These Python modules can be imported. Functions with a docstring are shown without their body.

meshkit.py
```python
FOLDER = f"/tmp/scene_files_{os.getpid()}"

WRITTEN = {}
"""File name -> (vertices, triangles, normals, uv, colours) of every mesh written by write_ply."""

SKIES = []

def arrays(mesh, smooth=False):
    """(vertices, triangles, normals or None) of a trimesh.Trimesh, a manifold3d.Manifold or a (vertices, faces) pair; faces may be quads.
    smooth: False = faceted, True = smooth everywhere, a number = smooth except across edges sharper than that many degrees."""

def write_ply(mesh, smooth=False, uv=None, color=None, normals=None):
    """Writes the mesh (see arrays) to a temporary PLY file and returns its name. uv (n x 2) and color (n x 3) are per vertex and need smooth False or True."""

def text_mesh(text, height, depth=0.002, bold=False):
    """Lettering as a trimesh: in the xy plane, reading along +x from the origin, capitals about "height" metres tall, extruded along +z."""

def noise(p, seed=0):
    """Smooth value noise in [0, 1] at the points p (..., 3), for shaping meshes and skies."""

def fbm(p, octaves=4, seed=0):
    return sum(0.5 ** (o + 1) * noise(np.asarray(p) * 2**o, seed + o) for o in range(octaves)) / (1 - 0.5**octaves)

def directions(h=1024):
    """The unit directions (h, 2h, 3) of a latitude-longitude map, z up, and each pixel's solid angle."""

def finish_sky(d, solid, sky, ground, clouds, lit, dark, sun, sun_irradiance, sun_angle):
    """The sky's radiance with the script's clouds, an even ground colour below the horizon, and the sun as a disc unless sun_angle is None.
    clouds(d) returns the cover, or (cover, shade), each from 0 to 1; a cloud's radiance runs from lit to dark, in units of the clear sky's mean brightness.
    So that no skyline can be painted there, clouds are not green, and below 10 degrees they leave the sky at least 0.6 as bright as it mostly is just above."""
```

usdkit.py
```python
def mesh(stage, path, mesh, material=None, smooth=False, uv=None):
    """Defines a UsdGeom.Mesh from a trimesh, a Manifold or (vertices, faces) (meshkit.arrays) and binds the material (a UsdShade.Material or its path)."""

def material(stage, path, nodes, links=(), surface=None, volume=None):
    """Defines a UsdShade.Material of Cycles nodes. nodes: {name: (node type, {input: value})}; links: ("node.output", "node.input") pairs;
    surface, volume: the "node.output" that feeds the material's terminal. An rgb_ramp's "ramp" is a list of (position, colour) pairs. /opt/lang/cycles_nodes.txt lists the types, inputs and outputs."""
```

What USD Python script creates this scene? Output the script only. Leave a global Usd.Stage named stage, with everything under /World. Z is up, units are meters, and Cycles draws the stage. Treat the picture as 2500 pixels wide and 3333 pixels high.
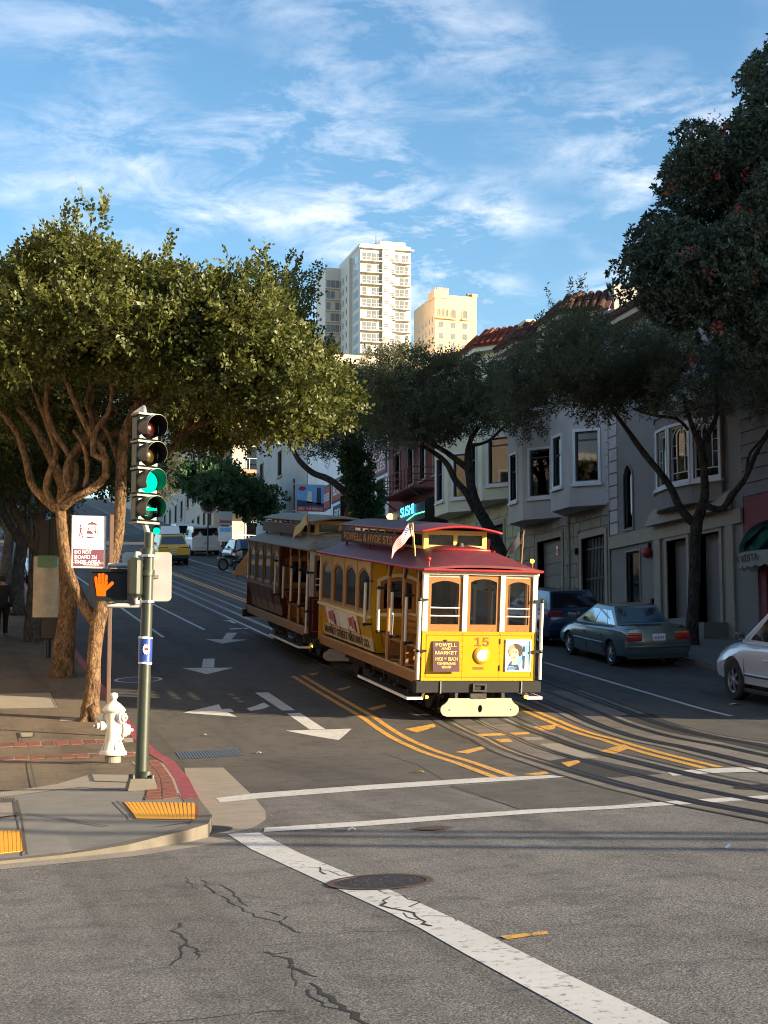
import math
import numpy as np
import trimesh
import manifold3d as m3
import usdkit
import meshkit
from pxr import Usd, UsdGeom, UsdLux, UsdShade, Gf, Sdf, Vt
from shapely.geometry import Polygon, LineString, Point, MultiPolygon, box as sbox
from shapely.ops import unary_union
from shapely import affinity

stage = Usd.Stage.CreateInMemory()
UsdGeom.SetStageUpAxis(stage, UsdGeom.Tokens.z)
UsdGeom.SetStageMetersPerUnit(stage, 1.0)
UsdGeom.Xform.Define(stage, '/World')
stage.SetDefaultPrim(stage.GetPrimAtPath('/World'))
UsdGeom.Scope.Define(stage, '/World/Looks')
RNG = np.random.default_rng(7)

# ------------------------------------------------------------------ camera, sky, sun
YAW = math.radians(15.5)                 # the camera looks 15.5 degrees to the right of the street
FPX = 5090.0                             # focal length in pixels of a picture 2500 wide
PITCH = math.atan(563.5 / FPX)
EYE = np.array([0.0, 0.0, 1.6])
FWD = np.array([math.sin(YAW) * math.cos(PITCH), math.cos(YAW) * math.cos(PITCH), math.sin(PITCH)])
RIGHT = np.array([math.cos(YAW), -math.sin(YAW), 0.0])
UP = np.cross(RIGHT, FWD)
FH = np.array([math.sin(YAW), math.cos(YAW), 0.0])
cam = UsdGeom.Camera.Define(stage, '/World/camera')
cam.CreateHorizontalApertureAttr(36.0)
cam.CreateVerticalApertureAttr(36.0 * 3333 / 2500)
cam.CreateFocalLengthAttr(36.0 * FPX / 2500)
cam.CreateClippingRangeAttr(Gf.Vec2f(0.1, 5000))
cam.AddTransformOp().Set(Gf.Matrix4d(*RIGHT, 0, *UP, 0, *(-FWD), 0, *EYE, 1))
cam.CreateExposureAttr(EXPOSURE := 1.75)

SUN_AZ, SUN_EL = math.radians(52), math.radians(13)     # azimuth from -Y towards +X
TOSUN = np.array([math.sin(SUN_AZ) * math.cos(SUN_EL), -math.cos(SUN_AZ) * math.cos(SUN_EL), math.sin(SUN_EL)])
sun = UsdLux.DistantLight.Define(stage, '/World/sun')
sun.CreateIntensityAttr(1.25)
sun.CreateNormalizeAttr(True)
sun.CreateAngleAttr(0.5)
sun.CreateColorAttr(Gf.Vec3f(1.0, 0.82, 0.58))
_z = TOSUN
_x = np.cross([0, 0, 1.0], _z); _x /= np.linalg.norm(_x)
_y = np.cross(_z, _x)
sun.AddTransformOp().Set(Gf.Matrix4d(*_x, 0, *_y, 0, *_z, 0, 0, 0, 0, 1))

SKY_STRENGTH = 0.08
sky = UsdLux.DomeLight.Define(stage, '/World/sky')
_sky = usdkit.material(stage, '/World/Looks/sky_air', {
    "tc": ("texture_coordinate", {}),
    "s": ("sky_texture", {"sky_type": "single_scattering", "sun_disc": False, "sun_elevation": SUN_EL,
                          "sun_rotation": math.atan2(TOSUN[0], TOSUN[1]), "altitude": 20.0, "air_density": 1.0, "aerosol_density": 0.5, "ozone_density": 1.5}),
    "m1": ("mapping", {"rotation": (0, 0, YAW), "scale": (1, 1, 1)}),
    "m2": ("mapping", {"rotation": (0, 0.22, 0), "scale": (8.5, 5.0, 24.0), "location": (3.1, 0.0, 1.35)}),
    "n1": ("noise_texture", {"scale": 1.5, "detail": 9.0, "roughness": 0.66, "distortion": 0.35}),
    "m3": ("mapping", {"rotation": (0, 0.05, 0), "scale": (5.0, 3.0, 9.5), "location": (5.2, 0.3, 2.75)}),
    "n2": ("noise_texture", {"scale": 1.6, "detail": 2.0, "roughness": 0.5}),
    "r1": ("map_range", {"from_min": 0.44, "from_max": 0.74, "to_min": 0.0, "to_max": 1.0, "clamp": True}),
    "r2": ("map_range", {"from_min": 0.38, "from_max": 0.58, "to_min": 0.0, "to_max": 1.0, "clamp": True}),
    "mul": ("math", {"math_type": "multiply"}),
    "sep": ("separate_xyz", {}),
    "hi": ("map_range", {"from_min": 0.25, "from_max": 0.37, "to_min": 1.0, "to_max": 0.3, "clamp": True}),
    "mul2": ("math", {"math_type": "multiply", "use_clamp": True}),
    "amt": ("math", {"math_type": "multiply", "use_clamp": True, "value2": 1.15}),
    "mix": ("mix_color", {"b": (6.2, 6.1, 6.2), "use_clamp": False}),
    "hsv": ("hsv", {"saturation": 1.24}),
    "bg": ("background_shader", {"strength": SKY_STRENGTH}),
}, [("tc.generated", "m1.vector"), ("m1.vector", "m2.vector"), ("m1.vector", "m3.vector"), ("m2.vector", "n1.vector"), ("m3.vector", "n2.vector"),
    ("n1.fac", "r1.value"), ("n2.fac", "r2.value"), ("r1.result", "mul.value1"), ("r2.result", "mul.value2"),
    ("tc.generated", "sep.vector"), ("sep.z", "hi.value"), ("mul.value", "mul2.value1"), ("hi.result", "mul2.value2"), ("mul2.value", "amt.value1"),
    ("s.color", "hsv.color"), ("hsv.color", "mix.a"), ("amt.value", "mix.fac"), ("mix.result", "bg.color")], surface="bg.background")
UsdShade.MaterialBindingAPI.Apply(sky.GetPrim()).Bind(_sky)
sky.GetPrim().SetCustomDataByKey('kind', 'structure')

# ------------------------------------------------------------------ the terrain: level crossing, then a steep street
YB = np.array([-400, -60, 0, 20] + [20 + .5 * i for i in range(1, 23)] + [40, 60, 80, 100, 130, 140, 230, 245, 260, 900.])
def _slope(y):
    if y < 22: return .01
    if y < 29:
        t = (y - 22) / 7
        return .01 + .11 * t * t * (3 - 2 * t)
    if y < 130: return .12
    if y < 230: return .15
    return max(0.0, .15 * (260 - y) / 30)
_yy = np.arange(-400, 900.01, .05)
_hh = np.cumsum([_slope(y) for y in _yy]) * .05
_hh -= np.interp(0, _yy, _hh)
HB = np.interp(YB, _yy, _hh)
def gz(X, Y):
    return np.interp(Y, YB, HB) + .045 * np.clip(X, 0, 22)
def _ray(x, y):
    return FWD + RIGHT * (x - 1250) / FPX - UP * (y - 1666.5) / FPX
def G(x, y, off=0.0):
    """the ground point that the photograph shows at pixel (x, y)"""
    d, t = _ray(x, y), 2.0
    while t < 800:
        p = EYE + d * t
        if p[2] < gz(p[0], p[1]) + off: break
        t += .25
    a, b = t - .25, t
    for _ in range(25):
        m = (a + b) / 2
        p = EYE + d * m
        if p[2] < gz(p[0], p[1]) + off: b = m
        else: a = m
    return EYE + d * b
def PX(x, y, X):
    d = _ray(x, y)
    return EYE + d * (X / d[0])
def PF(x, y, F):
    d = _ray(x, y)
    return EYE + d * (F / d.dot(FH))

# ------------------------------------------------------------------ scene helpers
_names = {}
def numbered(parent, name):
    k = _names.get((parent, name), 0)
    _names[(parent, name)] = k + 1
    return f'{parent}/{name}' if k == 0 else f'{parent}/{name}_{k:03d}'
def tag(path, label=None, cat=None, group=None, kind=None):
    p = stage.GetPrimAtPath(path)
    for k, v in (('label', label), ('category', cat), ('group', group), ('kind', kind)):
        if v: p.SetCustomDataByKey(k, v)
def shifted(mesh, loc):
    m = mesh.copy() if isinstance(mesh, trimesh.Trimesh) else as_tm(mesh)
    m.vertices = np.asarray(m.vertices) - np.asarray(loc)
    return m
def as_tm(m):
    if isinstance(m, trimesh.Trimesh): return m
    v, f, _ = meshkit.arrays(m)
    return trimesh.Trimesh(v, f, process=False)
def single(name, mesh, mat, label=None, cat=None, group=None, kind=None, smooth=False, parent='/World'):
    path = numbered(parent, name)
    usdkit.mesh(stage, path, mesh, MAT[mat] if isinstance(mat, str) else mat, smooth)
    tag(path, label, cat, group, kind)
    return path
class Thing:
    def __init__(s, name, label, cat, loc=(0, 0, 0), rz=0.0, group=None, mat4=None, kind=None):
        s.path = numbered('/World', name)
        s.loc = np.asarray(loc, float)
        x = UsdGeom.Xform.Define(stage, s.path)
        if mat4 is not None: x.AddTransformOp().Set(Gf.Matrix4d(*[float(v) for v in np.asarray(mat4).ravel()]))
        else:
            x.AddTranslateOp().Set(Gf.Vec3d(*map(float, loc)))
            if rz: x.AddRotateZOp().Set(float(rz))
        tag(s.path, label, cat, group, kind)
    def p(s, name, mesh, mat, smooth=False, parent=None, label=None, kind=None):
        return single(name, mesh, mat, label, None, None, kind, smooth, parent or s.path)
    def w(s, name, mesh, mat, smooth=False, parent=None, label=None, kind=None):
        return single(name, shifted(mesh, s.loc), mat, label, None, None, kind, smooth, parent or s.path)
def copy_of(path, name, label, cat, loc, rz=0.0, group=None, mat4=None):
    q = numbered('/World', name)
    x = UsdGeom.Xform.Define(stage, q)
    x.GetPrim().GetReferences().AddInternalReference(path)
    x.ClearXformOpOrder()
    op = x.AddTransformOp(opSuffix='place')
    c, s_ = math.cos(math.radians(rz)), math.sin(math.radians(rz))
    M = np.array([[c, s_, 0, 0], [-s_, c, 0, 0], [0, 0, 1, 0], [*loc, 1]]) if mat4 is None else np.asarray(mat4)
    op.Set(Gf.Matrix4d(*[float(v) for v in M.ravel()]))
    x.GetPrim().SetInstanceable(True)
    tag(q, label, cat, group)
    return q

# ------------------------------------------------------------------ shapes
def cat(ms):
    return trimesh.util.concatenate([as_tm(m) for m in ms])
def bx(x0, x1, y0, y1, z0, z1):
    m = trimesh.creation.box((abs(x1 - x0), abs(y1 - y0), abs(z1 - z0)))
    m.apply_translation(((x0 + x1) / 2, (y0 + y1) / 2, (z0 + z1) / 2))
    return m
def cbx(x0, x1, y0, y1, z0, z1, b=.01):
    """a box with chamfered edges"""
    P = []
    for sx in (0, 1):
        for sy in (0, 1):
            for sz in (0, 1):
                c = np.array([(x0, x1)[sx], (y0, y1)[sy], (z0, z1)[sz]])
                i = np.array([1 - 2 * sx, 1 - 2 * sy, 1 - 2 * sz]) * b
                for k in range(3):
                    q = c + i; q[k] = c[k]; P.append(q)
    return hull(P)
def hull(P):
    return trimesh.Trimesh(np.asarray(P, float)).convex_hull if False else trimesh.convex.convex_hull(np.asarray(P, float))
def rbx(x0, x1, y0, y1, z0, z1, r=.04, n=10):
    """a rounded box: hull of eight spheres"""
    s = m3.Manifold.sphere(r, n)
    return as_tm(m3.Manifold.batch_hull([s.translate((x, y, z)) for x in (x0 + r, x1 - r) for y in (y0 + r, y1 - r) for z in (z0 + r, z1 - r)]))
def tube(pts, radii, n=8, cap=True):
    """a tapered tube along a polyline"""
    P = np.asarray(pts, float)
    R = np.full(len(P), radii) if np.ndim(radii) == 0 else np.asarray(radii, float)
    T = np.gradient(P, axis=0); T /= np.maximum(np.linalg.norm(T, axis=1, keepdims=True), 1e-9)
    ref = np.array([0, 0, 1.0]) if abs(T[0][2]) < .9 else np.array([1.0, 0, 0])
    V = []
    a = np.cross(T[0], ref); a /= np.linalg.norm(a)
    for i in range(len(P)):
        a = a - T[i] * a.dot(T[i]); a /= np.linalg.norm(a)
        b = np.cross(T[i], a)
        th = np.arange(n) * 2 * math.pi / n
        V.append(P[i] + R[i] * (np.cos(th)[:, None] * a + np.sin(th)[:, None] * b))
    V = np.vstack(V); F = []
    for i in range(len(P) - 1):
        for j in range(n):
            k = (j + 1) % n
            F += [[i * n + j, i * n + k, (i + 1) * n + k], [i * n + j, (i + 1) * n + k, (i + 1) * n + j]]
    if cap:
        V = np.vstack([V, P[0], P[-1]]); c0, c1 = len(V) - 2, len(V) - 1; e = (len(P) - 1) * n
        for j in range(n):
            k = (j + 1) % n
            F += [[c0, k, j], [c1, e + j, e + k]]
    return trimesh.Trimesh(V, F, process=False)
def cyl(p, q, r, n=12, r2=None):
    return tube([p, q], [r, r if r2 is None else r2], n)
def ball(c, r, sub=2):
    m = trimesh.creation.icosphere(sub, r); m.apply_translation(c); return m
def spin(prof, n=20, c=(0, 0, 0)):
    """a profile of (radius, z) turned about z"""
    m = trimesh.creation.revolve(np.asarray(prof, float), sections=n); m.apply_translation(c); return m
def ext(poly, d):
    polys = [g for g in getattr(poly, 'geoms', [poly]) if g.geom_type == 'Polygon' and g.area > 1e-7]
    return cat([trimesh.creation.extrude_polygon(g, d, engine='earcut') for g in polys])
def place(m, o, u, v, w):
    """maps local x, y, z to the axes u, v, w at o"""
    m = as_tm(m).copy()
    V = np.asarray(m.vertices)
    m.vertices = np.asarray(o) + V[:, :1] * np.asarray(u) + V[:, 1:2] * np.asarray(v) + V[:, 2:3] * np.asarray(w)
    if np.dot(np.cross(u, v), w) < 0: m.faces = np.asarray(m.faces)[:, ::-1]
    return m
def wall(p0, p1, poly, d, out=0.0):
    """poly in (u along p0->p1, z): a slab of depth d whose outer face stands 'out' metres in front. The outside is to the right of p0->p1."""
    if not hasattr(poly, 'area'): poly = Polygon(poly)
    p0, p1 = np.asarray(p0, float)[:2], np.asarray(p1, float)[:2]
    t = (p1 - p0) / np.linalg.norm(p1 - p0)
    n = np.array([t[1], -t[0]])
    return place(ext(poly, d), (*(p0 + n * (out - d)), 0), (*t, 0), (0, 0, 1), (*n, 0))
def text(s, h, o, u, v, depth=.004, width=None, bold=True, center=False):
    m = meshkit.text_mesh(s, h, depth, bold)
    lo, hi = m.bounds
    if width: m.vertices = np.asarray(m.vertices) * [width / (hi[0] - lo[0]), 1, 1]
    lo, hi = m.bounds
    if center: m.apply_translation((-(lo[0] + hi[0]) / 2, 0, 0))
    u, v = np.asarray(u, float), np.asarray(v, float)
    return place(m, o, u, v, np.cross(u, v))
def ramp(x, y, off):
    """the corner pavement dips towards the crossing"""
    if off < .1: return 0.0
    return -.105 * np.clip((2.55 - x) / 1.5, 0, 1) * np.clip((15.4 - y) / 1.9, 0, 1)
def strips(poly):
    """cuts a plan polygon where the terrain bends"""
    x0, y0, x1, y1 = poly.bounds
    cuts = [y for y in YB if y0 < y < y1]
    rx = [x for x in (-.5, .3, .8, 1.05, 1.5, 2.0, 2.55) if x0 < x < x1] if y0 < 15.4 else []
    if y0 < 15.4 and x0 < 2.55: cuts = sorted(cuts + [y for y in (13.0, 13.5, 14.0, 14.5, 15.0, 15.4) if y0 < y < y1])
    ys = [y0 - 1e-6] + cuts + [y1 + 1e-6]
    xs = [x0 - 1e-6] + sorted(set([x for x in (0.0, 22.0) if x0 < x < x1] + rx)) + [x1 + 1e-6]
    for a, b in zip(ys[:-1], ys[1:]):
        for c, d in zip(xs[:-1], xs[1:]):
            q = poly.intersection(sbox(c, a, d, b))
            for g in getattr(q, 'geoms', [q]):
                if g.geom_type == 'Polygon' and g.area > 1e-7: yield g
def drape(poly, off):
    """a sheet lying on the terrain"""
    if not hasattr(poly, 'area'): poly = Polygon(poly).buffer(0)
    V, F, n = [], [], 0
    for g in strips(poly):
        v, f = trimesh.creation.triangulate_polygon(g, engine='earcut')
        v = np.asarray(v); f = np.asarray(f)
        if not len(f): continue
        a = v[f]; area = (a[:, 1, 0] - a[:, 0, 0]) * (a[:, 2, 1] - a[:, 0, 1]) - (a[:, 2, 0] - a[:, 0, 0]) * (a[:, 1, 1] - a[:, 0, 1])
        f[area < 0] = f[area < 0][:, ::-1]
        V.append(np.c_[v, gz(v[:, 0], v[:, 1]) + off + ramp(v[:, 0], v[:, 1], off)]); F.append(f + n); n += len(v)
    return trimesh.Trimesh(np.vstack(V), np.vstack(F), process=False)
def slab(poly, off, skirt=.35):
    """a draped sheet with sides going down"""
    if not hasattr(poly, 'area'): poly = Polygon(poly).buffer(0)
    ms = [drape(poly, off)]
    for g in getattr(poly, 'geoms', [poly]):
        for ring in [g.exterior] + list(g.interiors):
            c = np.asarray(ring.segmentize(.5).coords)[:, :2]
            z = gz(c[:, 0], c[:, 1]) + off + ramp(c[:, 0], c[:, 1], off)
            V = np.vstack([np.c_[c, z], np.c_[c, z - skirt]]); n = len(c); F = []
            ccw = ring.is_ccw
            for i in range(n - 1):
                q = [[i, i + n, i + 1 + n], [i, i + 1 + n, i + 1]]
                F += q if ccw else [t[::-1] for t in q]
            ms.append(trimesh.Trimesh(V, F, process=False))
    return cat(ms)
def gpx(pts, off=0.0, sc=1.0, ox=0.0, oy=0.0):
    return [tuple(G(ox + x / sc, oy + y / sc, off)[:2]) for x, y in pts]
def ribbon(pts, w):
    return LineString(pts).buffer(w / 2, cap_style=2, join_style=1, quad_segs=3)

# ------------------------------------------------------------------ materials
MAT = {}
def mat(name, col, rough=.6, metal=0.0, var=.12, scale=6.0, bump=0.0, bscale=60.0, spec=.5, coat=0.0, detail=4.0):
    """plain surface whose colour varies a little with a noise in space"""
    c = np.array(col, float)
    nodes = {"g": ("geometry", {}), "n": ("noise_texture", {"scale": scale, "detail": detail, "roughness": .6}),
             "r": ("rgb_ramp", {"ramp": [(.25, tuple(c * (1 - var))), (.75, tuple(np.minimum(c * (1 + var), .95)))]}),
             "p": ("principled_bsdf", {"roughness": rough, "metallic": metal, "specular_ior_level": spec, "coat_weight": coat, "coat_roughness": .06})}
    links = [("g.position", "n.vector"), ("n.fac", "r.fac"), ("r.color", "p.base_color")]
    if bump:
        nodes["bn"] = ("noise_texture", {"scale": bscale, "detail": 5.0, "roughness": .65})
        nodes["b"] = ("bump", {"strength": bump, "distance": .02})
        links += [("g.position", "bn.vector"), ("bn.fac", "b.height"), ("b.normal", "p.normal")]
    MAT[name] = usdkit.material(stage, f'/World/Looks/{name}', nodes, links, surface="p.BSDF")
def glow(name, col, strength):
    MAT[name] = usdkit.material(stage, f'/World/Looks/{name}', {"e": ("emission", {"color": col, "strength": strength})}, [], surface="e.emission")
def leaf(name, cols, trans=.25, rough=.45, nscale=1.2):
    """foliage: every leaf its own tone, tones drifting through the crown"""
    MAT[name] = usdkit.material(stage, f'/World/Looks/{name}', {
        "g": ("geometry", {}), "n": ("noise_texture", {"scale": nscale, "detail": 3.0}),
        "a": ("math", {"math_type": "multiply_add", "value2": .55}), "s": ("math", {"math_type": "multiply", "value2": .5}),
        "r": ("rgb_ramp", {"ramp": [(i / (len(cols) - 1), c) for i, c in enumerate(cols)]}),
        "p": ("principled_bsdf", {"roughness": rough, "specular_ior_level": .4}), "t": ("translucent_bsdf", {}),
        "m": ("mix_closure", {"fac": trans})},
        [("g.position", "n.vector"), ("g.random_per_island", "a.value1"), ("n.fac", "s.value1"), ("s.value", "a.value3"), ("a.value", "r.fac"),
         ("r.color", "p.base_color"), ("r.color", "t.color"), ("p.BSDF", "m.closure1"), ("t.BSDF", "m.closure2")], surface="m.closure")
def worn(name, col, under, amount=.45, rough=.6, scale=9.0):
    """paint worn through to what is under it"""
    MAT[name] = usdkit.material(stage, f'/World/Looks/{name}', {
        "g": ("geometry", {}), "n": ("noise_texture", {"scale": scale, "detail": 9.0, "roughness": .72}),
        "k": ("map_range", {"from_min": amount - .05, "from_max": amount + .05, "clamp": True}),
        "n2": ("noise_texture", {"scale": 2.0, "detail": 4.0}), "r2": ("rgb_ramp", {"ramp": [(.3, tuple(np.array(col) * .85)), (.7, tuple(col))]}),
        "m": ("mix_color", {"a": under}), "p": ("principled_bsdf", {"roughness": rough})},
        [("g.position", "n.vector"), ("n.fac", "k.value"), ("g.position", "n2.vector"), ("n2.fac", "r2.fac"), ("k.result", "m.fac"), ("r2.color", "m.b"), ("m.result", "p.base_color")], surface="p.BSDF")
def asphalt(name, c0, c1, tint, speck=.35):
    MAT[name] = usdkit.material(stage, f'/World/Looks/{name}', {
        "g": ("geometry", {}), "n1": ("noise_texture", {"scale": .35, "detail": 6.0, "roughness": .6}), "n2": ("noise_texture", {"scale": 55.0, "detail": 4.0, "roughness": .75}),
        "v": ("voronoi_texture", {"scale": 70.0}), "n4": ("noise_texture", {"scale": 2.6, "detail": 5.0, "roughness": .7, "distortion": .6}),
        "r1": ("rgb_ramp", {"ramp": [(.3, c0), (.7, c1)]}), "r2": ("rgb_ramp", {"ramp": [(.3, (1 - 1.5 * speck,) * 3), (.5, (1, 1, 1)), (.68, (1 + 2.2 * speck,) * 3)]}),
        "r4": ("rgb_ramp", {"ramp": [(.36, (.72, .72, .73)), (.5, (1, 1, 1)), (.8, (1.1, 1.09, 1.06))]}),
        "m": ("mix_color", {"blend_type": "multiply", "fac": 1.0, "use_clamp": False}), "m4": ("mix_color", {"blend_type": "multiply", "fac": 1.0, "use_clamp": False}),
        "add": ("math", {"math_type": "multiply_add", "value2": .5}), "mp5": ("mapping", {"scale": (1.5, .07, 1.0)}), "n5": ("noise_texture", {"scale": 1.0, "detail": 4.0, "roughness": .6}),
        "r5": ("rgb_ramp", {"ramp": [(.36, (.74, .73, .72)), (.52, (1, 1, 1)), (.7, (1.08, 1.07, 1.05))]}), "m5": ("mix_color", {"blend_type": "multiply", "fac": 1.0, "use_clamp": False}),
        "b": ("bump", {"strength": .4, "distance": .01}), "p": ("principled_bsdf", {"roughness": .82, "specular_ior_level": .35})},
        [("g.position", "n1.vector"), ("g.position", "n2.vector"), ("g.position", "v.vector"), ("g.position", "n4.vector"), ("n1.fac", "r1.fac"), ("n2.fac", "r2.fac"), ("n4.fac", "r4.fac"), ("r1.color", "m.a"), ("r2.color", "m.b"),
         ("m.result", "m4.a"), ("r4.color", "m4.b"), ("m4.result", "m5.a"), ("g.position", "mp5.vector"), ("mp5.vector", "n5.vector"), ("n5.fac", "r5.fac"), ("r5.color", "m5.b"), ("m5.result", "p.base_color"), ("v.distance", "add.value1"), ("n2.fac", "add.value3"), ("add.value", "b.height"), ("b.normal", "p.normal")], surface="p.BSDF")
def glass(name, tint=(.02, .025, .03), clear=.55, rough=.03):
    """window pane: see-through with a mirror of the sky"""
    MAT[name] = usdkit.material(stage, f'/World/Looks/{name}', {
        "f": ("fresnel", {"IOR": 1.6}), "t": ("transparent_bsdf", {"color": (clear, clear, clear)}), "gl": ("glossy_bsdf", {"roughness": rough, "color": (.95, .95, .95)}),
        "m": ("mix_closure", {})}, [("f.fac", "m.fac"), ("t.BSDF", "m.closure1"), ("gl.BSDF", "m.closure2")], surface="m.closure")

asphalt('asphalt', (.118, .111, .102), (.16, .151, .139), None, .5)
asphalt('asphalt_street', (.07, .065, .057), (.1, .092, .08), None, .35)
asphalt('asphalt_dark', (.075, .07, .06), (.1, .092, .08), None, .4)
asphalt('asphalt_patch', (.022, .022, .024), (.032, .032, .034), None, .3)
asphalt('track_concrete', (.13, .115, .095), (.185, .165, .138), None, .22)
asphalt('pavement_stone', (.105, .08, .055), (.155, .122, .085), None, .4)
mat('concrete', (.26, .225, .175), .85, var=.16, scale=3.5, bump=.25, bscale=70)
mat('kerb_stone', (.125, .108, .084), .85, var=.2, scale=5, bump=.25, bscale=60)
mat('concrete_pale', (.27, .235, .18), .85, var=.12, scale=3.0, bump=.2, bscale=70)
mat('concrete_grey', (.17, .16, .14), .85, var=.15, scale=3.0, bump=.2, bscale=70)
mat('joint', (.05, .045, .04), .9)
worn('paint_white', (.58, .56, .52), (.17, .16, .145), .405, .6, 16)
worn('paint_yellow', (.72, .36, .045), (.1, .09, .078), .435, .6, 16)
worn('kerb_red', (.29, .04, .05), (.27, .2, .17), .41, .6, 9)
mat('tactile', (.8, .36, .02), .55, var=.1, scale=20)
mat('brick', (.19, .06, .036), .8, var=.3, scale=3.1, bump=.3)
mat('brick_dark', (.13, .048, .034), .8, var=.3, scale=3.7, bump=.3)
mat('mortar', (.3, .26, .2), .9)
mat('crack', (.012, .011, .01), .95)
mat('rail_steel', (.22, .22, .23), .32, 1.0, .2, 9)
mat('rail_dark', (.014, .013, .013), .55, .3, .3, 7)
mat('iron', (.055, .05, .047), .55, .6, .35, 14, bump=.3, bscale=90)
mat('iron_rust', (.1, .06, .045), .7, .3, .35, 12, bump=.3, bscale=90)
mat('grate_blue', (.2, .23, .27), .45, .7, .2, 12)
mat('litter', (.7, .68, .64), .7)
mat('yellow_leaf', (.65, .36, .03), .7)
def bark(name, dark, mid, light):
    MAT[name] = usdkit.material(stage, f'/World/Looks/{name}', {
        "g": ("geometry", {}), "mp": ("mapping", {"scale": (1, 1, .45)}), "n": ("noise_texture", {"scale": 13.0, "detail": 8.0, "roughness": .7, "distortion": .8}),
        "n2": ("noise_texture", {"scale": 2.2, "detail": 3.0}), "v": ("voronoi_texture", {"scale": 16.0, "feature": "distance_to_edge"}),
        "r": ("rgb_ramp", {"ramp": [(.34, dark), (.5, mid), (.68, light)]}), "r2": ("rgb_ramp", {"ramp": [(.3, (.62, .62, .62)), (.7, (1.15, 1.12, 1.05))]}),
        "r3": ("rgb_ramp", {"ramp": [(.0, (.35, .33, .3)), (.09, (1, 1, 1))]}),
        "m": ("mix_color", {"blend_type": "multiply", "fac": 1.0, "use_clamp": False}), "m3": ("mix_color", {"blend_type": "multiply", "fac": .75, "use_clamp": False}),
        "ad": ("math", {"math_type": "multiply_add", "value2": .6}), "b": ("bump", {"strength": 1.0, "distance": .05}), "p": ("principled_bsdf", {"roughness": .92, "specular_ior_level": .25})},
        [("g.position", "mp.vector"), ("mp.vector", "n.vector"), ("mp.vector", "v.vector"), ("g.position", "n2.vector"), ("n.fac", "r.fac"), ("n2.fac", "r2.fac"), ("v.distance", "r3.fac"), ("r.color", "m.a"), ("r2.color", "m.b"), ("m.result", "m3.a"), ("r3.color", "m3.b"), ("m3.result", "p.base_color"),
         ("v.distance", "ad.value1"), ("n.fac", "ad.value3"), ("ad.value", "b.height"), ("b.normal", "p.normal")], surface="p.BSDF")
bark('bark', (.045, .028, .016), (.19, .115, .062), (.35, .22, .125))
bark('bark_dark', (.02, .017, .014), (.06, .05, .042), (.11, .092, .075))
bark('bark_grey', (.05, .045, .04), (.13, .12, .105), (.2, .185, .16))
leaf('leaf_carob', [(.026, .036, .008), (.075, .088, .018), (.145, .145, .03), (.225, .2, .05), (.24, .13, .035)], .35)
leaf('leaf_olive', [(.06, .062, .03), (.115, .12, .056), (.19, .182, .09), (.27, .24, .135)], .4)
leaf('leaf_dark', [(.025, .036, .024), (.045, .068, .046), (.08, .115, .078), (.12, .155, .098), (.1, .07, .05)], .2)
leaf('leaf_maple', [(.028, .06, .02), (.052, .105, .034), (.085, .145, .05)], .35)
leaf('leaf_ivy', [(.045, .075, .03), (.08, .12, .045), (.12, .165, .07)], .35)
mat('petal', (.26, .018, .014), .7, var=.3)
glass('pane')
glass('pane_house', clear=.3)
mat('glass_dark', (.018, .021, .025), .06, var=.1, spec=.8)
mat('glass_sky', (.05, .06, .075), .05, var=.1, spec=1.0)
mat('black', (.012, .012, .013), .45, spec=.4)
mat('black_rough', (.016, .015, .015), .85)
mat('dark_grey', (.05, .05, .052), .6)
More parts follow.
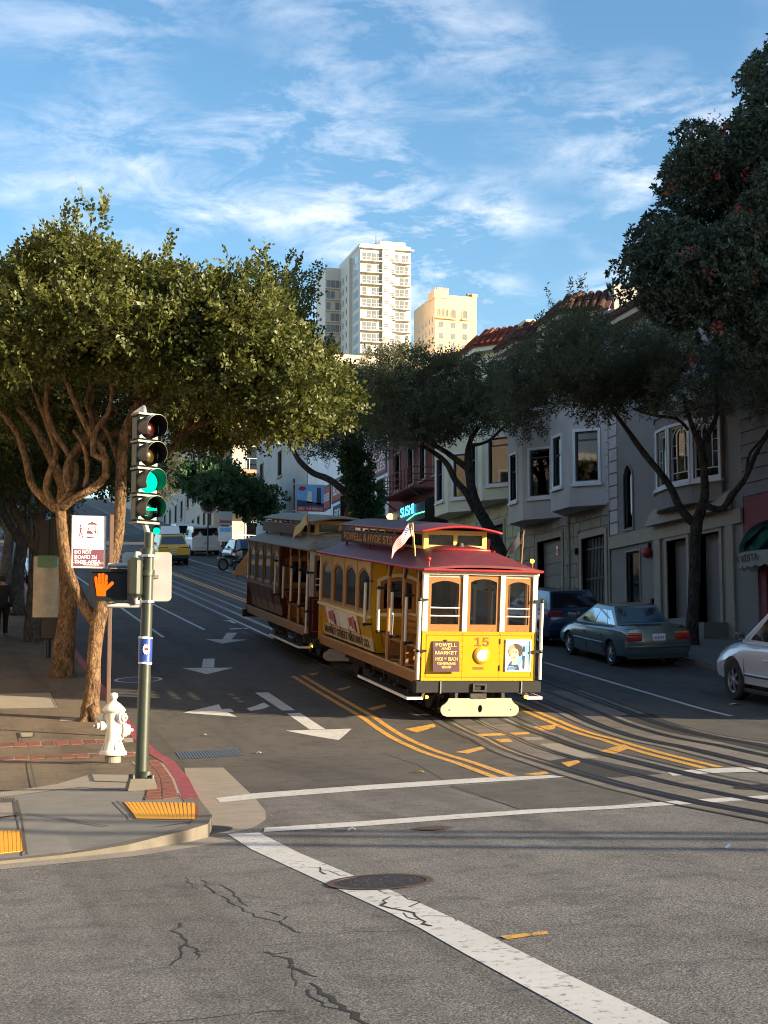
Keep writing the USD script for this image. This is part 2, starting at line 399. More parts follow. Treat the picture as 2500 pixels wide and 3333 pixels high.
mat('steel', (.45, .45, .46), .35, .9, .1)
mat('chrome', (.75, .75, .76), .12, 1.0, .02)
mat('white_paint', (.78, .76, .72), .4, var=.05)
mat('white_worn', (.6, .57, .5), .5, var=.1, scale=12)
mat('cream', (.72, .62, .38), .45, var=.06)
mat('cream_dull', (.4, .29, .15), .55, var=.12, scale=9)
mat('iron_lid', (.04, .036, .036), .6, .4, .4, 9, bump=.4, bscale=60)
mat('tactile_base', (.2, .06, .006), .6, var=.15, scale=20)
# ------------------------------------------------------------------ road, pavements, kerbs
def ground_sheet():
    xs = np.array([-900, -300, -80, -30, -10, 0, 5, 10, 16, 22, 40, 80, 300, 900.])
    ys = np.concatenate([YB, [2500.]])
    gx, gy = np.meshgrid(xs, ys)
    z = np.where(gy > 900, gz(gx, 900.), gz(gx, gy))
    V = np.c_[gx.ravel(), gy.ravel(), z.ravel()]
    n = len(xs); F = []
    for j in range(len(ys) - 1):
        for i in range(n - 1):
            a = j * n + i
            F += [[a, a + 1, a + n + 1], [a, a + n + 1, a + n]]
    return trimesh.Trimesh(V, F, process=False)
ROAD = single('road', ground_sheet(), 'asphalt', 'rough grey asphalt road climbing the hill from the crossing', 'road', kind='structure')
def mark(name, polys, off, mat_, label=None):
    if not isinstance(polys, (list, tuple)): polys = [polys]
    return single(name, cat([drape(p, off) for p in polys]), mat_, label, parent=ROAD)

kerb_line = [(-60, 12.6), (-8, 12.9), (.45, 13.27), (.94, 13.37), (1.51, 13.5), (2.03, 13.84), (2.28, 14.12), (2.42, 14.74), (2.58, 16.59), (2.9, 19.5), (3.2, 23), (3.25, 40), (3.2, 260)]
left_poly = Polygon(kerb_line + [(-60, 260)])
kl = LineString(kerb_line)
kerb_strip = left_poly.intersection(kl.buffer(.17))
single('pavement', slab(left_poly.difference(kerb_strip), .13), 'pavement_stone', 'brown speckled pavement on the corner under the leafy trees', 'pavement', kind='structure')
single('kerb', slab(kerb_strip.intersection(sbox(-60, 0, 10, 16.6)), .135), 'kerb_stone', 'rounded pale concrete kerb at the street corner', 'kerb', kind='structure')
single('kerb', slab(kerb_strip.intersection(sbox(-60, 16.6, 10, 260)), .135), 'kerb_red', 'kerb with worn red paint beside the white hydrant', 'kerb', kind='structure')
RK = 17.15
right_poly = Polygon([(RK, 21.0), (RK + .7, 19.6), (RK + 2.2, 18.7), (60, 18.2), (60, 112), (RK, 112)])
rl = LineString([(60, 18.2), (RK + 2.2, 18.7), (RK + .7, 19.6), (RK, 21.0), (RK, 112)])
rk = right_poly.intersection(rl.buffer(.17))
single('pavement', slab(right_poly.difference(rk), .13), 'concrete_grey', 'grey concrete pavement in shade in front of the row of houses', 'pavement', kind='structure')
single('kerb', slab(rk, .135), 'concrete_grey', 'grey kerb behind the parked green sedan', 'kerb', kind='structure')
right2 = Polygon([(RK, 124), (60, 124), (60, 260), (RK, 260)])
single('pavement', slab(right2, .13), 'concrete_grey', 'far pavement on the upper block of the hill', 'pavement', kind='structure')

# sheets on the corner pavement
PAVE = '/World/pavement'
def pmark(name, poly, off, m, label=None): return single(name, drape(poly, off), m, label, parent=PAVE)
Z4 = dict(sc=1.843, ox=0, oy=2000, off=.13)
pmark('pale_slab', Polygon(gpx([(-120, 480), (0, 477), (305, 470), (345, 560), (0, 566), (-120, 570)], **Z4)), .134, 'concrete_pale')
pmark('pale_slab', Polygon(gpx([(365, 622), (470, 618), (440, 640), (360, 641)], **Z4)), .134, 'concrete_pale')
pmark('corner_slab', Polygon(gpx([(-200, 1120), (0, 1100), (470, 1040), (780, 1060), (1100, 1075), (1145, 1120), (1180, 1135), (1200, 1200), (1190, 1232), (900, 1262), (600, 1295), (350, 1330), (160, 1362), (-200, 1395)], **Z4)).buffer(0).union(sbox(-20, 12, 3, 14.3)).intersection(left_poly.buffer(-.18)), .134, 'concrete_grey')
pmark('corner_slab', Polygon(gpx([(-200, 1085), (0, 1070), (340, 1020), (545, 960), (905, 965), (985, 1050), (780, 1058), (470, 1038), (0, 1098), (-200, 1118)], **Z4)), .1345, 'concrete')
for pl in ([(545, 962), (905, 967), (942, 1015), (562, 1004)], [(118, 712), (205, 712), (203, 737), (128, 740)]):
    q = Polygon(gpx(pl, **Z4))
    pmark('utility_cover', q, .139, 'concrete_pale')
    pmark('cover_joint', q.exterior.buffer(.012), .143, 'joint')
for ln in ([(180, 885), (215, 1045)], [(0, 905), (340, 895), (620, 900)], [(100, 1120), (160, 1375)], [(115, 712), (132, 772)], [(0, 470), (300, 466), (345, 556)], [(150, 1200), (420, 1235), (650, 1258)], [(735, 1130), (700, 1128), (800, 1228), (1160, 1236)]):
    pmark('joint', ribbon(gpx(ln, **Z4), .022), .146, 'joint')
pmark('box_lid', Polygon(gpx([(-60, 1142), (88, 1137), (98, 1215), (-60, 1238)], **Z4)), .15, 'concrete')
pmark('lid_rim', Polygon(gpx([(-60, 1142), (88, 1137), (98, 1215), (-60, 1238)], **Z4)).exterior.buffer(.018), .153, 'joint')
gq = gpx([(-60, 1112), (88, 1108), (95, 1132), (-60, 1138)], **Z4)
for k in range(12):
    t0, t1 = (k + .2) / 12, (k + .75) / 12
    L = lambda a, b, t: (a[0] + (b[0] - a[0]) * t, a[1] + (b[1] - a[1]) * t)
    single('grate_bar', drape(Polygon([L(gq[0], gq[1], t0), L(gq[0], gq[1], t1), L(gq[3], gq[2], t1), L(gq[3], gq[2], t0)]), .15), 'iron', parent=PAVE)

# bricks: two bands across the pavement and a strip along the kerb, each brick its own piece
def brick_at(x, y, lx, ly, k, rot=0.0):
    j = RNG.uniform(-.004, .004, 3)
    q = affinity.rotate(sbox(x - lx / 2 + j[0], y - ly / 2 + j[1], x + lx / 2 + j[0], y + ly / 2 + j[1]), rot)
    single('brick', slab(q, .139 + j[2] * .5, .02), 'brick' if (k * 7) % 3 else 'brick_dark', parent=PAVE)
for (xa, ya, xb, yb) in ((*G(0, 2426, .13)[:2], *G(345, 2414, .13)[:2]), (*G(0, 2470, .13)[:2], *G(345, 2459, .13)[:2])):
    n = int((xb - xa + .5) / .225)
    pmark('mortar_bed', ribbon([(xa - .3, ya), (xb + .45, yb)], .56), .134, 'mortar')
    for k in range(n):
        x = xa + .1 + k * .225
        brick_at(x, ya + (yb - ya) * (x - xa) / (xb - xa), .2, .52, k)
bed = Polygon([(2.0, 16.75), (2.42, 16.75), (2.55, 17.8), (2.74, 19.5), (2.95, 21.4), (3.0, 23.3), (2.62, 23.3), (2.5, 20.5), (2.25, 18.4)])
pmark('mortar_bed', bed, .134, 'mortar')
k = 0
for y in np.arange(16.85, 23.2, .115):
    xr = np.interp(y, [16.59, 19.5, 23], [2.58, 2.9, 3.2]) - .2
    xl = np.interp(y, [16.75, 18.4, 20.5, 23.3], [2.03, 2.27, 2.52, 2.66])
    m_ = (xl + xr) / 2
    brick_at((xl + m_) / 2 - .004, y, m_ - xl - .012, .1, k); brick_at((m_ + xr) / 2, y, xr - m_ - .012, .1, k + 1); k += 1

# yellow tactile panels with raised ribs
def tactile(px_, label, n, a, b, skew):
    q = gpx(px_, **Z4)
    poly = Polygon(q)
    t = Thing('tactile_panel', label, 'tactile paving', (*q[0], float(gz(*q[0]) + .13)))
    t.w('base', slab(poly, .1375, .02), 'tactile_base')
    A, B = np.array(q[a[0]]), np.array(q[a[1]]); C, D = np.array(q[b[0]]), np.array(q[b[1]])
    for k in range(n):
        p, r = A + (B - A) * (k + .5) / n, C + (D - C) * (k + .5) / n
        rib = LineString([p, r]).buffer(.0155, cap_style=2).intersection(poly.buffer(-.015))
        if rib.area > .0005: t.w('rib', slab(rib, .1415, .01), 'tactile')
tactile([(735, 1130), (1172, 1135), (1190, 1160), (1195, 1195), (1170, 1228), (808, 1222)], 'yellow ribbed tactile panel at the rounded corner by the signal pole', 17, (0, 1), (5, 4), 0)
tactile([(-150, 1288), (0, 1283), (145, 1280), (152, 1358), (0, 1372), (-150, 1386)], 'yellow ribbed tactile panel at the bottom left kerb', 12, (0, 2), (5, 3), 0)

# gutter and road surfaces
mark('street_surface', Polygon([(3.1, 17.85), (17.2, 17.2), (17.2, 140), (3.1, 140)]), .0015, 'asphalt_street')  # somewhat darker asphalt, its colour lowered further to put shade into the street
Rz = dict(sc=1.0)
mark('gutter', Polygon(gpx([(600, 2500), (727, 2499), (790, 2560), (830, 2597), (864, 2640), (866, 2668), (830, 2692), (790, 2704), (740, 2712), (690, 2714), (640, 2690)])).difference(left_poly), .0028, 'concrete')
mark('gutter', Polygon([(-30, 12.55), (.44, 12.95), (1.5, 13.15), (2.45, 13.7), (2.3, 14.2), (-30, 14)]).difference(left_poly), .0028, 'concrete')
mark('road_patch', Polygon(gpx([(1460, 2560), (1840, 2534), (2105, 2600), (2000, 2622), (1690, 2634)])), .0025, 'asphalt_dark')
bedp = [(9.55, 27), (9.3, 25), (8.62, 21.5), (8.0, 18), (7.75, 16), (7.6, 14.2), (7.55, 12.0), (7.9, 8), (9.5, 3)]
mark('track_bed', LineString([(9.55, 27)] + bedp[1:]).buffer(.78, cap_style=2), .003, 'track_concrete')
t2 = [(12.15, 31), (12.0, 28), (11.65, 25), (11.05, 21.3), (10.4, 18.3), (9.9, 16), (9.6, 13), (9.8, 9), (11, 5)]
mark('track_bed', LineString(t2).buffer(.8, cap_style=2), .003, 'track_concrete')
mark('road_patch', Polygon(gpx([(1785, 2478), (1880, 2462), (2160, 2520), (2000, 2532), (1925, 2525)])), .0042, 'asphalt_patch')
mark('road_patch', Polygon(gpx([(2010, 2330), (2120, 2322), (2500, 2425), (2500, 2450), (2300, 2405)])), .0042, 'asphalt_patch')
mark('pale_patch', Polygon(gpx([(1755, 2422), (1820, 2420), (1955, 2468), (1870, 2470)])), .0045, 'concrete_pale')
mark('pale_patch', Polygon(gpx([(1680, 2400), (1760, 2400), (1775, 2408), (1700, 2410)])), .0045, 'concrete_pale')

# tracks: two rails and a slot for each of the two lines
def track(center, label):
    c = LineString(center)
    t = single('tram_track', drape(c.buffer(.075, cap_style=2), .0062), 'rail_dark', label, 'tracks', kind='structure')
    for s in (-1, 1):
        r = c.parallel_offset(.533, 'left' if s > 0 else 'right')
        single('groove', drape(r.buffer(.105, cap_style=2), .0052), 'rail_dark', parent=t)
        single('rail', drape(r.buffer(.026, cap_style=2), .0068), 'rail_steel', parent=t)
    for s in (-1, 1):
        single('slot_rail', drape(c.parallel_offset(.045, 'left' if s > 0 else 'right').buffer(.016, cap_style=2), .0078), 'rail_steel', parent=t)
    single('seam', drape(c.parallel_offset(.8, 'right').buffer(.02, cap_style=2), .0058), 'crack', parent=t)
    single('seam', drape(c.parallel_offset(.8, 'left').buffer(.016, cap_style=2), .0058), 'crack', parent=t)
track([(9.55, 235), (9.55, 32), (9.5, 28), (9.28, 25), (8.62, 21.5), (8.05, 18), (7.78, 16), (7.63, 14.2), (7.6, 12.0), (7.95, 8), (9.5, 3)], 'steel tram track under the two trams')
track([(12.3, 235)] + [(12.3, 34)] + t2, 'steel tram track beside the trams, nearer the parked cars')

# painted lines
mark('crossing_line', [Polygon(gpx([(702, 2599), (830, 2583), (1200, 2556), (1560, 2533), (1790, 2524), (1840, 2530), (1700, 2540), (1560, 2548), (1200, 2572), (830, 2601), (716, 2613)])),
                       Polygon(gpx([(2172, 2513), (2290, 2503), (2400, 2499), (2600, 2500), (2600, 2513), (2400, 2514), (2290, 2519), (2190, 2526)]))], .0045, 'paint_white')
mark('crossing_line', Polygon(gpx([(862, 2696), (1000, 2686), (1200, 2673), (1500, 2651), (1750, 2635), (2000, 2623), (2220, 2606), (2600, 2584), (2600, 2594), (2230, 2619), (2000, 2634), (1750, 2648), (1500, 2666), (1200, 2689), (1000, 2701), (858, 2709)])), .0045, 'paint_white')
mark('crossing_line', Polygon(gpx([(741, 2716), (844, 2711), (976, 2778), (1151, 2851), (1259, 2893), (1368, 2941), (1500, 3001), (1830, 3165), (2180, 3333), (2300, 3390), (2050, 3400), (1900, 3318), (1500, 3098), (1362, 3019), (1253, 2965), (1030, 2863), (819, 2766)])), .003, 'paint_white')
R1 = dict(sc=2.074, ox=500, oy=1900)
def arrow(parts, label):
    mark('lane_arrow', [Polygon(gpx(p, **R1)).buffer(0) for p in parts], .0045, 'paint_white', label)
arrow([[(685, 737), (775, 735), (955, 855), (868, 857)], [(628, 843), (690, 825), (745, 803), (785, 828), (730, 848), (655, 860)], [(200, 872), (440, 815), (460, 848), (520, 845), (545, 865), (500, 868), (565, 900)]], None)
arrow([[(900, 878), (990, 873), (1160, 983), (1055, 985)], [(892, 993), (1337, 980), (1250, 1057)]], None)
arrow([[(195, 570), (540, 568), (360, 612)], [(335, 508), (412, 506), (408, 566), (325, 567)]], None)
arrow([[(350, 375), (635, 378), (465, 405)], [(495, 332), (565, 332), (525, 377), (465, 375)]], None)
arrow([[(468, 245), (545, 246), (575, 266), (530, 268)], [(510, 304), (665, 297), (665, 302), (520, 309)]], None)
mark('lane_line', ribbon(gpx([(-60, 110), (0, 140), (160, 220), (345, 312)], **R1), .1), .0045, 'paint_white')
mark('lane_line', [ribbon([(14.0, 26.4), (14.05, 36)], .1), ribbon([(14.0, 42), (14.0, 110)], .1)], .0045, 'paint_white')
mark('lane_line', [ribbon([(6.05, 46), (6.05, 110)], .1)], .0045, 'paint_white')
yl = [(7.78, 35.5), (7.72, 33), (7.66, 28.6), (7.55, 27), (7.38, 24.6), (6.98, 21), (6.6, 18.3)]
mark('yellow_line', [LineString(yl).parallel_offset(s, 'left').buffer(.055, cap_style=2) for s in (-.11, .11)], .0048, 'paint_yellow')
yr = [(10.95, 130), (10.95, 33), (10.87, 29.5), (10.74, 27.1), (10.4, 23.8), (9.63, 20.4), (9.1, 17.7)]
mark('yellow_line', [LineString(yr).parallel_offset(s, 'left').buffer(.055, cap_style=2) for s in (-.1, .1)], .0048, 'paint_yellow')
R2 = dict(sc=1.276, ox=1200, oy=2200)
for pl in ([(150, 222), (270, 200), (280, 212), (200, 236)], [(360, 318), (478, 292), (488, 302), (412, 324)], [(680, 212), (782, 204), (770, 222), (720, 228)], [(958, 313), (1060, 285), (1090, 298), (1020, 326)],
           [(442, 243), (560, 238), (662, 234), (670, 244), (460, 252)], [(525, 264), (585, 262), (600, 275), (548, 277)], [(800, 362), (870, 350), (880, 360), (830, 380)], [(640, 410), (735, 398), (750, 408), (700, 414)]):
    mark('yellow_block', Polygon(gpx(pl, **R2)).buffer(0), .0055, 'paint_yellow')
for pl in ([(1230, 715), (1330, 690), (1330, 700), (1262, 722)], [(1040, 612), (1115, 600), (1105, 612), (1070, 618)], [(1440, 845), (1560, 815), (1575, 828), (1480, 856)]):
    mark('yellow_block', Polygon(gpx(pl, **R1)).buffer(0), .0055, 'paint_yellow')
mark('yellow_block', Polygon(gpx([(1627, 3050), (1780, 3033), (1786, 3042), (1650, 3060)])), .0055, 'paint_yellow')

# cracks
R3 = dict(sc=1.659, ox=500, oy=2700)
def crack(px_, w, jit=.014, off=.0016):
    w = w * 1.15
    p = np.array(gpx(px_, **R3)); L = LineString(p).segmentize(.16); c = np.asarray(L.coords)
    n = len(c); a = RNG.normal(0, jit, (n, 2)); c = c + a
    ww = np.maximum(w * (.35 + 1.1 * RNG.random(n)), .003)
    mark('crack', unary_union([LineString(c[i:i + 2]).buffer(ww[i] * .8, cap_style=1, quad_segs=1) for i in range(n - 1)]), off, 'crack')
for c_, w in (([(275, 275), (285, 305), (370, 360), (440, 410), (530, 455), (620, 490), (690, 500), (770, 550), (815, 556)], .007), ([(340, 300), (375, 300), (430, 345), (480, 385), (520, 410)], .006), ([(595, 440), (690, 460), (705, 485), (670, 500)], .006),
              ([(160, 505), (110, 545), (165, 600), (190, 630), (250, 655), (315, 662)], .008), ([(165, 625), (150, 690), (100, 735)], .007), ([(255, 660), (245, 700)], .006), ([(640, 680), (740, 700), (730, 745), (800, 765), (880, 800)], .01), ([(600, 655), (640, 672), (740, 660)], .012),
              ([(735, 745), (770, 800), (770, 850)], .005), ([(845, 830), (930, 885), (1000, 930), (1060, 970), (1100, 1020), (1160, 1060), (1230, 1130)], .016), ([(840, 870), (860, 910), (930, 955), (1010, 965)], .009), ([(900, 570), (1110, 552), (1250, 552), (1420, 540)], .003),
              ([(560, 630), (650, 625), (750, 610), (860, 600)], .004), ([(-100, 1050), (250, 1020), (540, 990), (740, 975)], .006), ([(180, 260), (200, 310), (240, 330)], .003),
              ([(770, 205), (880, 208), (960, 225), (1000, 250), (1040, 250)], .008), ([(890, 215), (930, 245)], .007), ([(1215, 330), (1260, 350), (1345, 360), (1430, 395), (1440, 400), (1390, 420)], .006), ([(1300, 365), (1240, 385), (1250, 410), (1340, 440), (1430, 468), (1460, 500), (1500, 525)], .013), ([(1330, 455), (1430, 490)], .006), ([(1450, 465), (1590, 475), (1640, 495)], .003)):
    crack(c_, w, off=.0042 if (c_[0][0] > 760 and c_[0][1] < 500) else .0016)
for c_ in ([(1200, 2700 - 40), (1300, 2662), (1420, 2650)], [(830, 2470), (1000, 2500), (1090, 2506)], [(1250, 2452), (1360, 2490), (1480, 2560), (1690, 2634)]):
    mark('crack', ribbon(gpx(c_), .012), .0032, 'crack')

# manhole covers and gratings
def disc_cover(px_, r, label, ring_m, lid_m, knobs=True):
    c = G(*px_)
    t = Thing('manhole_cover', label, 'manhole cover', c)
    P = Point(c[0], c[1])
    t.w('rim', drape(P.buffer(r, 24).difference(P.buffer(r * .86, 24)), .0075), ring_m)
    t.w('lid', drape(P.buffer(r * .85, 24), .0055), lid_m)
    if knobs:
        for rr, n in ((.3, 6), (.58, 11)):
            for k in range(n):
                a = k * 2 * math.pi / n + rr
                t.w('stud', slab(Point(c[0] + r * rr * math.cos(a), c[1] + r * rr * math.sin(a)).buffer(.014, 4), .0068, .003), 'iron')
    else:
        t.w('rim_inner', drape(P.buffer(r * .6, 24).difference(P.buffer(r * .56, 24)), .0068), 'rail_dark')
disc_cover((1238, 2872), .37, 'big rusty studded iron manhole cover across the white line', 'iron_rust', 'iron_lid')
disc_cover((610, 2706), .42, 'dark manhole cover in the gutter below the rounded kerb', 'iron', 'iron', False)
disc_cover((450, 2213), .55, 'manhole cover with a white painted ring beside the far arrow', 'paint_white', 'iron', False)
disc_cover((1410, 2697), .17, 'small rusty round cover just past the crossing line', 'iron_rust', 'iron_rust', False)
disc_cover((2485, 2563), .3, 'round iron cover by the right end of the crossing line', 'iron', 'iron', False)
q = gpx([(150, 1140), (570, 1115), (612, 1160), (182, 1187)], **R1)
t = Thing('drain_grating', 'blue grey slotted drain grating in the lane by the red kerb', 'drain grating', (*q[0], float(gz(*q[0]))))
t.w('well', drape(Polygon(q), .0045), 'rail_dark')
for k in range(22):
    f = lambda a, b, s: (a[0] + (b[0] - a[0]) * s, a[1] + (b[1] - a[1]) * s)
    s0, s1 = (k + .12) / 22, (k + .68) / 22
    t.w('bar', drape(Polygon([f(q[0], q[1], s0), f(q[0], q[1], s1), f(q[3], q[2], s1), f(q[3], q[2], s0)]), .0075), 'grate_blue')
# litter
def scrap(px_, w, h, m, label, cat_, off=.0):
    c = G(*px_, off)
    V = np.array([[-w, -h, .012], [0, -h * 1.2, .03], [w, -h * .8, .014], [w * 1.1, h, .02], [0, h * .8, .035], [-w * .9, h * 1.1, .012]])
    top = trimesh.Trimesh(V, [[0, 1, 4], [0, 4, 5], [1, 2, 3], [1, 3, 4]], process=False)
    bot = top.copy(); bot.vertices = V - [0, 0, .005]; bot.faces = bot.faces[:, ::-1]
    single(cat_.replace(' ', '_'), place(cat([top, bot]), c, (1, 0, 0), (0, 1, 0), (0, 0, 1)), m, label, cat_)
scrap((1368, 2516), .05, .035, 'yellow_leaf', 'yellow dead leaf lying above the crossing line', 'leaf')
scrap((842, 2453), .04, .03, 'litter', 'white paper scrap right of the drain grating', 'paper scrap')
scrap((2393, 2294), .12, .06, 'litter', 'white paper lying on the road beneath the silver car', 'paper scrap')
scrap((1145, 2705), .035, .03, 'litter', 'tiny paper scrap between the two crossing lines', 'paper scrap')
scrap((2375, 2763), .03, .025, 'litter', 'white scrap on open asphalt at the right of the crossing', 'paper scrap')
scrap((666, 2394), .03, .025, 'litter', 'pale scrap on the lane left of the big arrow', 'paper scrap')
# ------------------------------------------------------------------ the two trams
mat('tram_yellow', (.52, .285, .007), .28, var=.05, scale=4, coat=.3)
mat('tram_stripe', (.16, .045, .02), .45)
mat('sash_brown', (.3, .13, .038), .35, var=.2, scale=14, coat=.2)
mat('wood', (.3, .14, .045), .4, var=.35, scale=11, coat=.15)
mat('wood_dark', (.1, .04, .018), .5, var=.3, scale=9)
mat('roof_red', (.12, .02, .023), .5, var=.25, scale=5)
mat('trim_red', (.32, .02, .02), .35, var=.08)
mat('tram_maroon', (.1, .014, .014), .35, var=.15)
mat('brown_dull', (.17, .115, .065), .55, var=.15, scale=9)
mat('roof_tan', (.25, .19, .11), .6, var=.2, scale=5)
mat('sign_maroon', (.055, .012, .02), .5)
mat('gold', (.62, .43, .13), .45)
mat('letter_dark', (.06, .035, .025), .6)
mat('panel_cream', (.5, .38, .22), .5, var=.15, scale=6)
mat('poster_pink', (.42, .1, .12), .6)
mat('poster_white', (.72, .72, .7), .45)
mat('poster_blue', (.16, .42, .72), .5)
mat('poster_navy', (.03, .05, .1), .5)
mat('skin', (.66, .4, .28), .55)
mat('hair', (.06, .035, .022), .6)
mat('hair_tan', (.4, .24, .13), .6)
mat('fabric_red', (.5, .03, .04), .8)
mat('fabric_white', (.75, .73, .7), .8)
mat('fabric_navy', (.03, .045, .14), .8)
mat('fabric_black', (.02, .02, .024), .9)
mat('fabric_straw', (.6, .52, .26), .85)
glow('lamp_white', (1.0, .93, .74), 6.0)
glow('lamp_amber', (1.0, .42, .03), 2.6)
TL, TH = 8.4, 2.76

def arch_poly(x0, x1, z0, z1, rise, n=9):
    """an opening with a shallow arched head"""
    xs = np.linspace(x0, x1, n); c = (x0 + x1) / 2; h = (x1 - x0) / 2
    return Polygon([(x0, z0), (x1, z0)] + [(x, z1 - rise * ((x - c) / h) ** 2) for x in xs[::-1]])
def tram_roof(y):
    """half section: eave to crown"""
    zc = 3.16 - .34 * max(0, min(1, (1.7 - y) / 1.9)) ** 2.2 - .30 * max(0, min(1, (y - (TL - 1.3)) / 1.5)) ** 2.2
    w = 1.245 - .05 * max(0, (-y + .1) / .3)
    x = np.linspace(-1, 1, 15)
    return np.c_[x * w, TH + .02 + (zc - TH) * np.cos(np.abs(x) ** 1.3 * math.pi / 2) ** .95]
def loft(secs, ys, t):
    """a shell between sections (x, z) at the given y, of thickness t"""
    n = len(secs[0]); V = []
    for s, y in zip(secs, ys):
        V += [(x, y, z) for x, z in s] + [(x, y, z - t) for x, z in s[::-1]]
    V = np.array(V); m = 2 * n; F = []
    for i in range(len(ys) - 1):
        for j in range(m):
            k = (j + 1) % m
            a, b, c, d = i * m + j, i * m + k, (i + 1) * m + k, (i + 1) * m + j
            F += [[a, c, b], [a, d, c]]
    for e, flip in ((0, 1), ((len(ys) - 1) * m, 0)):
        for j in range(n - 1):
            q = [e + j, e + j + 1, e + m - 2 - j, e + m - 1 - j]
            f = [[q[0], q[1], q[2]], [q[0], q[2], q[3]]]
            F += [g[::-1] for g in f] if flip == 0 else f
    return trimesh.Trimesh(V, F, process=False)
def front(poly, d, y=0.0):
    """poly in (x, z), extruded backwards from its front at y - d to y"""
    return place(ext(poly, d), (0, y, 0), (1, 0, 0), (0, 0, 1), (0, -1, 0))
def side(poly, d, x, s):
    """poly in (y, z) on the side s, thickness d outwards from x"""
    return place(ext(poly, d), (s * x, 0, 0), (0, 1, 0), (0, 0, 1), (s, 0, 0))

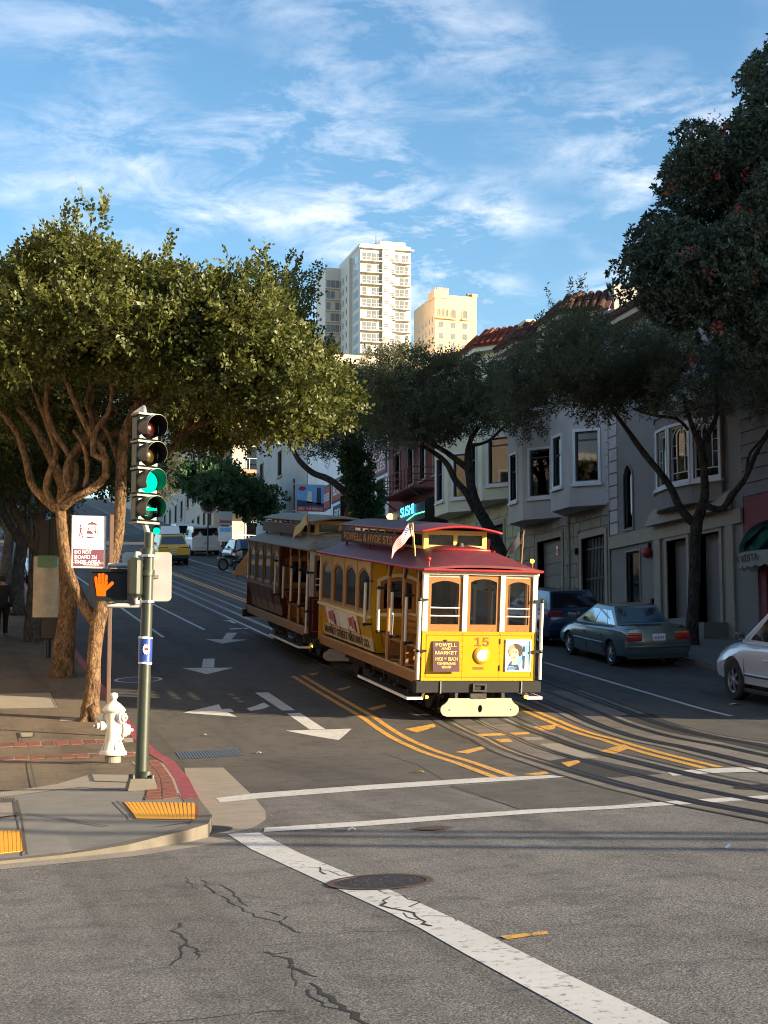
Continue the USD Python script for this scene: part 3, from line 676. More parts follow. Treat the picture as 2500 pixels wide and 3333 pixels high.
def tram(label, M4, dash, stripe, wallm, roof, rim, cler, own, number):
    T = Thing('tram', label, 'tram', mat4=M4)
    P = T.p
    # running gear
    P('underframe', cat([bx(-.55, .55, .35, TL - .35, .3, .62), bx(-1.0, 1.0, .1, TL - .1, .6, .7), bx(-.3, .3, 3.2, 5.2, .12, .35)]), 'black_rough')
    for y in (1.75, 6.5):
        tr = P('truck', cat([bx(s * .62 - .05, s * .62 + .05, y - .75, y + .75, .28, .44) for s in (-1, 1)] + [bx(-.6, .6, y - .08, y + .08, .25, .45)]), 'black_rough')
        for yy in (-.45, .45):
            for s in (-1, 1):
                P('wheel', cat([cyl((s * .47, y + yy, .31), (s * .57, y + yy, .31), .3, 18), cyl((s * .43, y + yy, .31), (s * .47, y + yy, .31), .34, 18)]), 'iron', 30, parent=tr)
    # floor and sills
    P('floor', bx(-1.08, 1.08, .06, TL - .06, .72, .8), 'wood_dark')
    for s in (-1, 1):
        P('sill', cbx(s * 1.08 - .07, s * 1.08 + .07, .1, TL - .1, .6, .8, .012), 'wood')
        P('sill_rail', bx(s * 1.135 - .03, s * 1.135 + .03, .1, TL - .1, .8, .83), 'cream_dull')
    # bumpers and fenders
    for y, d in ((0, -1), (TL, 1)):
        b = P('bumper', cbx(-1.27, 1.27, min(y + d * .1, y - d * .1), max(y + d * .1, y - d * .1), .47, .685, .015), 'black_rough')
        P('coupler_pocket', front(Polygon([(-.14, .5), (.14, .5), (.14, .65), (-.14, .65)]).difference(Polygon([(-.1, .53), (.1, .53), (.1, .62), (-.1, .62)])), .05, y + (d * .1 if d < 0 else .15)), 'iron', parent=b)
        for x in (-.78, .86):
            P('bumper_strap', bx(x - .012, x + .012, y + d * .11 - .012, y + d * .11 + .012, .465, .69), 'steel', parent=b)
    prof = []
    for s in (1, -1):
        a = [(.63, .385), (.655, .33), (.70, .285), (.77, .24), (.79, .19), (.785, .13), (.74, .07), (.66, .045)]
        prof += [(s * x, z) for x, z in (a if s > 0 else a[::-1])]
    fp = Polygon(prof).difference(affinity.scale(Point(0, .19).buffer(.07, 8), .62, 1.0)).difference(Point(-.62, .17).buffer(.014)).difference(Point(.62, .17).buffer(.014))
    fd = P('fender', front(fp, .035, -.16), 'cream_white' if own else 'fender_grey')
    P('fender_slot', bx(-.06, .06, -.15, -.13, .12, .27), 'black_rough', parent=fd)
    P('fender_bracket', cat([bx(-.2, .12, -.2, .05, .37, .47), bx(-.5, -.44, -.16, .2, .3, .48), bx(.44, .5, -.16, .2, .3, .48)]), 'iron')
    for s in (-1, 1):
        P('marker_lamp', ball((s * 1.0 - .05, -.12, .4), .034, 2), 'lamp_amber', True)
    # steps with white edges
    for s in (-1, 1):
        st = P('step', cat([bx(min(s * 1.08, s * 1.36), max(s * 1.08, s * 1.36), .12, 3.75, .34, .365)]), 'black_rough')
        P('step_edge', cat([bx(s * 1.37 - .014, s * 1.37 + .014, .1, 3.76, .325, .375), bx(min(s * 1.06, s * 1.38), max(s * 1.06, s * 1.38), .09, .12, .325, .375), hull([(s * 1.08 + a, .1 + b, z) for a in (-.02, .02) for b in (-.012, .012) for z in (.34, .36)] + [(s * 1.03 + a, .1 + b, .48) for a in (-.02, .02) for b in (-.012, .012)])]), 'white_paint', parent=st)
        for y in (.75, 1.7, 2.7, 3.5):
            P('step_hanger', cat([cyl((s * 1.1, y, .36), (s * 1.1, y, .62), .014, 6), bx(s * 1.13 - .04, s * 1.13 + .04, y - .05, y + .05, .365, .44)]), 'iron', parent=st)
    # the front wall: three dash panels, posts, three sashes
    def end_wall(y, d, full):
        ya = y
        fr = (lambda poly, t, off=0.0: front(poly, t, ya - off)) if d < 0 else (lambda poly, t, off=0.0: front(poly, t, ya + t + off))
        for a, b in ((-1.155, -.345), (-.34, .415), (.42, 1.155)):
            p_ = P('dash_panel', fr(sbox(a, .69, b, 1.61), .04), dash)
            ed = [sbox(a, 1.575, b, 1.608), sbox(a, .692, b, .722)]
            if a < -1: ed.append(sbox(a, .692, a + .03, 1.608))
            if b > 1: ed.append(sbox(b - .03, .692, b, 1.608))
            P('edge_band', fr(unary_union(ed), .004, .04), dash, parent=p_)
            ps = [sbox(a, 1.535, b, 1.545), sbox(a, .755, b, .765)]
            if a < -1: ps = [sbox(a + .08, 1.535, b, 1.545), sbox(a + .08, .755, b, .765), sbox(a + .08, .755, a + .09, 1.545)]
            if b > 1: ps = [sbox(a, 1.535, b - .08, 1.545), sbox(a, .755, b - .08, .765), sbox(b - .09, .755, b - .08, 1.545)]
            P('pinstripe', fr(unary_union(ps), .003, .04), stripe, parent=p_)
            if own and d < 0:
                rv = [cyl((x, ya - .043, z), (x, ya - .05, z), .006, 6) for x in np.arange(a + .06, b, .115) for z in (.705, 1.592)] + [cyl((x, ya - .043, z), (x, ya - .05, z), .006, 6) for z in np.arange(.76, 1.58, .115) for x in (a + .014, b - .014)]
                P('rivets', cat(rv), dash, parent=p_, kind='stuff')
        P('lintel', fr(sbox(-1.18, 2.67, 1.18, 2.75), .07), 'white_worn')
        for a, b in ((-1.16, -1.06), (-.365, -.27), (.4, .495), (1.065, 1.16)):
            P('post', bx(a, b, ya - .05, ya + .05, 1.612, 2.668), 'white_worn')
        for k, (a, b) in enumerate(((-1.06, -.365), (-.27, .4), (.495, 1.065))):
            top = 2.665 if k == 1 else 2.62
            o = arch_poly(a + .07, b - .07, 1.74, top - .07, .06)
            sh = P('sash', fr(sbox(a, 1.612, b, top).difference(o), .045, -.03), 'sash_brown')
            P('pane', bx(a + .05, b - .05, ya + .005, ya + .011, 1.72, top - .06), 'pane', parent=sh)
            if k != 1:
                P('guard_bar', cat([cyl((a + .05, ya - .012, z), (b - .05, ya - .012, z), .013, 6) for z in (1.9, 2.05)]), 'white_paint', parent=sh)
            if top < 2.66: P('head_board', fr(sbox(a, top, b, 2.668), .03, -.03), 'white_worn', parent=sh)
    end_wall(0, -1, True)
    end_wall(TL, 1, False)
    # roof and clerestory
    ys = np.array([-.16, -.1, .1, .35, .7, 1.1, 1.6, 2.2, 4, 6, 7.1, 7.6, 8.0, 8.3, 8.52])
    rf = P('roof', loft([tram_roof(y) for y in ys], ys, .045), roof, 40)
    P('roof_edge', cat([tube([(s * x, y, TH - .005) for y, x in ((-.16, 1.2), (.1, 1.235), (.6, 1.24), (TL + .1, 1.24))], .028, 6) for s in (-1, 1)] + [tube([(-1.2, -.16, TH - .005), (1.2, -.16, TH - .005)], .028, 6)]), rim, True, parent=rf)
    hood = [(.62 * math.cos(a), 1.02 - .30 * math.sin(a), 3.0 + .13 * math.sin(a)) for a in np.linspace(math.pi, 0, 13)]
    P('hood_rib', tube([(x, y, TH + .03 + (3.16 - .34 * max(0, min(1, (1.7 - y) / 1.9)) ** 2.2 - TH) * math.cos(abs(x / 1.245) ** 1.3 * math.pi / 2) ** .95) for x, y, z in hood], .03, 6), rim, True, parent=rf)
    cl = P('clerestory', cat([bx(s * .645 - .02, s * .645 + .02, 1.66, 7.3, 2.95, 3.14) for s in (-1, 1)] + [bx(s * .645 - .02, s * .645 + .02, 1.66, 7.3, 3.38, 3.44) for s in (-1, 1)]
                          + [bx(s * .645 - .02, s * .645 + .02, y - .035, y + .035, 3.14, 3.38) for s in (-1, 1) for y in np.linspace(1.7, 7.26, 9)]), cler)
    for s in (-1, 1):
        yy = np.linspace(1.7, 7.26, 9)
        for a, b in zip(yy[:-1], yy[1:]):
            P('vent_pane', bx(s * .64 - .005, s * .64 + .005, a + .03, b - .03, 3.13, 3.39), 'glass_dark', parent=cl)
    for y, d in ((1.62, -1), (7.3, 1)):
        e = P('clerestory_end', front(sbox(-.67, 2.85, .67, 3.46).difference(sbox(-.57, 3.17, -.04, 3.37)).difference(sbox(.04, 3.17, .57, 3.37)).difference(Polygon([(-.57, 2.96), (-.04, 3.02), (-.04, 3.11), (-.57, 3.11)])).difference(Polygon([(.57, 2.96), (.04, 3.02), (.04, 3.11), (.57, 3.11)])), .04, y + .02), cler)
        for a, b in ((-.58, -.03), (.03, .58)):
            P('pane', bx(a, b, y + .002, y + .008, 3.16, 3.38), 'pane_dusty', parent=e)
            P('pane', bx(a, b, y + .0021, y + .0079, 2.95, 3.12), 'pane_dusty', parent=e)
    yc = np.array([1.2, 1.3, 2.0, 4.5, 7.0, 7.6, 7.75]); xx = np.linspace(-.84, .84, 13)
    sec = lambda y: np.c_[xx, 3.45 + .15 * np.cos(xx / .84 * math.pi / 2) ** .9 * (1 - .5 * max(0, (1.5 - y) / .4) ** 2) + .0 * xx]
    cr = P('clerestory_roof', loft([sec(y) for y in yc], yc, .035), roof, 40)
    P('clerestory_edge', cat([tube([(x, 1.19, z - .015) for x, z in sec(1.2)], .026, 6), tube([(-.84, 1.19, 3.435), (-.84, 7.75, 3.435)], .02, 6), tube([(.84, 1.19, 3.435), (.84, 7.75, 3.435)], .02, 6)]), rim, True, parent=cr)
    P('bell', cat([spin([(0, .1), (.06, .09), (.08, .05), (.1, 0), (0, 0)], 14, (0, 1.3, 3.14)), cyl((0, 1.3, 3.02), (0, 1.3, 3.14), .02, 6), bx(-.16, .16, 1.26, 1.34, 3.02, 3.06)]), 'iron', 40)
    # corner knobs on the roof
    for s in (-1, 1):
        kb = P('roof_lamp', cat([cyl((s * 1.05, .02, TH + .03), (s * 1.05, .02, TH + .16), .022, 8)]), rim)
        P('lamp_globe', ball((s * 1.05, .02, TH + .19), .043, 2), 'lamp_amber' if s > 0 else rim, True, parent=kb)
    # route boards
    for s in (-1, 1):
        rb = P('route_board', cbx(s * .93 - .025, s * .93 + .025, 2.5, 7.25, 3.06, 3.34, .008), 'sign_maroon' if own else 'wood_dark')
        P('board_bracket', cat([bx(s * .9 - .02, s * .9 + .02, y - .03, y + .03, 2.95, 3.1) for y in (2.8, 4.9, 6.9)]), 'roof_red', parent=rb)
        P('end_lamp_box', cat([bx(s * .93 - .12, s * .93 + .06, 2.28, 2.49, 3.05, 3.3), cyl((s * .93 - .03, 2.27, 3.17), (s * .93 - .03, 2.24, 3.17), .05, 10)]), 'trim_red' if own else 'wood', parent=rb)
        if own:
            P('lettering', text('POWELL & HYDE STS.', .16, (s * .957, 7.0 if s < 0 else 2.75, 3.12), (0, -1.0 if s < 0 else 1.0, 0), (0, 0, 1), width=4.2), 'gold_dull', parent=rb)
    # open front section: posts, brackets, white grab poles, benches
    for s in (-1, 1):
        for y in (.42, 1.42, 2.5):
            po = P('stanchion', cat([tube([(s * 1.1, y, .8), (s * 1.1, y, 1.25), (s * 1.1, y, 1.32), (s * 1.1, y, 1.95), (s * 1.1, y, 2.0), (s * 1.1, y, 2.74)], [.05, .05, .033, .033, .045, .045], 8)]), 'wood', 40)
            P('bracket', hull([(s * 1.1 + e, y + a, z) for e in (-.02, .02) for a, z in ((0, 2.74), (.22, 2.74), (0, 2.45), (-.22, 2.74))]), 'black_rough', parent=po)
        for y, z0, z1 in ((-.09, .72, 2.2), (.78, 1.32, 2.22), (1.78, 1.35, 2.25), (2.78, 1.36, 2.24), (3.86, 1.42, 2.32)):
            gp = P('grab_pole', cyl((s * 1.24, y, z0), (s * 1.24, y, z1), .033, 10), 'white_worn', 40)
            P('pole_clamp', cat([bx(min(s * 1.08, s * 1.28), max(s * 1.08, s * 1.28), y - .025, y + .025, z - .02, z + .02) for z in ((z0, z1) if z0 > 1 else (1.25, z1))] + [ball((s * 1.24, y, z), .045, 1) for z in ((z0, z1) if z0 > 1 else (1.25, z1))]), 'black', parent=gp)
        P('bench', cat([bx(min(s * .35, s * .85), max(s * .35, s * .85), .75, 3.7, 1.16, 1.22)] + [bx(min(s * .38, s * .8), max(s * .38, s * .8), y - .03, y + .03, .8, 1.16) for y in (.85, 2.2, 3.6)]), 'wood')
        P('bench_back', cat([bx(s * .36 - .02, s * .36 + .02, .75, 3.7, z, z + .09) for z in (1.3, 1.43, 1.56)] + [bx(s * .36 - .025, s * .36 + .025, y - .03, y + .03, 1.2, 1.68) for y in (.8, 2.2, 3.65)]), 'wood')
    P('grip_lever', cat([tube([(-.05, 1.2, .8), (-.05, 1.35, 2.0)], [.04, .03], 8), tube([(.12, 1.3, .8), (.12, 1.1, 2.05)], [.035, .025], 8), bx(-.25, .3, .9, 1.7, .8, 1.0)]), 'iron', 40)
    # bulkhead and closed section
    B0 = 3.84
    op = [arch_poly(-.92, -.1, 1.66, 2.42, .1), arch_poly(.1, .92, 1.66, 2.42, .1)]
    bulk = Polygon([(-.96, .82), (.96, .82), (1.0, 1.05), (1.1, 1.55), (1.1, 2.72), (-1.1, 2.72), (-1.1, 1.55), (-1.0, 1.05)])
    bh = P('bulkhead', front(bulk.difference(op[0].union(op[1])), .05, B0 + .05), wallm)
    for o in op:
        P('window_frame', front(o.buffer(.07, join_style=2).difference(o), .03, B0), 'cream' if own else 'brown_dull', parent=bh)
        P('sash', front(o.difference(o.buffer(-.09)), .03, B0 + .04), 'sash_brown', parent=bh)
        P('pane', front(o.buffer(-.08), .006, B0 + .03), 'pane', parent=bh)
    P('pinstripe', front(Polygon([(-.82, .95), (.82, .95), (.95, 1.5), (-.95, 1.5)]).difference(Polygon([(-.805, .963), (.805, .963), (.933, 1.487), (-.933, 1.487)])), .004, B0), stripe, parent=bh)
    for s in (-1, 1):
        # the lower body leans inwards towards the sill
        lean = lambda z: 1.02 + .14 * max(0, min(1, (z - .95) / .6))
        lo = lambda y0, y1, z0, z1, out=0.0: hull([(s * (lean(z) + o + out), y, z) for y in (y0, y1) for z in (z0, z1) for o in (-.04, 0)])
        P('letter_board', lo(B0, TL - .02, .84, 1.12), 'panel_cream' if own else 'brown_dull')
        bp = P('side_panel', lo(B0, TL - .02, 1.125, 1.54), wallm)
        P('belt_rail', bx(min(s * 1.1, s * 1.2), max(s * 1.1, s * 1.2), B0, TL, 1.54, 1.6), 'cream' if own else 'brown_dull')
        for k in range(1, 5):
            y = B0 + k * (TL - B0) / 5
            P('panel_joint', lo(y - .006, y + .006, .84, 1.54, .004), 'tram_stripe', parent=bp)
        for a, b, m_ in ((4.9, 5.75, 'poster_pink'), (5.8, 6.75, 'poster_white'), (6.8, 7.75, 'poster_pink')):
            po = P('poster', lo(a, b, 1.14, 1.52, .012), 'poster_white' if own else 'wood_dark', parent=bp)
            if own and m_ == 'poster_pink':
                P('printed_figure', cat([lo(a + .2 + j * .18, a + .34 + j * .2, 1.16 + .04 * j, 1.48 - .03 * j, .017 + .001 * j) for j in range(3)]), 'poster_pink', parent=bp)
                P('printed_figure', lo(a + .1, a + .22, 1.15, 1.4, .02), 'hair', parent=bp)
        if own:
            P('lettering', text('MARKET STREET RAILWAY CO.', .15, (s * 1.045, TL - .2 if s < 0 else B0 + .2, .91), (0, -1.0 if s < 0 else 1.0, 0), (s * .1, 0, 1), width=4.1), 'letter_dark', parent=bp)
        n = 4; w = (TL - B0) / n
        P('window_band', side(sbox(B0, 1.6, TL, 2.74).difference(unary_union([arch_poly(B0 + i * w + .09, B0 + (i + 1) * w - .09, 1.64, 2.58, .17) for i in range(n)])), .04, 1.1, s), 'cream_dull' if own else 'brown_dull')
        for i in range(n):
            o = arch_poly(B0 + i * w + .09, B0 + (i + 1) * w - .09, 1.64, 2.58, .17)
            sh = P('window_sash', side(o.difference(o.buffer(-.06)), .03, 1.095, s), 'sash_brown')
            P('pane', side(o.buffer(-.055), .006, 1.1, s), 'pane_tram', parent=sh)
            P('mullion', bx(s * 1.145 - .012, s * 1.145 + .012, B0 + i * w - .03, B0 + i * w + .03, 1.6, 2.72), 'cream_dull' if own else 'brown_dull', parent=sh)
    P('interior_bench', cat([bx(min(s * .6, s * .98), max(s * .6, s * .98), B0 + .2, TL - .2, 1.1, 1.22) for s in (-1, 1)] + [bx(s * .98 - .03, s * .98 + .03, B0 + .2, TL - .2, 1.22, 1.62) for s in (-1, 1)]), 'wood')
    P('ceiling', bx(-1.05, 1.05, .1, TL - .1, 2.735, 2.75), 'cream_dull')
    # headlamp, number and boards on the front
    hl = P('headlamp', cat([place(spin([(.1, 0), (.16, 0), (.165, .02), (.13, .045), (.1, .05)], 24), (.05, -.04, 1.17), (1, 0, 0), (0, 0, 1), (0, -1, 0))]), dash if own else 'iron', 40)
    P('lens', place(spin([(0, .04), (.05, .036), (.1, .02), (.1, .0), (0, 0)], 24), (.05, -.045, 1.17), (1, 0, 0), (0, 0, 1), (0, -1, 0)), 'lamp_white' if own else 'glass_sky', True, parent=hl)
    P('number', text(number, .155, (.05, -.043, 1.345), (1, 0, 0), (0, 0, 1), width=.29, center=True), 'number_brown' if own else 'gold_dull')
    P('badge', front(sbox(-.12, .9, .1, .95), .003, -.041), 'number_brown' if own else 'gold_dull')
    for z in (.93, 1.43):
        P('hinge', cbx(.405, .43, -.055, -.04, z - .05, z + .05, .004), 'iron' if own else dash)
    sg = P('route_sign', hull([(x, y - o, z) for x in (-.95, -.42) for (y, z) in ((-.05, 1.43), (-.13, .87)) for o in (0, .015)]), 'sign_maroon')
    upv = np.array([0, .08, .56]); upv /= np.linalg.norm(upv)
    for w_, h_, z_, wd in (('POWELL', .06, 1.335, .42), ('AND', .042, 1.275, .19), ('MARKET', .06, 1.19, .44), ('HYDE', .062, 1.075, .15), ('AND', .028, 1.1, .06), ('BEACH', .062, 1.075, .19), ('FISHERMANS', .044, 1.0, .37), ('WHARF', .044, .935, .19)):
        x = -.685 + {'HYDE': -.14, 'BEACH': .13}.get(w_, 0.0) + (-.02 if h_ == .028 else 0)
        y = -.065 - (1.43 - z_) * .143 - .003
        P('lettering', text(w_, h_, (x, y, z_), (1, 0, 0), upv, .003, wd, center=True), 'gold', parent=sg)
    P('hook', bx(-.7, -.66, -.075, -.04, 1.42, 1.46), 'iron', parent=sg)
    if own:
        ad = P('poster_frame', front(sbox(.53, .87, 1.06, 1.47).difference(sbox(.555, .895, 1.035, 1.445)), .025, -.04), 'poster_white')
        P('poster_sheet', front(sbox(.55, .89, 1.04, 1.45), .008, -.04), 'poster_white', parent=ad)
        def pr(poly, k, m_): P('print', front(Polygon(poly).buffer(.004) if not hasattr(poly, 'area') else poly, .002, -.048 - k * .002), m_, parent=ad)
        pr(sbox(.76, .93, 1.015, 1.375), 0, 'poster_blue')
        pr([(.80, .91), (1.01, .91), (1.0, 1.03), (.93, 1.17)], 1, 'poster_white')
        pr([(.585, .9), (.83, .9), (.8, .98), (.74, 1.03), (.66, 1.06), (.61, 1.0)], 2, 'poster_navy')
        pr(affinity.scale(Point(.715, 1.21).buffer(.1, 10), .82, 1.25), 3, 'skin')
        pr([(.67, 1.0), (.76, 1.0), (.765, 1.13), (.68, 1.13)], 2.5, 'skin')
        pr([(.61, 1.2), (.6, 1.28), (.64, 1.36), (.7, 1.385), (.72, 1.3), (.68, 1.31), (.65, 1.25), (.635, 1.15)], 4, 'hair_tan')
        pr([(.7, 1.385), (.79, 1.385), (.86, 1.34), (.88, 1.24), (.84, 1.16), (.81, 1.2), (.8, 1.28), (.75, 1.3), (.725, 1.33)], 4.4, 'hair')
        pr([(.675, 1.24), (.705, 1.245), (.705, 1.235), (.675, 1.232)], 5, 'hair'); pr([(.735, 1.243), (.765, 1.238), (.765, 1.229), (.735, 1.234)], 5, 'hair')
        pr([(.695, 1.125), (.745, 1.125), (.74, 1.135), (.7, 1.135)], 5, 'poster_pink')
        pr([(.9, .95), (.915, .91), (.93, .95), (.93, 1.34), (.9, 1.34)], 5.5, 'poster_navy')
        pr(sbox(.885, 1.17, .945, 1.24), 6, 'poster_white')
        for k, z in enumerate((.955, .93, .905)): pr(sbox(.595, z, .595 + (.11, .16, .13)[k], z + .012), 5, 'poster_blue')
    return T
mat('cream_gold', (.66, .44, .12), .45, var=.08)
mat('cream_white', (.36, .325, .235), .45, var=.07, scale=5)
mat('fender_grey', (.5, .49, .46), .5, var=.1)
mat('gold_dull', (.42, .27, .1), .6)
mat('number_brown', (.2, .085, .012), .5)
glass('pane_tram', clear=.35, rough=.04)
glass('pane_dusty', clear=.6, rough=.25)
def tram_frame(x, y0):
    za, zb = float(gz(x, y0 + 1.7)), float(gz(x, y0 + 6.5))
    th = math.atan2(zb - za, 4.8)
    yv, zv = np.array([0, math.cos(th), math.sin(th)]), np.array([0, -math.sin(th), math.cos(th)])
    o = np.array([x, y0, za - math.tan(th) * 1.7]) + zv * .01
    return np.array([[.972, 0, 0, 0], [*yv, 0], [*zv, 0], [*o, 1]]), o, yv, zv
F1, o1, yv1, zv1 = tram_frame(9.56, 28.0)
tram('yellow tram with red roof and lit headlamp rolling down to the crossing', F1, 'tram_yellow', 'tram_stripe', 'tram_yellow', 'roof_red', 'trim_red', 'cream_gold', True, '15')
F2, o2, yv2, zv2 = tram_frame(9.62, 37.7)
tram('maroon and cream tram waiting close behind the yellow one', F2, 'tram_maroon', 'gold_dull', 'tram_maroon', 'roof_tan', 'roof_tan', 'gold_dull', False, '9')
# flags fixed to the roofs
def flag(o, yv, zv, x, y, z, lean, size, label, cloth, mats):
    base = np.array(o) + np.array([1, 0, 0]) * x + yv * y + zv * z
    t = Thing('flag', label, 'flag', base)
    top = np.array([lean, -.02, .62])
    t.p('pole', tube([(0, 0, -.02), tuple(top)], [.014, .012], 6), 'gold' if mats == 'us' else 'wood')
    n, m_ = 13, 12
    def pt(u, v):       # u from the pole outwards, v from the top down
        a = top * (1 - .42 * v)
        sag = u * u * .5 + u * .28
        return a + np.array([-u * size * .62 - .05 * v * u, .05 * math.sin(u * 7 + v * 2), -sag * size * .95 + .03 * math.sin(u * 9)])
    def sheet(u0, u1, v0, v1, off=0.0):
        us, vs = np.linspace(u0, u1, 8), np.linspace(v0, v1, 4)
        P = np.array([[pt(u, v) for v in vs] for u in us]).reshape(-1, 3)
        F = []
        for i in range(7):
            for j in range(3):
                a = i * 4 + j; F += [[a, a + 1, a + 5], [a, a + 5, a + 4]]
        A = trimesh.Trimesh(P + [0, -.004 - off, 0], F, process=False); B = trimesh.Trimesh(P + [0, .004 + off, 0], np.array(F)[:, ::-1], process=False)
        return cat([A, B])
    if mats == 'us':
        for k in range(m_ + 1):
            t.p('stripe', sheet(0, 1, k / 13, (k + 1) / 13), 'fabric_red' if k % 2 == 0 else 'fabric_white', True)
        ca = t.p('canton', sheet(0, .42, 0, 7 / 13, .003), 'fabric_navy', True)
        st = [ball(pt(.05 + .065 * i + .03 * (j % 2), .05 + .085 * j) + np.array([0, -.009, 0]), .008, 0) for i in range(6) for j in range(6)]
        t.p('stars', cat(st), 'fabric_white', parent=ca, kind='stuff')
    else:
        t.p('cloth', sheet(0, 1, 0, 1), cloth, True)
    return t
flag(o1, yv1, zv1, -.98, 1.05, 2.98, -.06, .62, 'striped red white and blue flag on the front left roof edge of the yellow tram', None, 'us')
flag(o1, yv1, zv1, 1.0, .55, 2.9, .05, .5, 'dark drooping flag on the right roof edge of the yellow tram', 'fabric_black', 'plain')
flag(o2, yv2, zv2, -.95, 1.1, 2.98, -.02, .55, 'pale straw coloured flag hanging on the roof of the maroon tram', 'fabric_straw', 'plain')
# ------------------------------------------------------------------ houses on the right
XF = 20.5
mat('stucco_grey', (.42, .39, .375), .8, var=.16, scale=.8, detail=8.0, bump=.15, bscale=30)
mat('stone_olive', (.25, .215, .16), .85, var=.16, scale=2.3, bump=.25, bscale=40)
mat('stucco_dark', (.2, .18, .165), .8, var=.16, scale=.8, detail=8.0, bump=.15, bscale=30)
mat('stucco_green', (.56, .57, .43), .8, var=.16, scale=.8, detail=8.0, bump=.12, bscale=30)
mat('stone_lime', (.36, .37, .22), .85, var=.12, scale=2.3, bump=.22, bscale=40)
mat('trim_beige', (.3, .25, .19), .75, var=.1)
mat('trim_white', (.6, .6, .6), .55, var=.06)
MAT['trim_white_in'] = MAT['trim_white']
mat('door_black', (.02, .018, .016), .5)
mat('garage_grey', (.15, .14, .115), .6, var=.06)
mat('maroon_wall', (.19, .035, .045), .75, var=.15, bump=.1)
mat('siding_grey', (.15, .142, .138), .75, var=.12, scale=4)
mat('awning_green', (.005, .11, .075), .7, var=.12)
mat('valance', (.5, .5, .46), .8)
mat('tile_red', (.3, .075, .04), .75, var=.35, scale=2.7)
mat('tile_brown', (.13, .06, .042), .8, var=.4, scale=2.7)
mat('brick_red_wall', (.16, .035, .028), .8, var=.15, scale=2)
mat('stucco_white', (.62, .62, .64), .8, var=.16, scale=.8, detail=8.0)
mat('stucco_warm', (.42, .36, .29), .8, var=.08, scale=1.2)
mat('stucco_pale', (.34, .32, .3), .8, var=.16, scale=.8, detail=8.0)
mat('orange_sign', (.3, .06, .03), .6)
mat('navy_sign', (.02, .028, .07), .6)
mat('roofing', (.1, .095, .09), .9)
mat('curtain', (.5, .42, .24), .9)
mat('room_dark', (.02, .019, .018), .9)
glow('neon_blue', (.05, .5, 1.0), 2.2)
glow('neon_green', (.1, .9, .35), 1.0)
glow('lantern_warm', (1.0, .6, .2), 1.2)

def window(T, parent, p0, p1, u0, u1, z0, z1, fr=.09, fm='trim_white', pm='pane_house', back='room_dark', bars=(), arch=0.0, sill=True, out=.04, deep=.1):
    """frame > pane, backing, bars, sill; set into an opening of the wall p0->p1"""
    o = arch_poly(u0, u1, z0, z1, arch) if arch else sbox(u0, z0, u1, z1)
    f = T.w('window', wall(p0, p1, o.buffer(fr, join_style=2).difference(o), out + deep, out), fm, parent=parent)
    T.w('pane', wall(p0, p1, o.buffer(.01), .012, -deep + .012), pm, parent=f)
    T.w('room', wall(p0, p1, o.buffer(.01), .02, -deep - .25), back, parent=f)
    T.w('sash', wall(p0, p1, o.difference(o.buffer(-.045)), .05, -deep + .06), 'dark_grey' if fm != 'trim_white_in' else 'trim_white', parent=f)
    for b in bars:
        T.w('bar', wall(p0, p1, b.intersection(o), .03, -deep + .045), 'trim_white' if fm == 'trim_white_in' else 'dark_grey', parent=f)
    if sill: T.w('sill', wall(p0, p1, sbox(u0 - fr - .06, z0 - fr - .07, u1 + fr + .06, z0 - fr + .003), out + .09, out + .06), fm if fm != 'trim_white_in' else 'trim_white', parent=f)
    return f
def opening(u0, u1, z0, z1, arch=0.0): return arch_poly(u0, u1, z0, z1, arch) if arch else sbox(u0, z0, u1, z1)
def seg(p0, p1): return math.hypot(p1[0] - p0[0], p1[1] - p0[1])
def stones(T, parent, p0, p1, area, w, h, m, z0, out=.035):
    """dressed blocks with recessed joints over an area of the wall"""
    x0, y0, x1, y1 = area.bounds; row = 0; z = z0
    while z < y1:
        u = x0 - (w / 2 if row % 2 else 0); i = 0
        while u < x1:
            ww = w * (.75 + .5 * ((row * 5 + i * 3) % 4) / 3)
            q = sbox(u + .018, z + .018, u + ww - .018, z + h - .018).intersection(area)
            if q.area > .02: T.w('stone', wall(p0, p1, q, out + .02, out), m, parent=parent)
            u += ww; i += 1
        z += h; row += 1
def tiles(T, p0, p1, z_lo, z_hi, depth, m, r=.13, rows=3):
    """barrel tiles on a short sloping eave over the wall line p0->p1, rising inwards by depth"""
    L = seg(p0, p1); t = (np.array(p1) - np.array(p0)) / L; n = np.array([t[1], -t[0]])
    dz = z_hi - z_lo; k = int(L / (2 * r))
    base = T.w('roof_slope', place(ext(sbox(0, 0, L, math.hypot(depth, dz)), .04), (*p0, z_lo - .06), (*t, 0), tuple(np.array([*(-n * depth), dz]) / math.hypot(depth, dz)), tuple(np.cross((*t, 0), np.array([*(-n * depth), dz]) / math.hypot(depth, dz)))), m)
    up = np.array([*(-n * depth), dz]); sl = np.linalg.norm(up); up = up / sl; nrm = np.cross((*t, 0), up)
    if nrm[2] < 0: nrm = -nrm
    for i in range(k):
        for j in range(rows):
            a = np.array([*(np.array(p0) + t * (i + .5) * 2 * r), z_lo]) + up * sl * j / rows - up * .04 + nrm * (.02 * (1 - 0))
            b = a + up * (sl / rows + .08) - nrm * .03
            th = np.linspace(0, math.pi, 6); V = []
            for c, rr in ((a, r), (b, r * .85)):
                V += [c + np.array([*t, 0]) * rr * math.cos(x) + nrm * rr * .8 * math.sin(x) for x in th]
            F = []
            for q in range(5): F += [[q, q + 1, q + 7], [q, q + 7, q + 6]]
            F += [[0, q + 1, q] for q in range(1, 5)]
            F = np.array(F)
            T.w('roof_tile', trimesh.Trimesh(V, np.vstack([F, F[:, ::-1]]), process=False), m, parent=base)

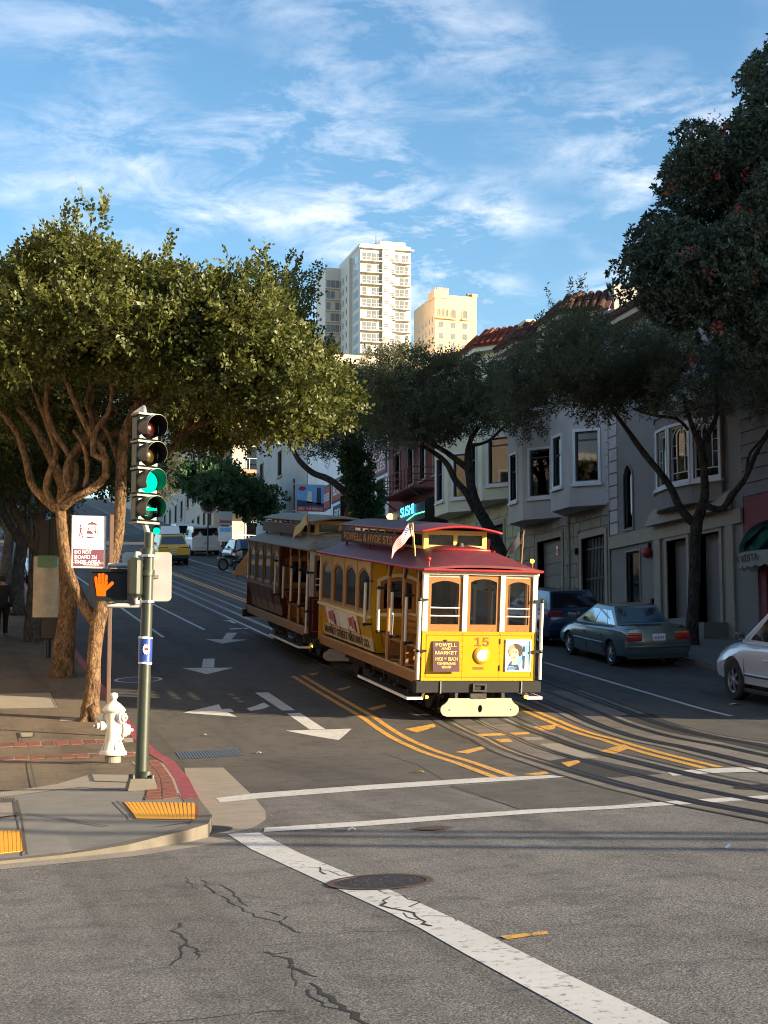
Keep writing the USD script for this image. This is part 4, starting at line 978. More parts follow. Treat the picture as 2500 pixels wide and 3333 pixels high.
# ---- grey stucco house with two angled bays and a dressed-stone ground floor
def bay_house(label, y0, y1, zb, zs, zt, zroof, upper, lower, tile, bays, ground_open, refl=True, gate=True):
    """y0 < y1 along the street; seen from the street the far end comes first, so walls run from y1 to y0"""
    g = float(gz(XF, (y0 + y1) / 2)); gl = float(gz(XF, y0))
    T = Thing('bay_window_house', label, 'house', (XF, y0, gl))
    A, B = (XF, y1), (XF, y0); L = y1 - y0
    low = sbox(0, gl - 1.0, L, zb - .02)
    for (u0, u1, z0, z1, kind) in ground_open: low = low.difference(sbox(u0, z0, u1, z1))
    lw = T.w('ground_wall', wall(A, B, low, .3), lower)
    area = sbox(0, gl - .3, L, zb - .25)
    for (u0, u1, z0, z1, kind) in ground_open: area = area.difference(sbox(u0 - .28, z0 - .1, u1 + .28, z1 + .28))
    stones(T, lw, A, B, area, .75, .46, lower, gl - .3)
    for (u0, u1, z0, z1, kind) in ground_open:
        o = sbox(u0, z0, u1, z1)
        c = T.w('casing', wall(A, B, o.buffer(.2, join_style=2).difference(o).intersection(sbox(-1, z0, L + 1, 99)), .32, .05), 'trim_beige' if kind != 'garage' else lower)
        if kind == 'garage':
            d = T.w('garage_door', wall(A, B, o, .05, -.22), 'garage_grey')
            for k in range(5): T.w('door_panel', wall(A, B, sbox(u0 + .05, z0 + (z1 - z0) * k / 5 + .03, u1 - .05, z0 + (z1 - z0) * (k + 1) / 5 - .03), .02, -.2), 'garage_grey', parent=d)
            T.w('notice', wall(A, B, sbox((u0 + u1) / 2 + .1, z0 + 1.55, (u0 + u1) / 2 + .36, z0 + 1.95), .01, -.19), 'trim_red', parent=d)
            T.w('notice_face', wall(A, B, sbox((u0 + u1) / 2 + .14, z0 + 1.6, (u0 + u1) / 2 + .32, z0 + 1.9), .012, -.186), 'poster_white', parent=d)
            T.w('notice_print', wall(A, B, sbox((u0 + u1) / 2 + .16, z0 + 1.64, (u0 + u1) / 2 + .30, z0 + 1.80), .014, -.183), 'trim_red', parent=d)
        else:
            d = T.w('gate', wall(A, B, o, .03, -.4), 'door_black')
            for k in range(int((u1 - u0) / .12)):
                T.w('gate_bar', wall(A, B, sbox(u0 + .05 + k * .12, z0, u0 + .075 + k * .12, z1), .03, -.1), 'black', parent=d)
            for z in (z0 + .9, z1 - .4): T.w('gate_rail', wall(A, B, sbox(u0, z, u1, z + .05), .03, -.095), 'black', parent=d)
    up = sbox(0, zb, L, zroof)
    us = T.w('upper_wall', wall(A, B, up, .3), upper)
    T.w('body', bx(XF + .31, XF + 12, y0 + .02, y1 - .02, gl - 1, zroof - .1), upper)
    quoin = [sbox(L - .52, z, L + .001, z + .36) for z in np.arange(zb - .02, zroof - .5, .40)]
    for q in quoin: T.w('quoin', wall(A, B, q, .05, .035), upper, parent=us)
    for bi, (ya, yb, yc, yd, pr, wins) in enumerate(bays):
        # far end ya (on the wall), front from yb to yc, near end yd (on the wall)
        pts = [(XF, ya), (XF - pr, yb), (XF - pr, yc), (XF, yd)]
        for (p, q, ww) in zip(pts[:-1], pts[1:], wins):
            l = seg(p, q); poly = sbox(0, zb - .04 * 0, l, zroof - .02)
            hs = []
            for fl, (z0, z1) in enumerate(((zs, zt), (zs + 3.2, zt + 3.0))):
                if z1 > zroof - .4: continue
                for (a, b) in ww: hs.append((a * l, b * l, z0, z1))
            for h in hs: poly = poly.difference(sbox(h[0], h[2], h[1], h[3]))
            bw = T.w('bay_wall', wall(p, q, poly, .18), upper)
            for hi, h in enumerate(hs):
                u0, u1, z0, z1 = h
                bars = [sbox(u0, z0 + (z1 - z0) * .62, u1, z0 + (z1 - z0) * .62 + .05)] if (q[0] <= p[0]) else [sbox(u0, z0 + (z1 - z0) * .82, u1, z0 + (z1 - z0) * .82 + .05)]
                window(T, bw, p, q, u0, u1, z0, z1, bars=bars, back='curtain' if (bi + hi) % 3 == 1 and not refl else 'room_dark', pm='pane_house')
        foot = Polygon(pts)
        T.w('bay_floor', place(ext(foot, .06), (0, 0, zb - .06), (1, 0, 0), (0, 1, 0), (0, 0, 1)), upper)
        ef = Polygon([(XF, ya + .35), (XF - pr - .35, yb + .2), (XF - pr - .35, yc - .2), (XF, yd - .35)])
        T.w('soffit', place(ext(ef, .22), (0, 0, zroof - .22), (1, 0, 0), (0, 1, 0), (0, 0, 1)), 'trim_beige' if upper == 'stucco_grey' else upper)
        e = [(XF, ya + .4), (XF - pr - .42, yb + .22), (XF - pr - .42, yc - .22), (XF, yd - .4)]
        for p, q in zip(e[:-1], e[1:]):
            if seg(p, q) > .3: tiles(T, p, q, zroof, zroof + .75, .9, tile, rows=2)
        for k in range(7):
            y = yb + (yc - yb) * (k + .5) / 7
            T.w('dentil', bx(XF - pr - .26, XF - pr, y - .07, y + .07, zroof - .45, zroof - .225), 'dark_grey' if upper == 'stucco_green' else 'trim_beige')
    T.w('parapet', bx(XF + .3, XF + 6, y0 + .05, y1 - .05, zroof - .1, zroof + .85), 'stucco_warm')
    return T
GH = bay_house('grey stucco house with two angled bays over a stone ground floor', 46.55, 54.6, 7.5, 8.25, 9.9, 13.9, 'stucco_grey', 'stone_olive', 'tile_brown',
    [(54.6, 53.5, 52.0, 50.7, .95, [[], [(.2, .62)], [(.2, .72)]]), (50.4, 49.3, 47.65, 46.75, .95, [[], [(.18, .62)], [(.18, .78)]])],
    [(54.6 - 53.0, 54.6 - 50.7, 4.6, 6.75, 'garage'), (54.6 - 48.9, 54.6 - 46.95, 4.2, 6.5, 'gate')])
bay_house('pale green stucco house with tiled eave and blocky lime ground floor', 54.75, 63.6, 8.7, 9.25, 11.0, 14.6, 'stucco_green', 'stone_lime', 'tile_red',
    [(63.6, 62.5, 60.7, 59.6, .95, [[], [(.2, .66)], [(.2, .75)]]), (59.2, 58.1, 56.4, 55.1, .95, [[], [(.18, .62)], [(.2, .76)]])],
    [(63.6 - 62.5, 63.6 - 60.0, 5.9, 8.0, 'garage'), (63.6 - 58.4, 63.6 - 56.6, 5.5, 7.8, 'gate')], refl=False)

GH.w('drain_pipe', cat([cyl((XF - .06, 49.9, 4.2), (XF - .06, 49.9, 7.42), .035, 8)] + [bx(XF - .11, XF, 49.85, 49.95, z, z + .04) for z in (4.8, 6.0, 7.1)]), 'stone_olive')
GH.w('wall_lamp', rbx(XF - .16, XF - .01, 48.95 + .2, 48.95 + .32, 6.0, 6.22, .03), 'black', 40)
# ---- dark grey house with a rounded bay of arched leaded windows
y0, y1 = 37.75, 46.5
A, B = (XF, y1), (XF, y0)
gl = float(gz(XF, y0)); U = lambda y: y1 - y
T = Thing('dark_grey_house', 'dark grey house with white leaded arched windows in a rounded bay', 'house', (XF, y0, gl))
op = [(U(45.4), U(44.75), 6.5, 8.5, .33), (U(45.3), U(44.3), 3.8, 5.75, 0), (U(42.4), U(41.1), 3.55, 5.85, 0), (U(40.45), U(39.1), 3.25, 5.85, 0)]
wp = sbox(0, gl - 1, y1 - y0, 13.2)
for (a, b, c, d, r) in op: wp = wp.difference(opening(a, b, c, d, r))
W = T.w('wall', wall(A, B, wp, .3), 'stucco_dark')
T.w('body', bx(XF + .31, XF + 12, y0 + .02, y1 - .02, gl - 1, 13.1), 'stucco_dark')
for z in np.arange(6.4, 12.8, .4): T.w('quoin', wall(A, B, sbox(.02, z, .62, z + .36), .05, .035), 'stucco_grey', parent=W)
window(T, W, A, B, *op[0][:4], fr=.07, fm='stucco_dark', arch=.33, sill=False)
window(T, W, A, B, *op[1][:4], fr=.05, fm='trim_beige', back='curtain', sill=False)
for o in op[2:]:
    d = T.w('doorway', wall(A, B, sbox(o[0], o[2], o[1], o[3]), .05, -.5), 'door_black')
    T.w('door_glass', wall(A, B, sbox(o[0] + .25, o[2] + .3, o[1] - .25, o[3] - .3), .02, -.46), 'glass_dark', parent=d)
    T.w('door_handle', wall(A, B, sbox(o[1] - .2, o[2] + 1.0, o[1] - .16, o[2] + 1.3), .04, -.43), 'steel', parent=d)
    T.w('door_casing', wall(A, B, sbox(o[0], o[2], o[1], o[3]).buffer(.16, join_style=2).difference(sbox(o[0], o[2] - 1, o[1], o[3])).intersection(sbox(0, o[2], 20, 9)), .3, .04), 'trim_beige', parent=d)
band = sbox(0, 5.95, y1 - y0, 6.35)
T.w('band', wall(A, B, band, .12, .08), 'trim_beige')
for y in (43.0, 38.45): T.w('pilaster', wall(A, B, sbox(U(y) - .22, gl - .5, U(y) + .22, 5.95), .1, .07), 'trim_beige')
T.w('entrance_hood', hull([(XF - d, y, z) for y in (38.3, 43.2) for d, z in ((0.05, 6.36), (.05, 6.9), (.35, 6.36), (.2, 6.7))]), 'trim_beige')
T.w('step', bx(XF - .8, XF + .4, 38.6, 42.8, gl - .5, 3.3), 'concrete_grey')
for y, z in ((43.55, 5.6), (43.4, 3.9)):
    bl = T.w('alarm_bell', ball((XF - .12, y, z), .17, 2), 'trim_red', True)
    T.w('bell_bracket', bx(XF - .1, XF + .01, y - .05, y + .05, z + .12, z + .3), 'black', parent=bl)
pts = [(XF, 42.75), (XF - .35, 42.35), (XF - .6, 41.75), (XF - .72, 40.75), (XF - .55, 39.65), (XF - .12, 38.65)]
zb0, zb1 = 6.92, 9.35
for i, (p, q) in enumerate(zip(pts[:-1], pts[1:])):
    l = seg(p, q); a, b = .1, l - .1
    poly = sbox(0, zb0, l, zb1)
    o = sbox(a, 7.35, b, 8.95)
    bw = T.w('bay_wall', wall(p, q, poly.difference(o), .15), 'stucco_dark')
    c = (a + b) / 2; h = (b - a) / 2
    ring = lambda r, w_: affinity.scale(Point(c, 8.95 - h * r).buffer(h * r, 12), 1, 1.0).exterior.buffer(w_)
    bars = [sbox(c - .4 * h - .012, 7.6, c - .4 * h + .012, 8.75 - .2 * h), sbox(c + .4 * h - .012, 7.6, c + .4 * h + .012, 8.75 - .2 * h), sbox(a, 7.6, b, 7.63), sbox(a, 8.05, c - .4 * h, 8.07), sbox(c + .4 * h, 8.05, b, 8.07), sbox(a, 8.4, c - .4 * h, 8.42), sbox(c + .4 * h, 8.4, b, 8.42), sbox(c - .012, 8.75, c + .012, 8.95),
            Point(c, 8.95 - h).buffer(h * .95, 12).exterior.buffer(.014).intersection(sbox(a, 8.95 - h, b, 9)), Point(c, 8.75 - .2 * h).buffer(h * .4, 10).exterior.buffer(.013).intersection(sbox(a, 8.75 - .2 * h, b, 9))]
    window(T, bw, p, q, a, b, 7.35, 8.95, fr=.085, fm='trim_white_in', bars=bars, back='curtain' if i == 3 else 'room_dark', sill=True)
T.w('bay_floor', place(ext(Polygon(pts), .25), (0, 0, zb0 - .25), (1, 0, 0), (0, 1, 0), (0, 0, 1)), 'stucco_dark')
T.w('bay_roof', place(ext(Polygon(pts).buffer(.06), .2), (0, 0, zb1), (1, 0, 0), (0, 1, 0), (0, 0, 1)), 'stucco_dark')
for u in (U(45), U(41.5), U(39.5)):
    pass
e = [(XF - .45, y1), (XF - .45, y0)]
tiles(T, *e, 13.2, 13.9, .9, 'tile_brown', rows=2)
T.w('eave', bx(XF - .45, XF + .3, y0, y1, 13.0, 13.15), 'trim_beige')

# ---- maroon shop house with a round green awning
y0, y1 = 29.2, 37.7
A, B = (XF, y1), (XF, y0); gl = float(gz(XF, y0)); U = lambda y: y1 - y
T = Thing('shop_house', 'maroon shop front with dark grey boarded upper storey at the right edge', 'house', (XF, y0, gl))
gp = sbox(0, gl - 1, y1 - y0, 6.6).difference(sbox(U(36.6), 2.8, U(34.6), 4.7)).difference(sbox(U(34), 3, U(31), 4.6))
T.w('ground_wall', wall(A, B, gp, .3), 'maroon_wall')
T.w('doorway', wall(A, B, sbox(U(36.6), 2.5, U(34.6), 4.7), .05, -.7), 'door_black')
T.w('shop_window', wall(A, B, sbox(U(34), 3, U(31), 4.6), .02, -.12), 'pane_house')
T.w('shop_room', wall(A, B, sbox(U(34), 3, U(31), 4.6), .02, -.6), 'room_dark')
T.w('side_pier', wall(A, B, sbox(.0, gl - .5, .75, 5.2), .1, .05), 'stucco_dark')
T.w('body', bx(XF + .31, XF + 6, y0 + .02, y1 - .02, gl - 1, 11), 'siding_grey')
T.w('upper_wall', wall(A, B, sbox(0, 6.6, y1 - y0, 11.2), .3), 'siding_grey')
for k in range(13):
    z = 6.62 + k * .35
    T.w('siding_board', hull([(XF - o, y, zz) for y in (y0, y1) for o, zz in ((.005, z + .34), (.045, z + .01), (.0, z + .01), (0, z + .34))]), 'siding_grey')
T.w('rear_block', bx(XF + 6, XF + 22, y0, y1, gl - 1, 15.0), 'stucco_dark')
aw = Thing('awning', 'round green canvas awning with scalloped white valance over the shop door', 'awning', (XF, 35.6, 4.7))
ctr, rad, dep = 35.65, 1.3, 1.05
V, n, m_ = [], 14, 6
for i in range(n + 1):
    a = math.pi * i / n
    for j in range(m_ + 1):
        b = (math.pi / 2) * j / m_
        V.append((XF - dep * math.sin(a) * math.cos(b) * 1.0, ctr + rad * math.cos(a), 4.95 + 1.0 * math.sin(b) * 1.0 * (math.sin(a) * .35 + .65)))
V = np.array(V)
V = []
for i in range(n + 1):
    a = math.pi * i / n
    for j in range(m_ + 1):
        b = (math.pi / 2) * j / m_
        V.append((XF - dep * math.sin(a) ** .8 * math.cos(b), ctr + rad * math.cos(a) * (1 - .28 * math.sin(b) ** 2), 4.95 + .92 * math.sin(b)))
F = []
for i in range(n):
    for j in range(m_):
        a = i * (m_ + 1) + j; F += [[a, a + m_ + 1, a + m_ + 2], [a, a + m_ + 2, a + 1]]
F = np.array(F)
aw.w('canopy', trimesh.Trimesh(V, np.vstack([F, F[:, ::-1]]), process=True), 'awning_green', 40)
V, F = [], []; nn = 48
for i in range(nn + 1):
    a = math.pi * i / nn
    x, y = XF - dep * math.sin(a) ** .8, ctr + rad * math.cos(a)
    V += [(x, y, 4.97), (x, y, 4.62 - .06 * abs(math.sin(i * math.pi / 4)))]
for i in range(nn): F += [[2 * i, 2 * i + 1, 2 * i + 3], [2 * i, 2 * i + 3, 2 * i + 2]]
F = np.array(F)
aw.w('valance', trimesh.Trimesh(V, np.vstack([F, F[:, ::-1]]), process=False), 'valance')
aw.w('lettering', text('A VISTA', .17, (XF - dep - .012, 36.25, 4.72), (0, -1, 0), (0, 0, 1), .004, 1.15), 'letter_dark')

# ---- dark red house with a fire escape and a sushi bar
y0, y1 = 63.75, 73.0
A, B = (XF, y1), (XF, y0); gl = float(gz(XF, y0)); U = lambda y: y1 - y
T = Thing('red_house', 'dark red house with a fire escape above the sushi bar', 'house', (XF, y0, gl))
wp = sbox(0, gl - 1, y1 - y0, 16)
wn = [(U(y) - .45, U(y) + .45, z, z + 1.7) for y in (71.5, 69.2, 67.3, 65.2) for z in (10.9, 13.6)]
for w_ in wn: wp = wp.difference(sbox(*[w_[0], w_[2], w_[1], w_[3]]))
W = T.w('wall', wall(A, B, wp, .3), 'brick_red_wall')
T.w('body', bx(XF + .31, XF + 12, y0 + .02, y1 - .02, gl - 1, 15.9), 'brick_red_wall')
for i, w_ in enumerate(wn): window(T, W, A, B, *w_, fr=.08, back='curtain' if i % 3 == 0 else 'room_dark', fm='trim_beige')
fe = T.w('fire_escape', bx(XF - 1.1, XF, 65.6, 70.8, 10.25, 10.32), 'brick_red_wall')
for z in (10.6, 10.9, 11.2): T.w('rail', cat([cyl((XF - 1.1, 65.6, z), (XF - 1.1, 70.8, z), .025, 6), cyl((XF - 1.1, 65.6, z), (XF, 65.6, z), .025, 6), cyl((XF - 1.1, 70.8, z), (XF, 70.8, z), .025, 6)]), 'brick_red_wall', parent=fe)
for y in np.linspace(65.6, 70.8, 12): T.w('baluster', cyl((XF - 1.1, y, 10.3), (XF - 1.1, y, 11.2), .02, 6), 'brick_red_wall', parent=fe)
for y in (65.9, 70.5): T.w('strut', cyl((XF - 1.0, y, 10.25), (XF, y, 9.5), .03, 6), 'brick_red_wall', parent=fe)
for s in (0, .45): T.w('ladder_rail', cyl((XF - .55, 70.3 - s, 10.3), (XF - .55, 70.3 - s, 14.5), .025, 6), 'brick_red_wall', parent=fe)
for z in np.arange(10.5, 14.4, .3): T.w('rung', cyl((XF - .55, 70.3, z), (XF - .55, 69.85, z), .018, 5), 'brick_red_wall', parent=fe)
sb = Thing('shop_canopy', 'black canopy of the sushi bar edged with a green neon line', 'shop sign', (XF, 64, 8.6))
sb.w('fascia', hull([(XF - d, y, z) for y in (63.9, 70.4) for d, z in ((0, 9.95), (.0, 8.5), (.95, 8.75), (.95, 9.5))]), 'black')
sb.w('neon_edge', tube([(XF - .97, 63.9, 9.02), (XF - .97, 65.4, 9.05), (XF - .97, 67.0, 8.85), (XF - .97, 68.6, 8.86), (XF - .97, 70.4, 8.85)], .025, 6), 'neon_green')
sb.w('neon_word', text('SUSHI', .42, (XF - .99, 67.55, 9.12), (0, -1, 0), (0, 0, 1), .015, 2.1, bold=False), 'neon_blue')
sb.w('lantern', ball((XF - 1.0, 69.2, 9.3), .2, 2), 'lantern_warm', True)
sb.w('menu_board', bx(XF - .99, XF - .96, 69.5, 70.3, 8.95, 9.2), 'panel_cream')
sb.w('menu_board', bx(XF - .99, XF - .96, 68.1, 68.9, 8.98, 9.22), 'panel_cream')

# ---- white bike shop with its painted signs
y0, y1 = 73.1, 91.0
A, B = (XF, y1), (XF, y0); gl = float(gz(XF, y0)); U = lambda y: y1 - y
T = Thing('white_shop', 'white walled bike shop with orange and navy painted signs', 'shop', (XF, y0, gl))
wp = sbox(0, gl - 1, y1 - y0, 16.2).difference(sbox(U(83), 6, U(76), 9.6)).difference(sbox(U(89.5), 9.2, U(87.8), 10.6)).difference(sbox(U(75.2), 10.0, U(73.8), 11.8))
W = T.w('wall', wall(A, B, wp, .3), 'stucco_white')
T.w('body', bx(XF + .31, XF + 12, y0 + .02, y1 - .02, gl - 1, 16.1), 'stucco_white')
window(T, W, A, B, U(89.5), U(87.8), 9.2, 10.6, bars=[sbox(U(89.5), 9.85, U(87.8), 9.9)])
window(T, W, A, B, U(75.2), U(73.8), 10.0, 11.8)
T.w('garage_void', wall(A, B, sbox(U(83), 6, U(76), 9.6), .05, -.3), 'door_black')
T.w('white_lintel', wall(A, B, sbox(U(84.6), 9.6, U(75.6), 10.2), .1, .1), 'stucco_white')
def sign(label, ya, yb, z0, z1, field, edge, words_, th=None):
    t = Thing('wall_sign', label, 'sign', (XF - .05, yb, z0))
    t.w('board', wall(A, B, sbox(U(ya), z0, U(yb), z1), .04, .05), edge)
    t.w('field', wall(A, B, sbox(U(ya) + .12, z0 + .1, U(yb) - .12, z1 - .1), .01, .058), field)
    for (w_, f, zz, h, wd) in words_:
        t.w('lettering', text(w_, h, (XF - .062, ya - f, zz), (0, -1, 0), (0, 0, 1), .01, wd), 'trim_white')
    return t
sign('orange board with white bike shop name, upper right one on the white wall', 77.2, 73.3, 12.0, 13.5, 'orange_sign', 'navy_sign', [('BLAZING', .25, 12.75, .42, 3.4), ('SADDLES', .25, 12.22, .42, 3.4)])
sign('long orange board with white bike shop name, lower one on the white wall', 84.8, 77.8, 11.7, 13.0, 'orange_sign', 'navy_sign', [('BLAZING SADDLES', .4, 12.1, .6, 6.2)])
sign('navy board reading bike rentals above the garage opening', 84.4, 77.0, 10.45, 11.5, 'navy_sign', 'navy_sign', [('BIKE RENTALS', .4, 10.75, .5, 6.4)])
sign('small orange board next to the white shop corner', 86.7, 85.1, 11.5, 12.9, 'orange_sign', 'navy_sign', [('BIKES', .2, 12.0, .4, 1.2)])
rs = Thing('ring_sign', 'black square sign with a red and yellow target disc', 'sign', (XF - .9, 74.6, 9.2))
rs.w('plate', bx(XF - 1.9, XF - .1, 75.2, 75.26, 8.9, 11.0), 'black')
for r, m_, d in ((.72, 'orange_sign', .01), (.5, 'gold', .02), (.26, 'trim_red', .03)):
    rs.w('disc', cyl((XF - 1.0, 75.2 - d, 10.0), (XF - 1.0, 75.19 - d, 10.0), r, 20), m_)
nb = Thing('blade_sign', 'narrow navy banner reading bike the bridge just above the tram roofs', 'sign', (18.6, 83, 8.9))
nb.w('board', bx(17.3, 20.4, 83.0, 83.05, 9.0, 9.6), 'navy_sign')
nb.w('lettering', text('BIKE THE BRIDGE', .26, (17.5, 82.99, 9.18), (1, 0, 0), (0, 0, 1), .01, 2.7), 'trim_white')

# ---- houses further up the street
def plain_house(label, y0, y1, zr, m, rows, cols, x0=XF, depth=12.0, side_win=True, name='tall_house', trim='trim_beige'):
    A, B = (x0, y1), (x0, y0); gl = float(gz(x0, y0))
    T = Thing(name, label, 'house', (x0, y0, gl))
    wp = sbox(0, gl - 1, y1 - y0, zr); ws = []
    for z in rows:
        for c in cols: ws.append(((y1 - y0) * c - .55, (y1 - y0) * c + .55, z, z + 1.6))
    for w_ in ws: wp = wp.difference(sbox(w_[0], w_[2], w_[1], w_[3]))
    W = T.w('wall', wall(A, B, wp, .3), m)
    C, D = (x0 + .0, y0), (x0 + depth, y0)
    T.w('body', bx(x0 + .31, x0 + depth, y0 + .25, y1, gl - 1, zr - .05), m)
    sw = sbox(.302, gl - 1, depth, zr); sws = [(2.2 + k * 3.0, 3.3 + k * 3.0, z, z + 1.6) for z in rows for k in range(2)] if side_win else []
    for w_ in sws: sw = sw.difference(sbox(w_[0], w_[2], w_[1], w_[3]))
    S = T.w('side_wall', wall(C, D, sw, .24), m)
    for w_ in ws: window(T, W, A, B, *w_, fr=.09, fm=trim)
    for w_ in sws: window(T, S, C, D, *w_, fr=.09, fm=trim)
    T.w('cornice', bx(x0 - .25, x0 + depth, y0 - .2, y1, zr, zr + .3), trim)
    return T
plain_house('grey house with a blank front, just beyond the white bike shop', 91.2, 107.5, 19.2, 'stucco_pale', (15.2,), (.12, .5), side_win=False)
plain_house('warm grey apartment house at the upper corner behind the round street tree', 126, 142, 28, 'stucco_warm', (14.5, 17.6, 20.7, 23.8), (.1, .3, .5, .7, .9))
ap = Thing('apartment_house', 'sunlit apartment house with orange balconies above the round street tree', 'apartment house', (24, 112, float(gz(24, 112))))
mat('stucco_sun', (.4, .335, .265), .8, var=.06, scale=1.2)
ap.w('body', bx(XF + 1.2, 44, 124.6, 125.9, 8, 29), 'stucco_warm')
C, D = (XF + 1.2, 124.3), (44, 124.3)
fw_ = sbox(0, 8, 44 - XF - 1.2, 29); wl = [(1.2 + k * 3.4, 3.2 + k * 3.4, z, z + 2.0) for k in range(6) for z in (12.7, 15.8, 18.9, 22.0)]
for w_ in wl: fw_ = fw_.difference(sbox(w_[0], w_[2], w_[1], w_[3]))
S = ap.w('wall', wall(C, D, fw_, .28), 'stucco_warm')
for i, w_ in enumerate(wl): window(ap, S, C, D, *w_, fr=.1, back='curtain', bars=[sbox((w_[0] + w_[1]) / 2 - .03, w_[2], (w_[0] + w_[1]) / 2 + .03, w_[3])], sill=False)
mat('balcony_orange', (.45, .22, .13), .7, var=.08)
for z in (12.3, 15.4, 18.5, 21.6):
    b = ap.w('balcony', bx(XF + 1.0, 43, 122.6, 124.28, z, z + .28), 'balcony_orange')
    for x in np.arange(XF + 1.1, 43, .6): ap.w('baluster', bx(x, x + .05, 122.62, 122.67, z + .28, z + 1.15), 'trim_white', parent=b)
    ap.w('handrail', bx(XF + 1.0, 43, 122.6, 122.7, z + 1.15, z + 1.22), 'trim_white', parent=b)
plain_house('pale house with three window rows, second beyond the upper crossing', 142.3, 158, 29, 'stucco_pale', (17, 20.2, 23.4), (.12, .37, .62, .87))
plain_house('brown grey house with bay rows, third beyond the upper crossing', 158.3, 180, 33, 'stucco_dark', (20, 23.2, 26.4), (.1, .3, .5, .7, .9))
plain_house('far warm house high on the street by the second traffic light', 180.3, 215, 38, 'stucco_warm', (24, 27.2, 30.4), (.1, .3, .5, .7, .9))

# ---- the corner house that keeps the street in shade, and a taller house across the side street
plain_house('corner house at the mouth of the side street, outside the picture on the right', 21.5, 29.0, 8.9, 'stucco_warm', (5.2,), (.2, .5, .8), depth=6.0, side_win=False, name='corner_house')
plain_house('tall corner apartment house on the side street, outside the picture on the right', 21.5, 29.0, 20.0, 'stucco_pale', (10, 13, 16), (.2, .5, .8), x0=26.6, depth=22, side_win=False, name='corner_house')
plain_house('tall house across the side street, outside the picture on the right', 0.0, 9.0, 27.0, 'stucco_pale', (5, 8, 11, 14, 17, 20, 23), (.2, .5, .8), x0=48.0, depth=16, side_win=False, name='side_street_house')

# ------------------------------------------------------------------ towers on the hill
mat('tower_white', (.56, .53, .47), .75, var=.04, scale=.3)
mat('tower_cream', (.58, .41, .24), .75, var=.08, scale=.2)
mat('tower_dark', (.16, .15, .14), .8)  # dark grey of masts, roof units, vent slots and arched panes
mat('tower_glass', (.16, .17, .18), .15, var=.2, scale=.8, spec=.8)
mat('tower_blind', (.5, .47, .4), .6, var=.15, scale=.6)
def tower_a():
    X0, X1, Y0, Y1 = 108.4, 123.2, 416.0, 440.0
    zt = 124.5; zb = float(gz(100, 420)) - 2; fh = 3.32
    T = Thing('apartment_tower', 'tall white apartment tower on the hill with rows of balconies', 'tower', (X0, Y0, zb))
    T.w('core', bx(X0, X1, Y0, Y1, zb, zt), 'tower_white')
    T.w('rear_wing', bx(X0 - 5.3, X0 - .01, Y1 - 4, Y1 + 8, zb, zt - 1.2), 'tower_white')
    T.w('side_wing', bx(X0 - .9, X0 - .005, Y0 + 9, Y1 - 4.01, zb, zt - .9), 'tower_white')
    T.w('penthouse', bx(X0 + 6.2, X1 - 1.2, Y0 + 1.2, Y0 + 10, zt, zt + 2.4), 'tower_white')
    T.w('parapet', cat([bx(X0 - .1, X1 + .1, Y0 - .12, Y0 + .1, zt, zt + .9), bx(X0 - .12, X0 + .1, Y0 + .1, Y1, zt, zt + .9), bx(X0 - .6, X1 + .8, Y0 - 1.0, Y0 - .13, zt - .5, zt - .1)]), 'tower_white')
    for k in range(3): T.w('rooftop_mast', cyl((X0 + 5.2 + k * 2.1, Y0 + 2, zt), (X0 + 5.2 + k * 2.1, Y0 + 2, zt + 4.4 - k), .12, 5), 'tower_dark')
    T.w('rooftop_unit', bx(X0 + 5.0, X0 + 6.1, Y0 + 1, Y0 + 3, zt, zt + 1.9), 'tower_dark')
    n = 19
    rib = T.w('centre_pier', bx(X0 + 6.35, X0 + 10.0, Y0 - .75, Y0 - .01, zb, zt - .6), 'tower_white')
    for i in range(n):
        z = zt - 4.0 - i * fh
        for (a, b, pn) in ((.55, 6.2, 4), (10.15, 14.3, 3 + (i == 0))):
            f = T.w('balcony_slab', bx(X0 + a - .4, X0 + b + .3, Y0 - 1.35, Y0 - .012, z - .32, z - .02), 'tower_white')
            w_ = (b - a) / pn
            for k in range(pn):
                blind = ((i * 7 + k * 3 + int(a)) % 11) in (2, 7)
                T.w('window', bx(X0 + a + k * w_ + .14, X0 + a + (k + 1) * w_ - .1, Y0 - .06, Y0 - .011, z + .12, z + 2.35), 'tower_blind' if blind else 'tower_glass', parent=f)
            T.w('balcony_rail', cat([bx(X0 + a - .3, X0 + b + .2, Y0 - 1.3, Y0 - 1.24, z + .75, z + .82)] + [bx(x, x + .05, Y0 - 1.3, Y0 - 1.25, z, z + .78) for x in np.arange(X0 + a - .3, X0 + b + .2, 1.2)]), 'tower_white', parent=f)
        for k in range(2):
            off = .9 if k else 0
            for q in (0, .55):
                T.w('vent_slot', bx(X0 + 6.75 + k * 1.65, X0 + 8.0 + k * 1.65, Y0 - .8, Y0 - .74, z + .2 - off + q + .9, z + .5 - off + q + .9), 'tower_dark', parent=rib)
        T.w('side_window', bx(X0 - .05, X0 + .01, Y0 + 2.0, Y0 + 7.6, z + .15, z + 2.2), 'tower_sky')
        if i > 0:
            for y in (11.5, 15.5, 18.5): T.w('side_window', bx(X0 - .96, X0 - .89, Y0 + y, Y0 + y + 1.1, z + .3, z + 2.0), 'tower_glass')
        if i > 0:
            f = T.w('wing_slab', bx(X0 - 5.4, X0 - .95, Y1 - 4.9, Y1 - 4.0, z - .3, z - .02), 'tower_white')
            for k in range(3): T.w('window', bx(X0 - 5.0 + k * 1.35, X0 - 3.8 + k * 1.35, Y1 - 4.06, Y1 - 3.99, z + .1, z + 2.4), 'tower_glass' if (i + k) % 4 else 'tower_blind', parent=f)
mat('tower_sky', (.3, .36, .42), .08, var=.15, scale=.5, spec=1.0)
tower_a()
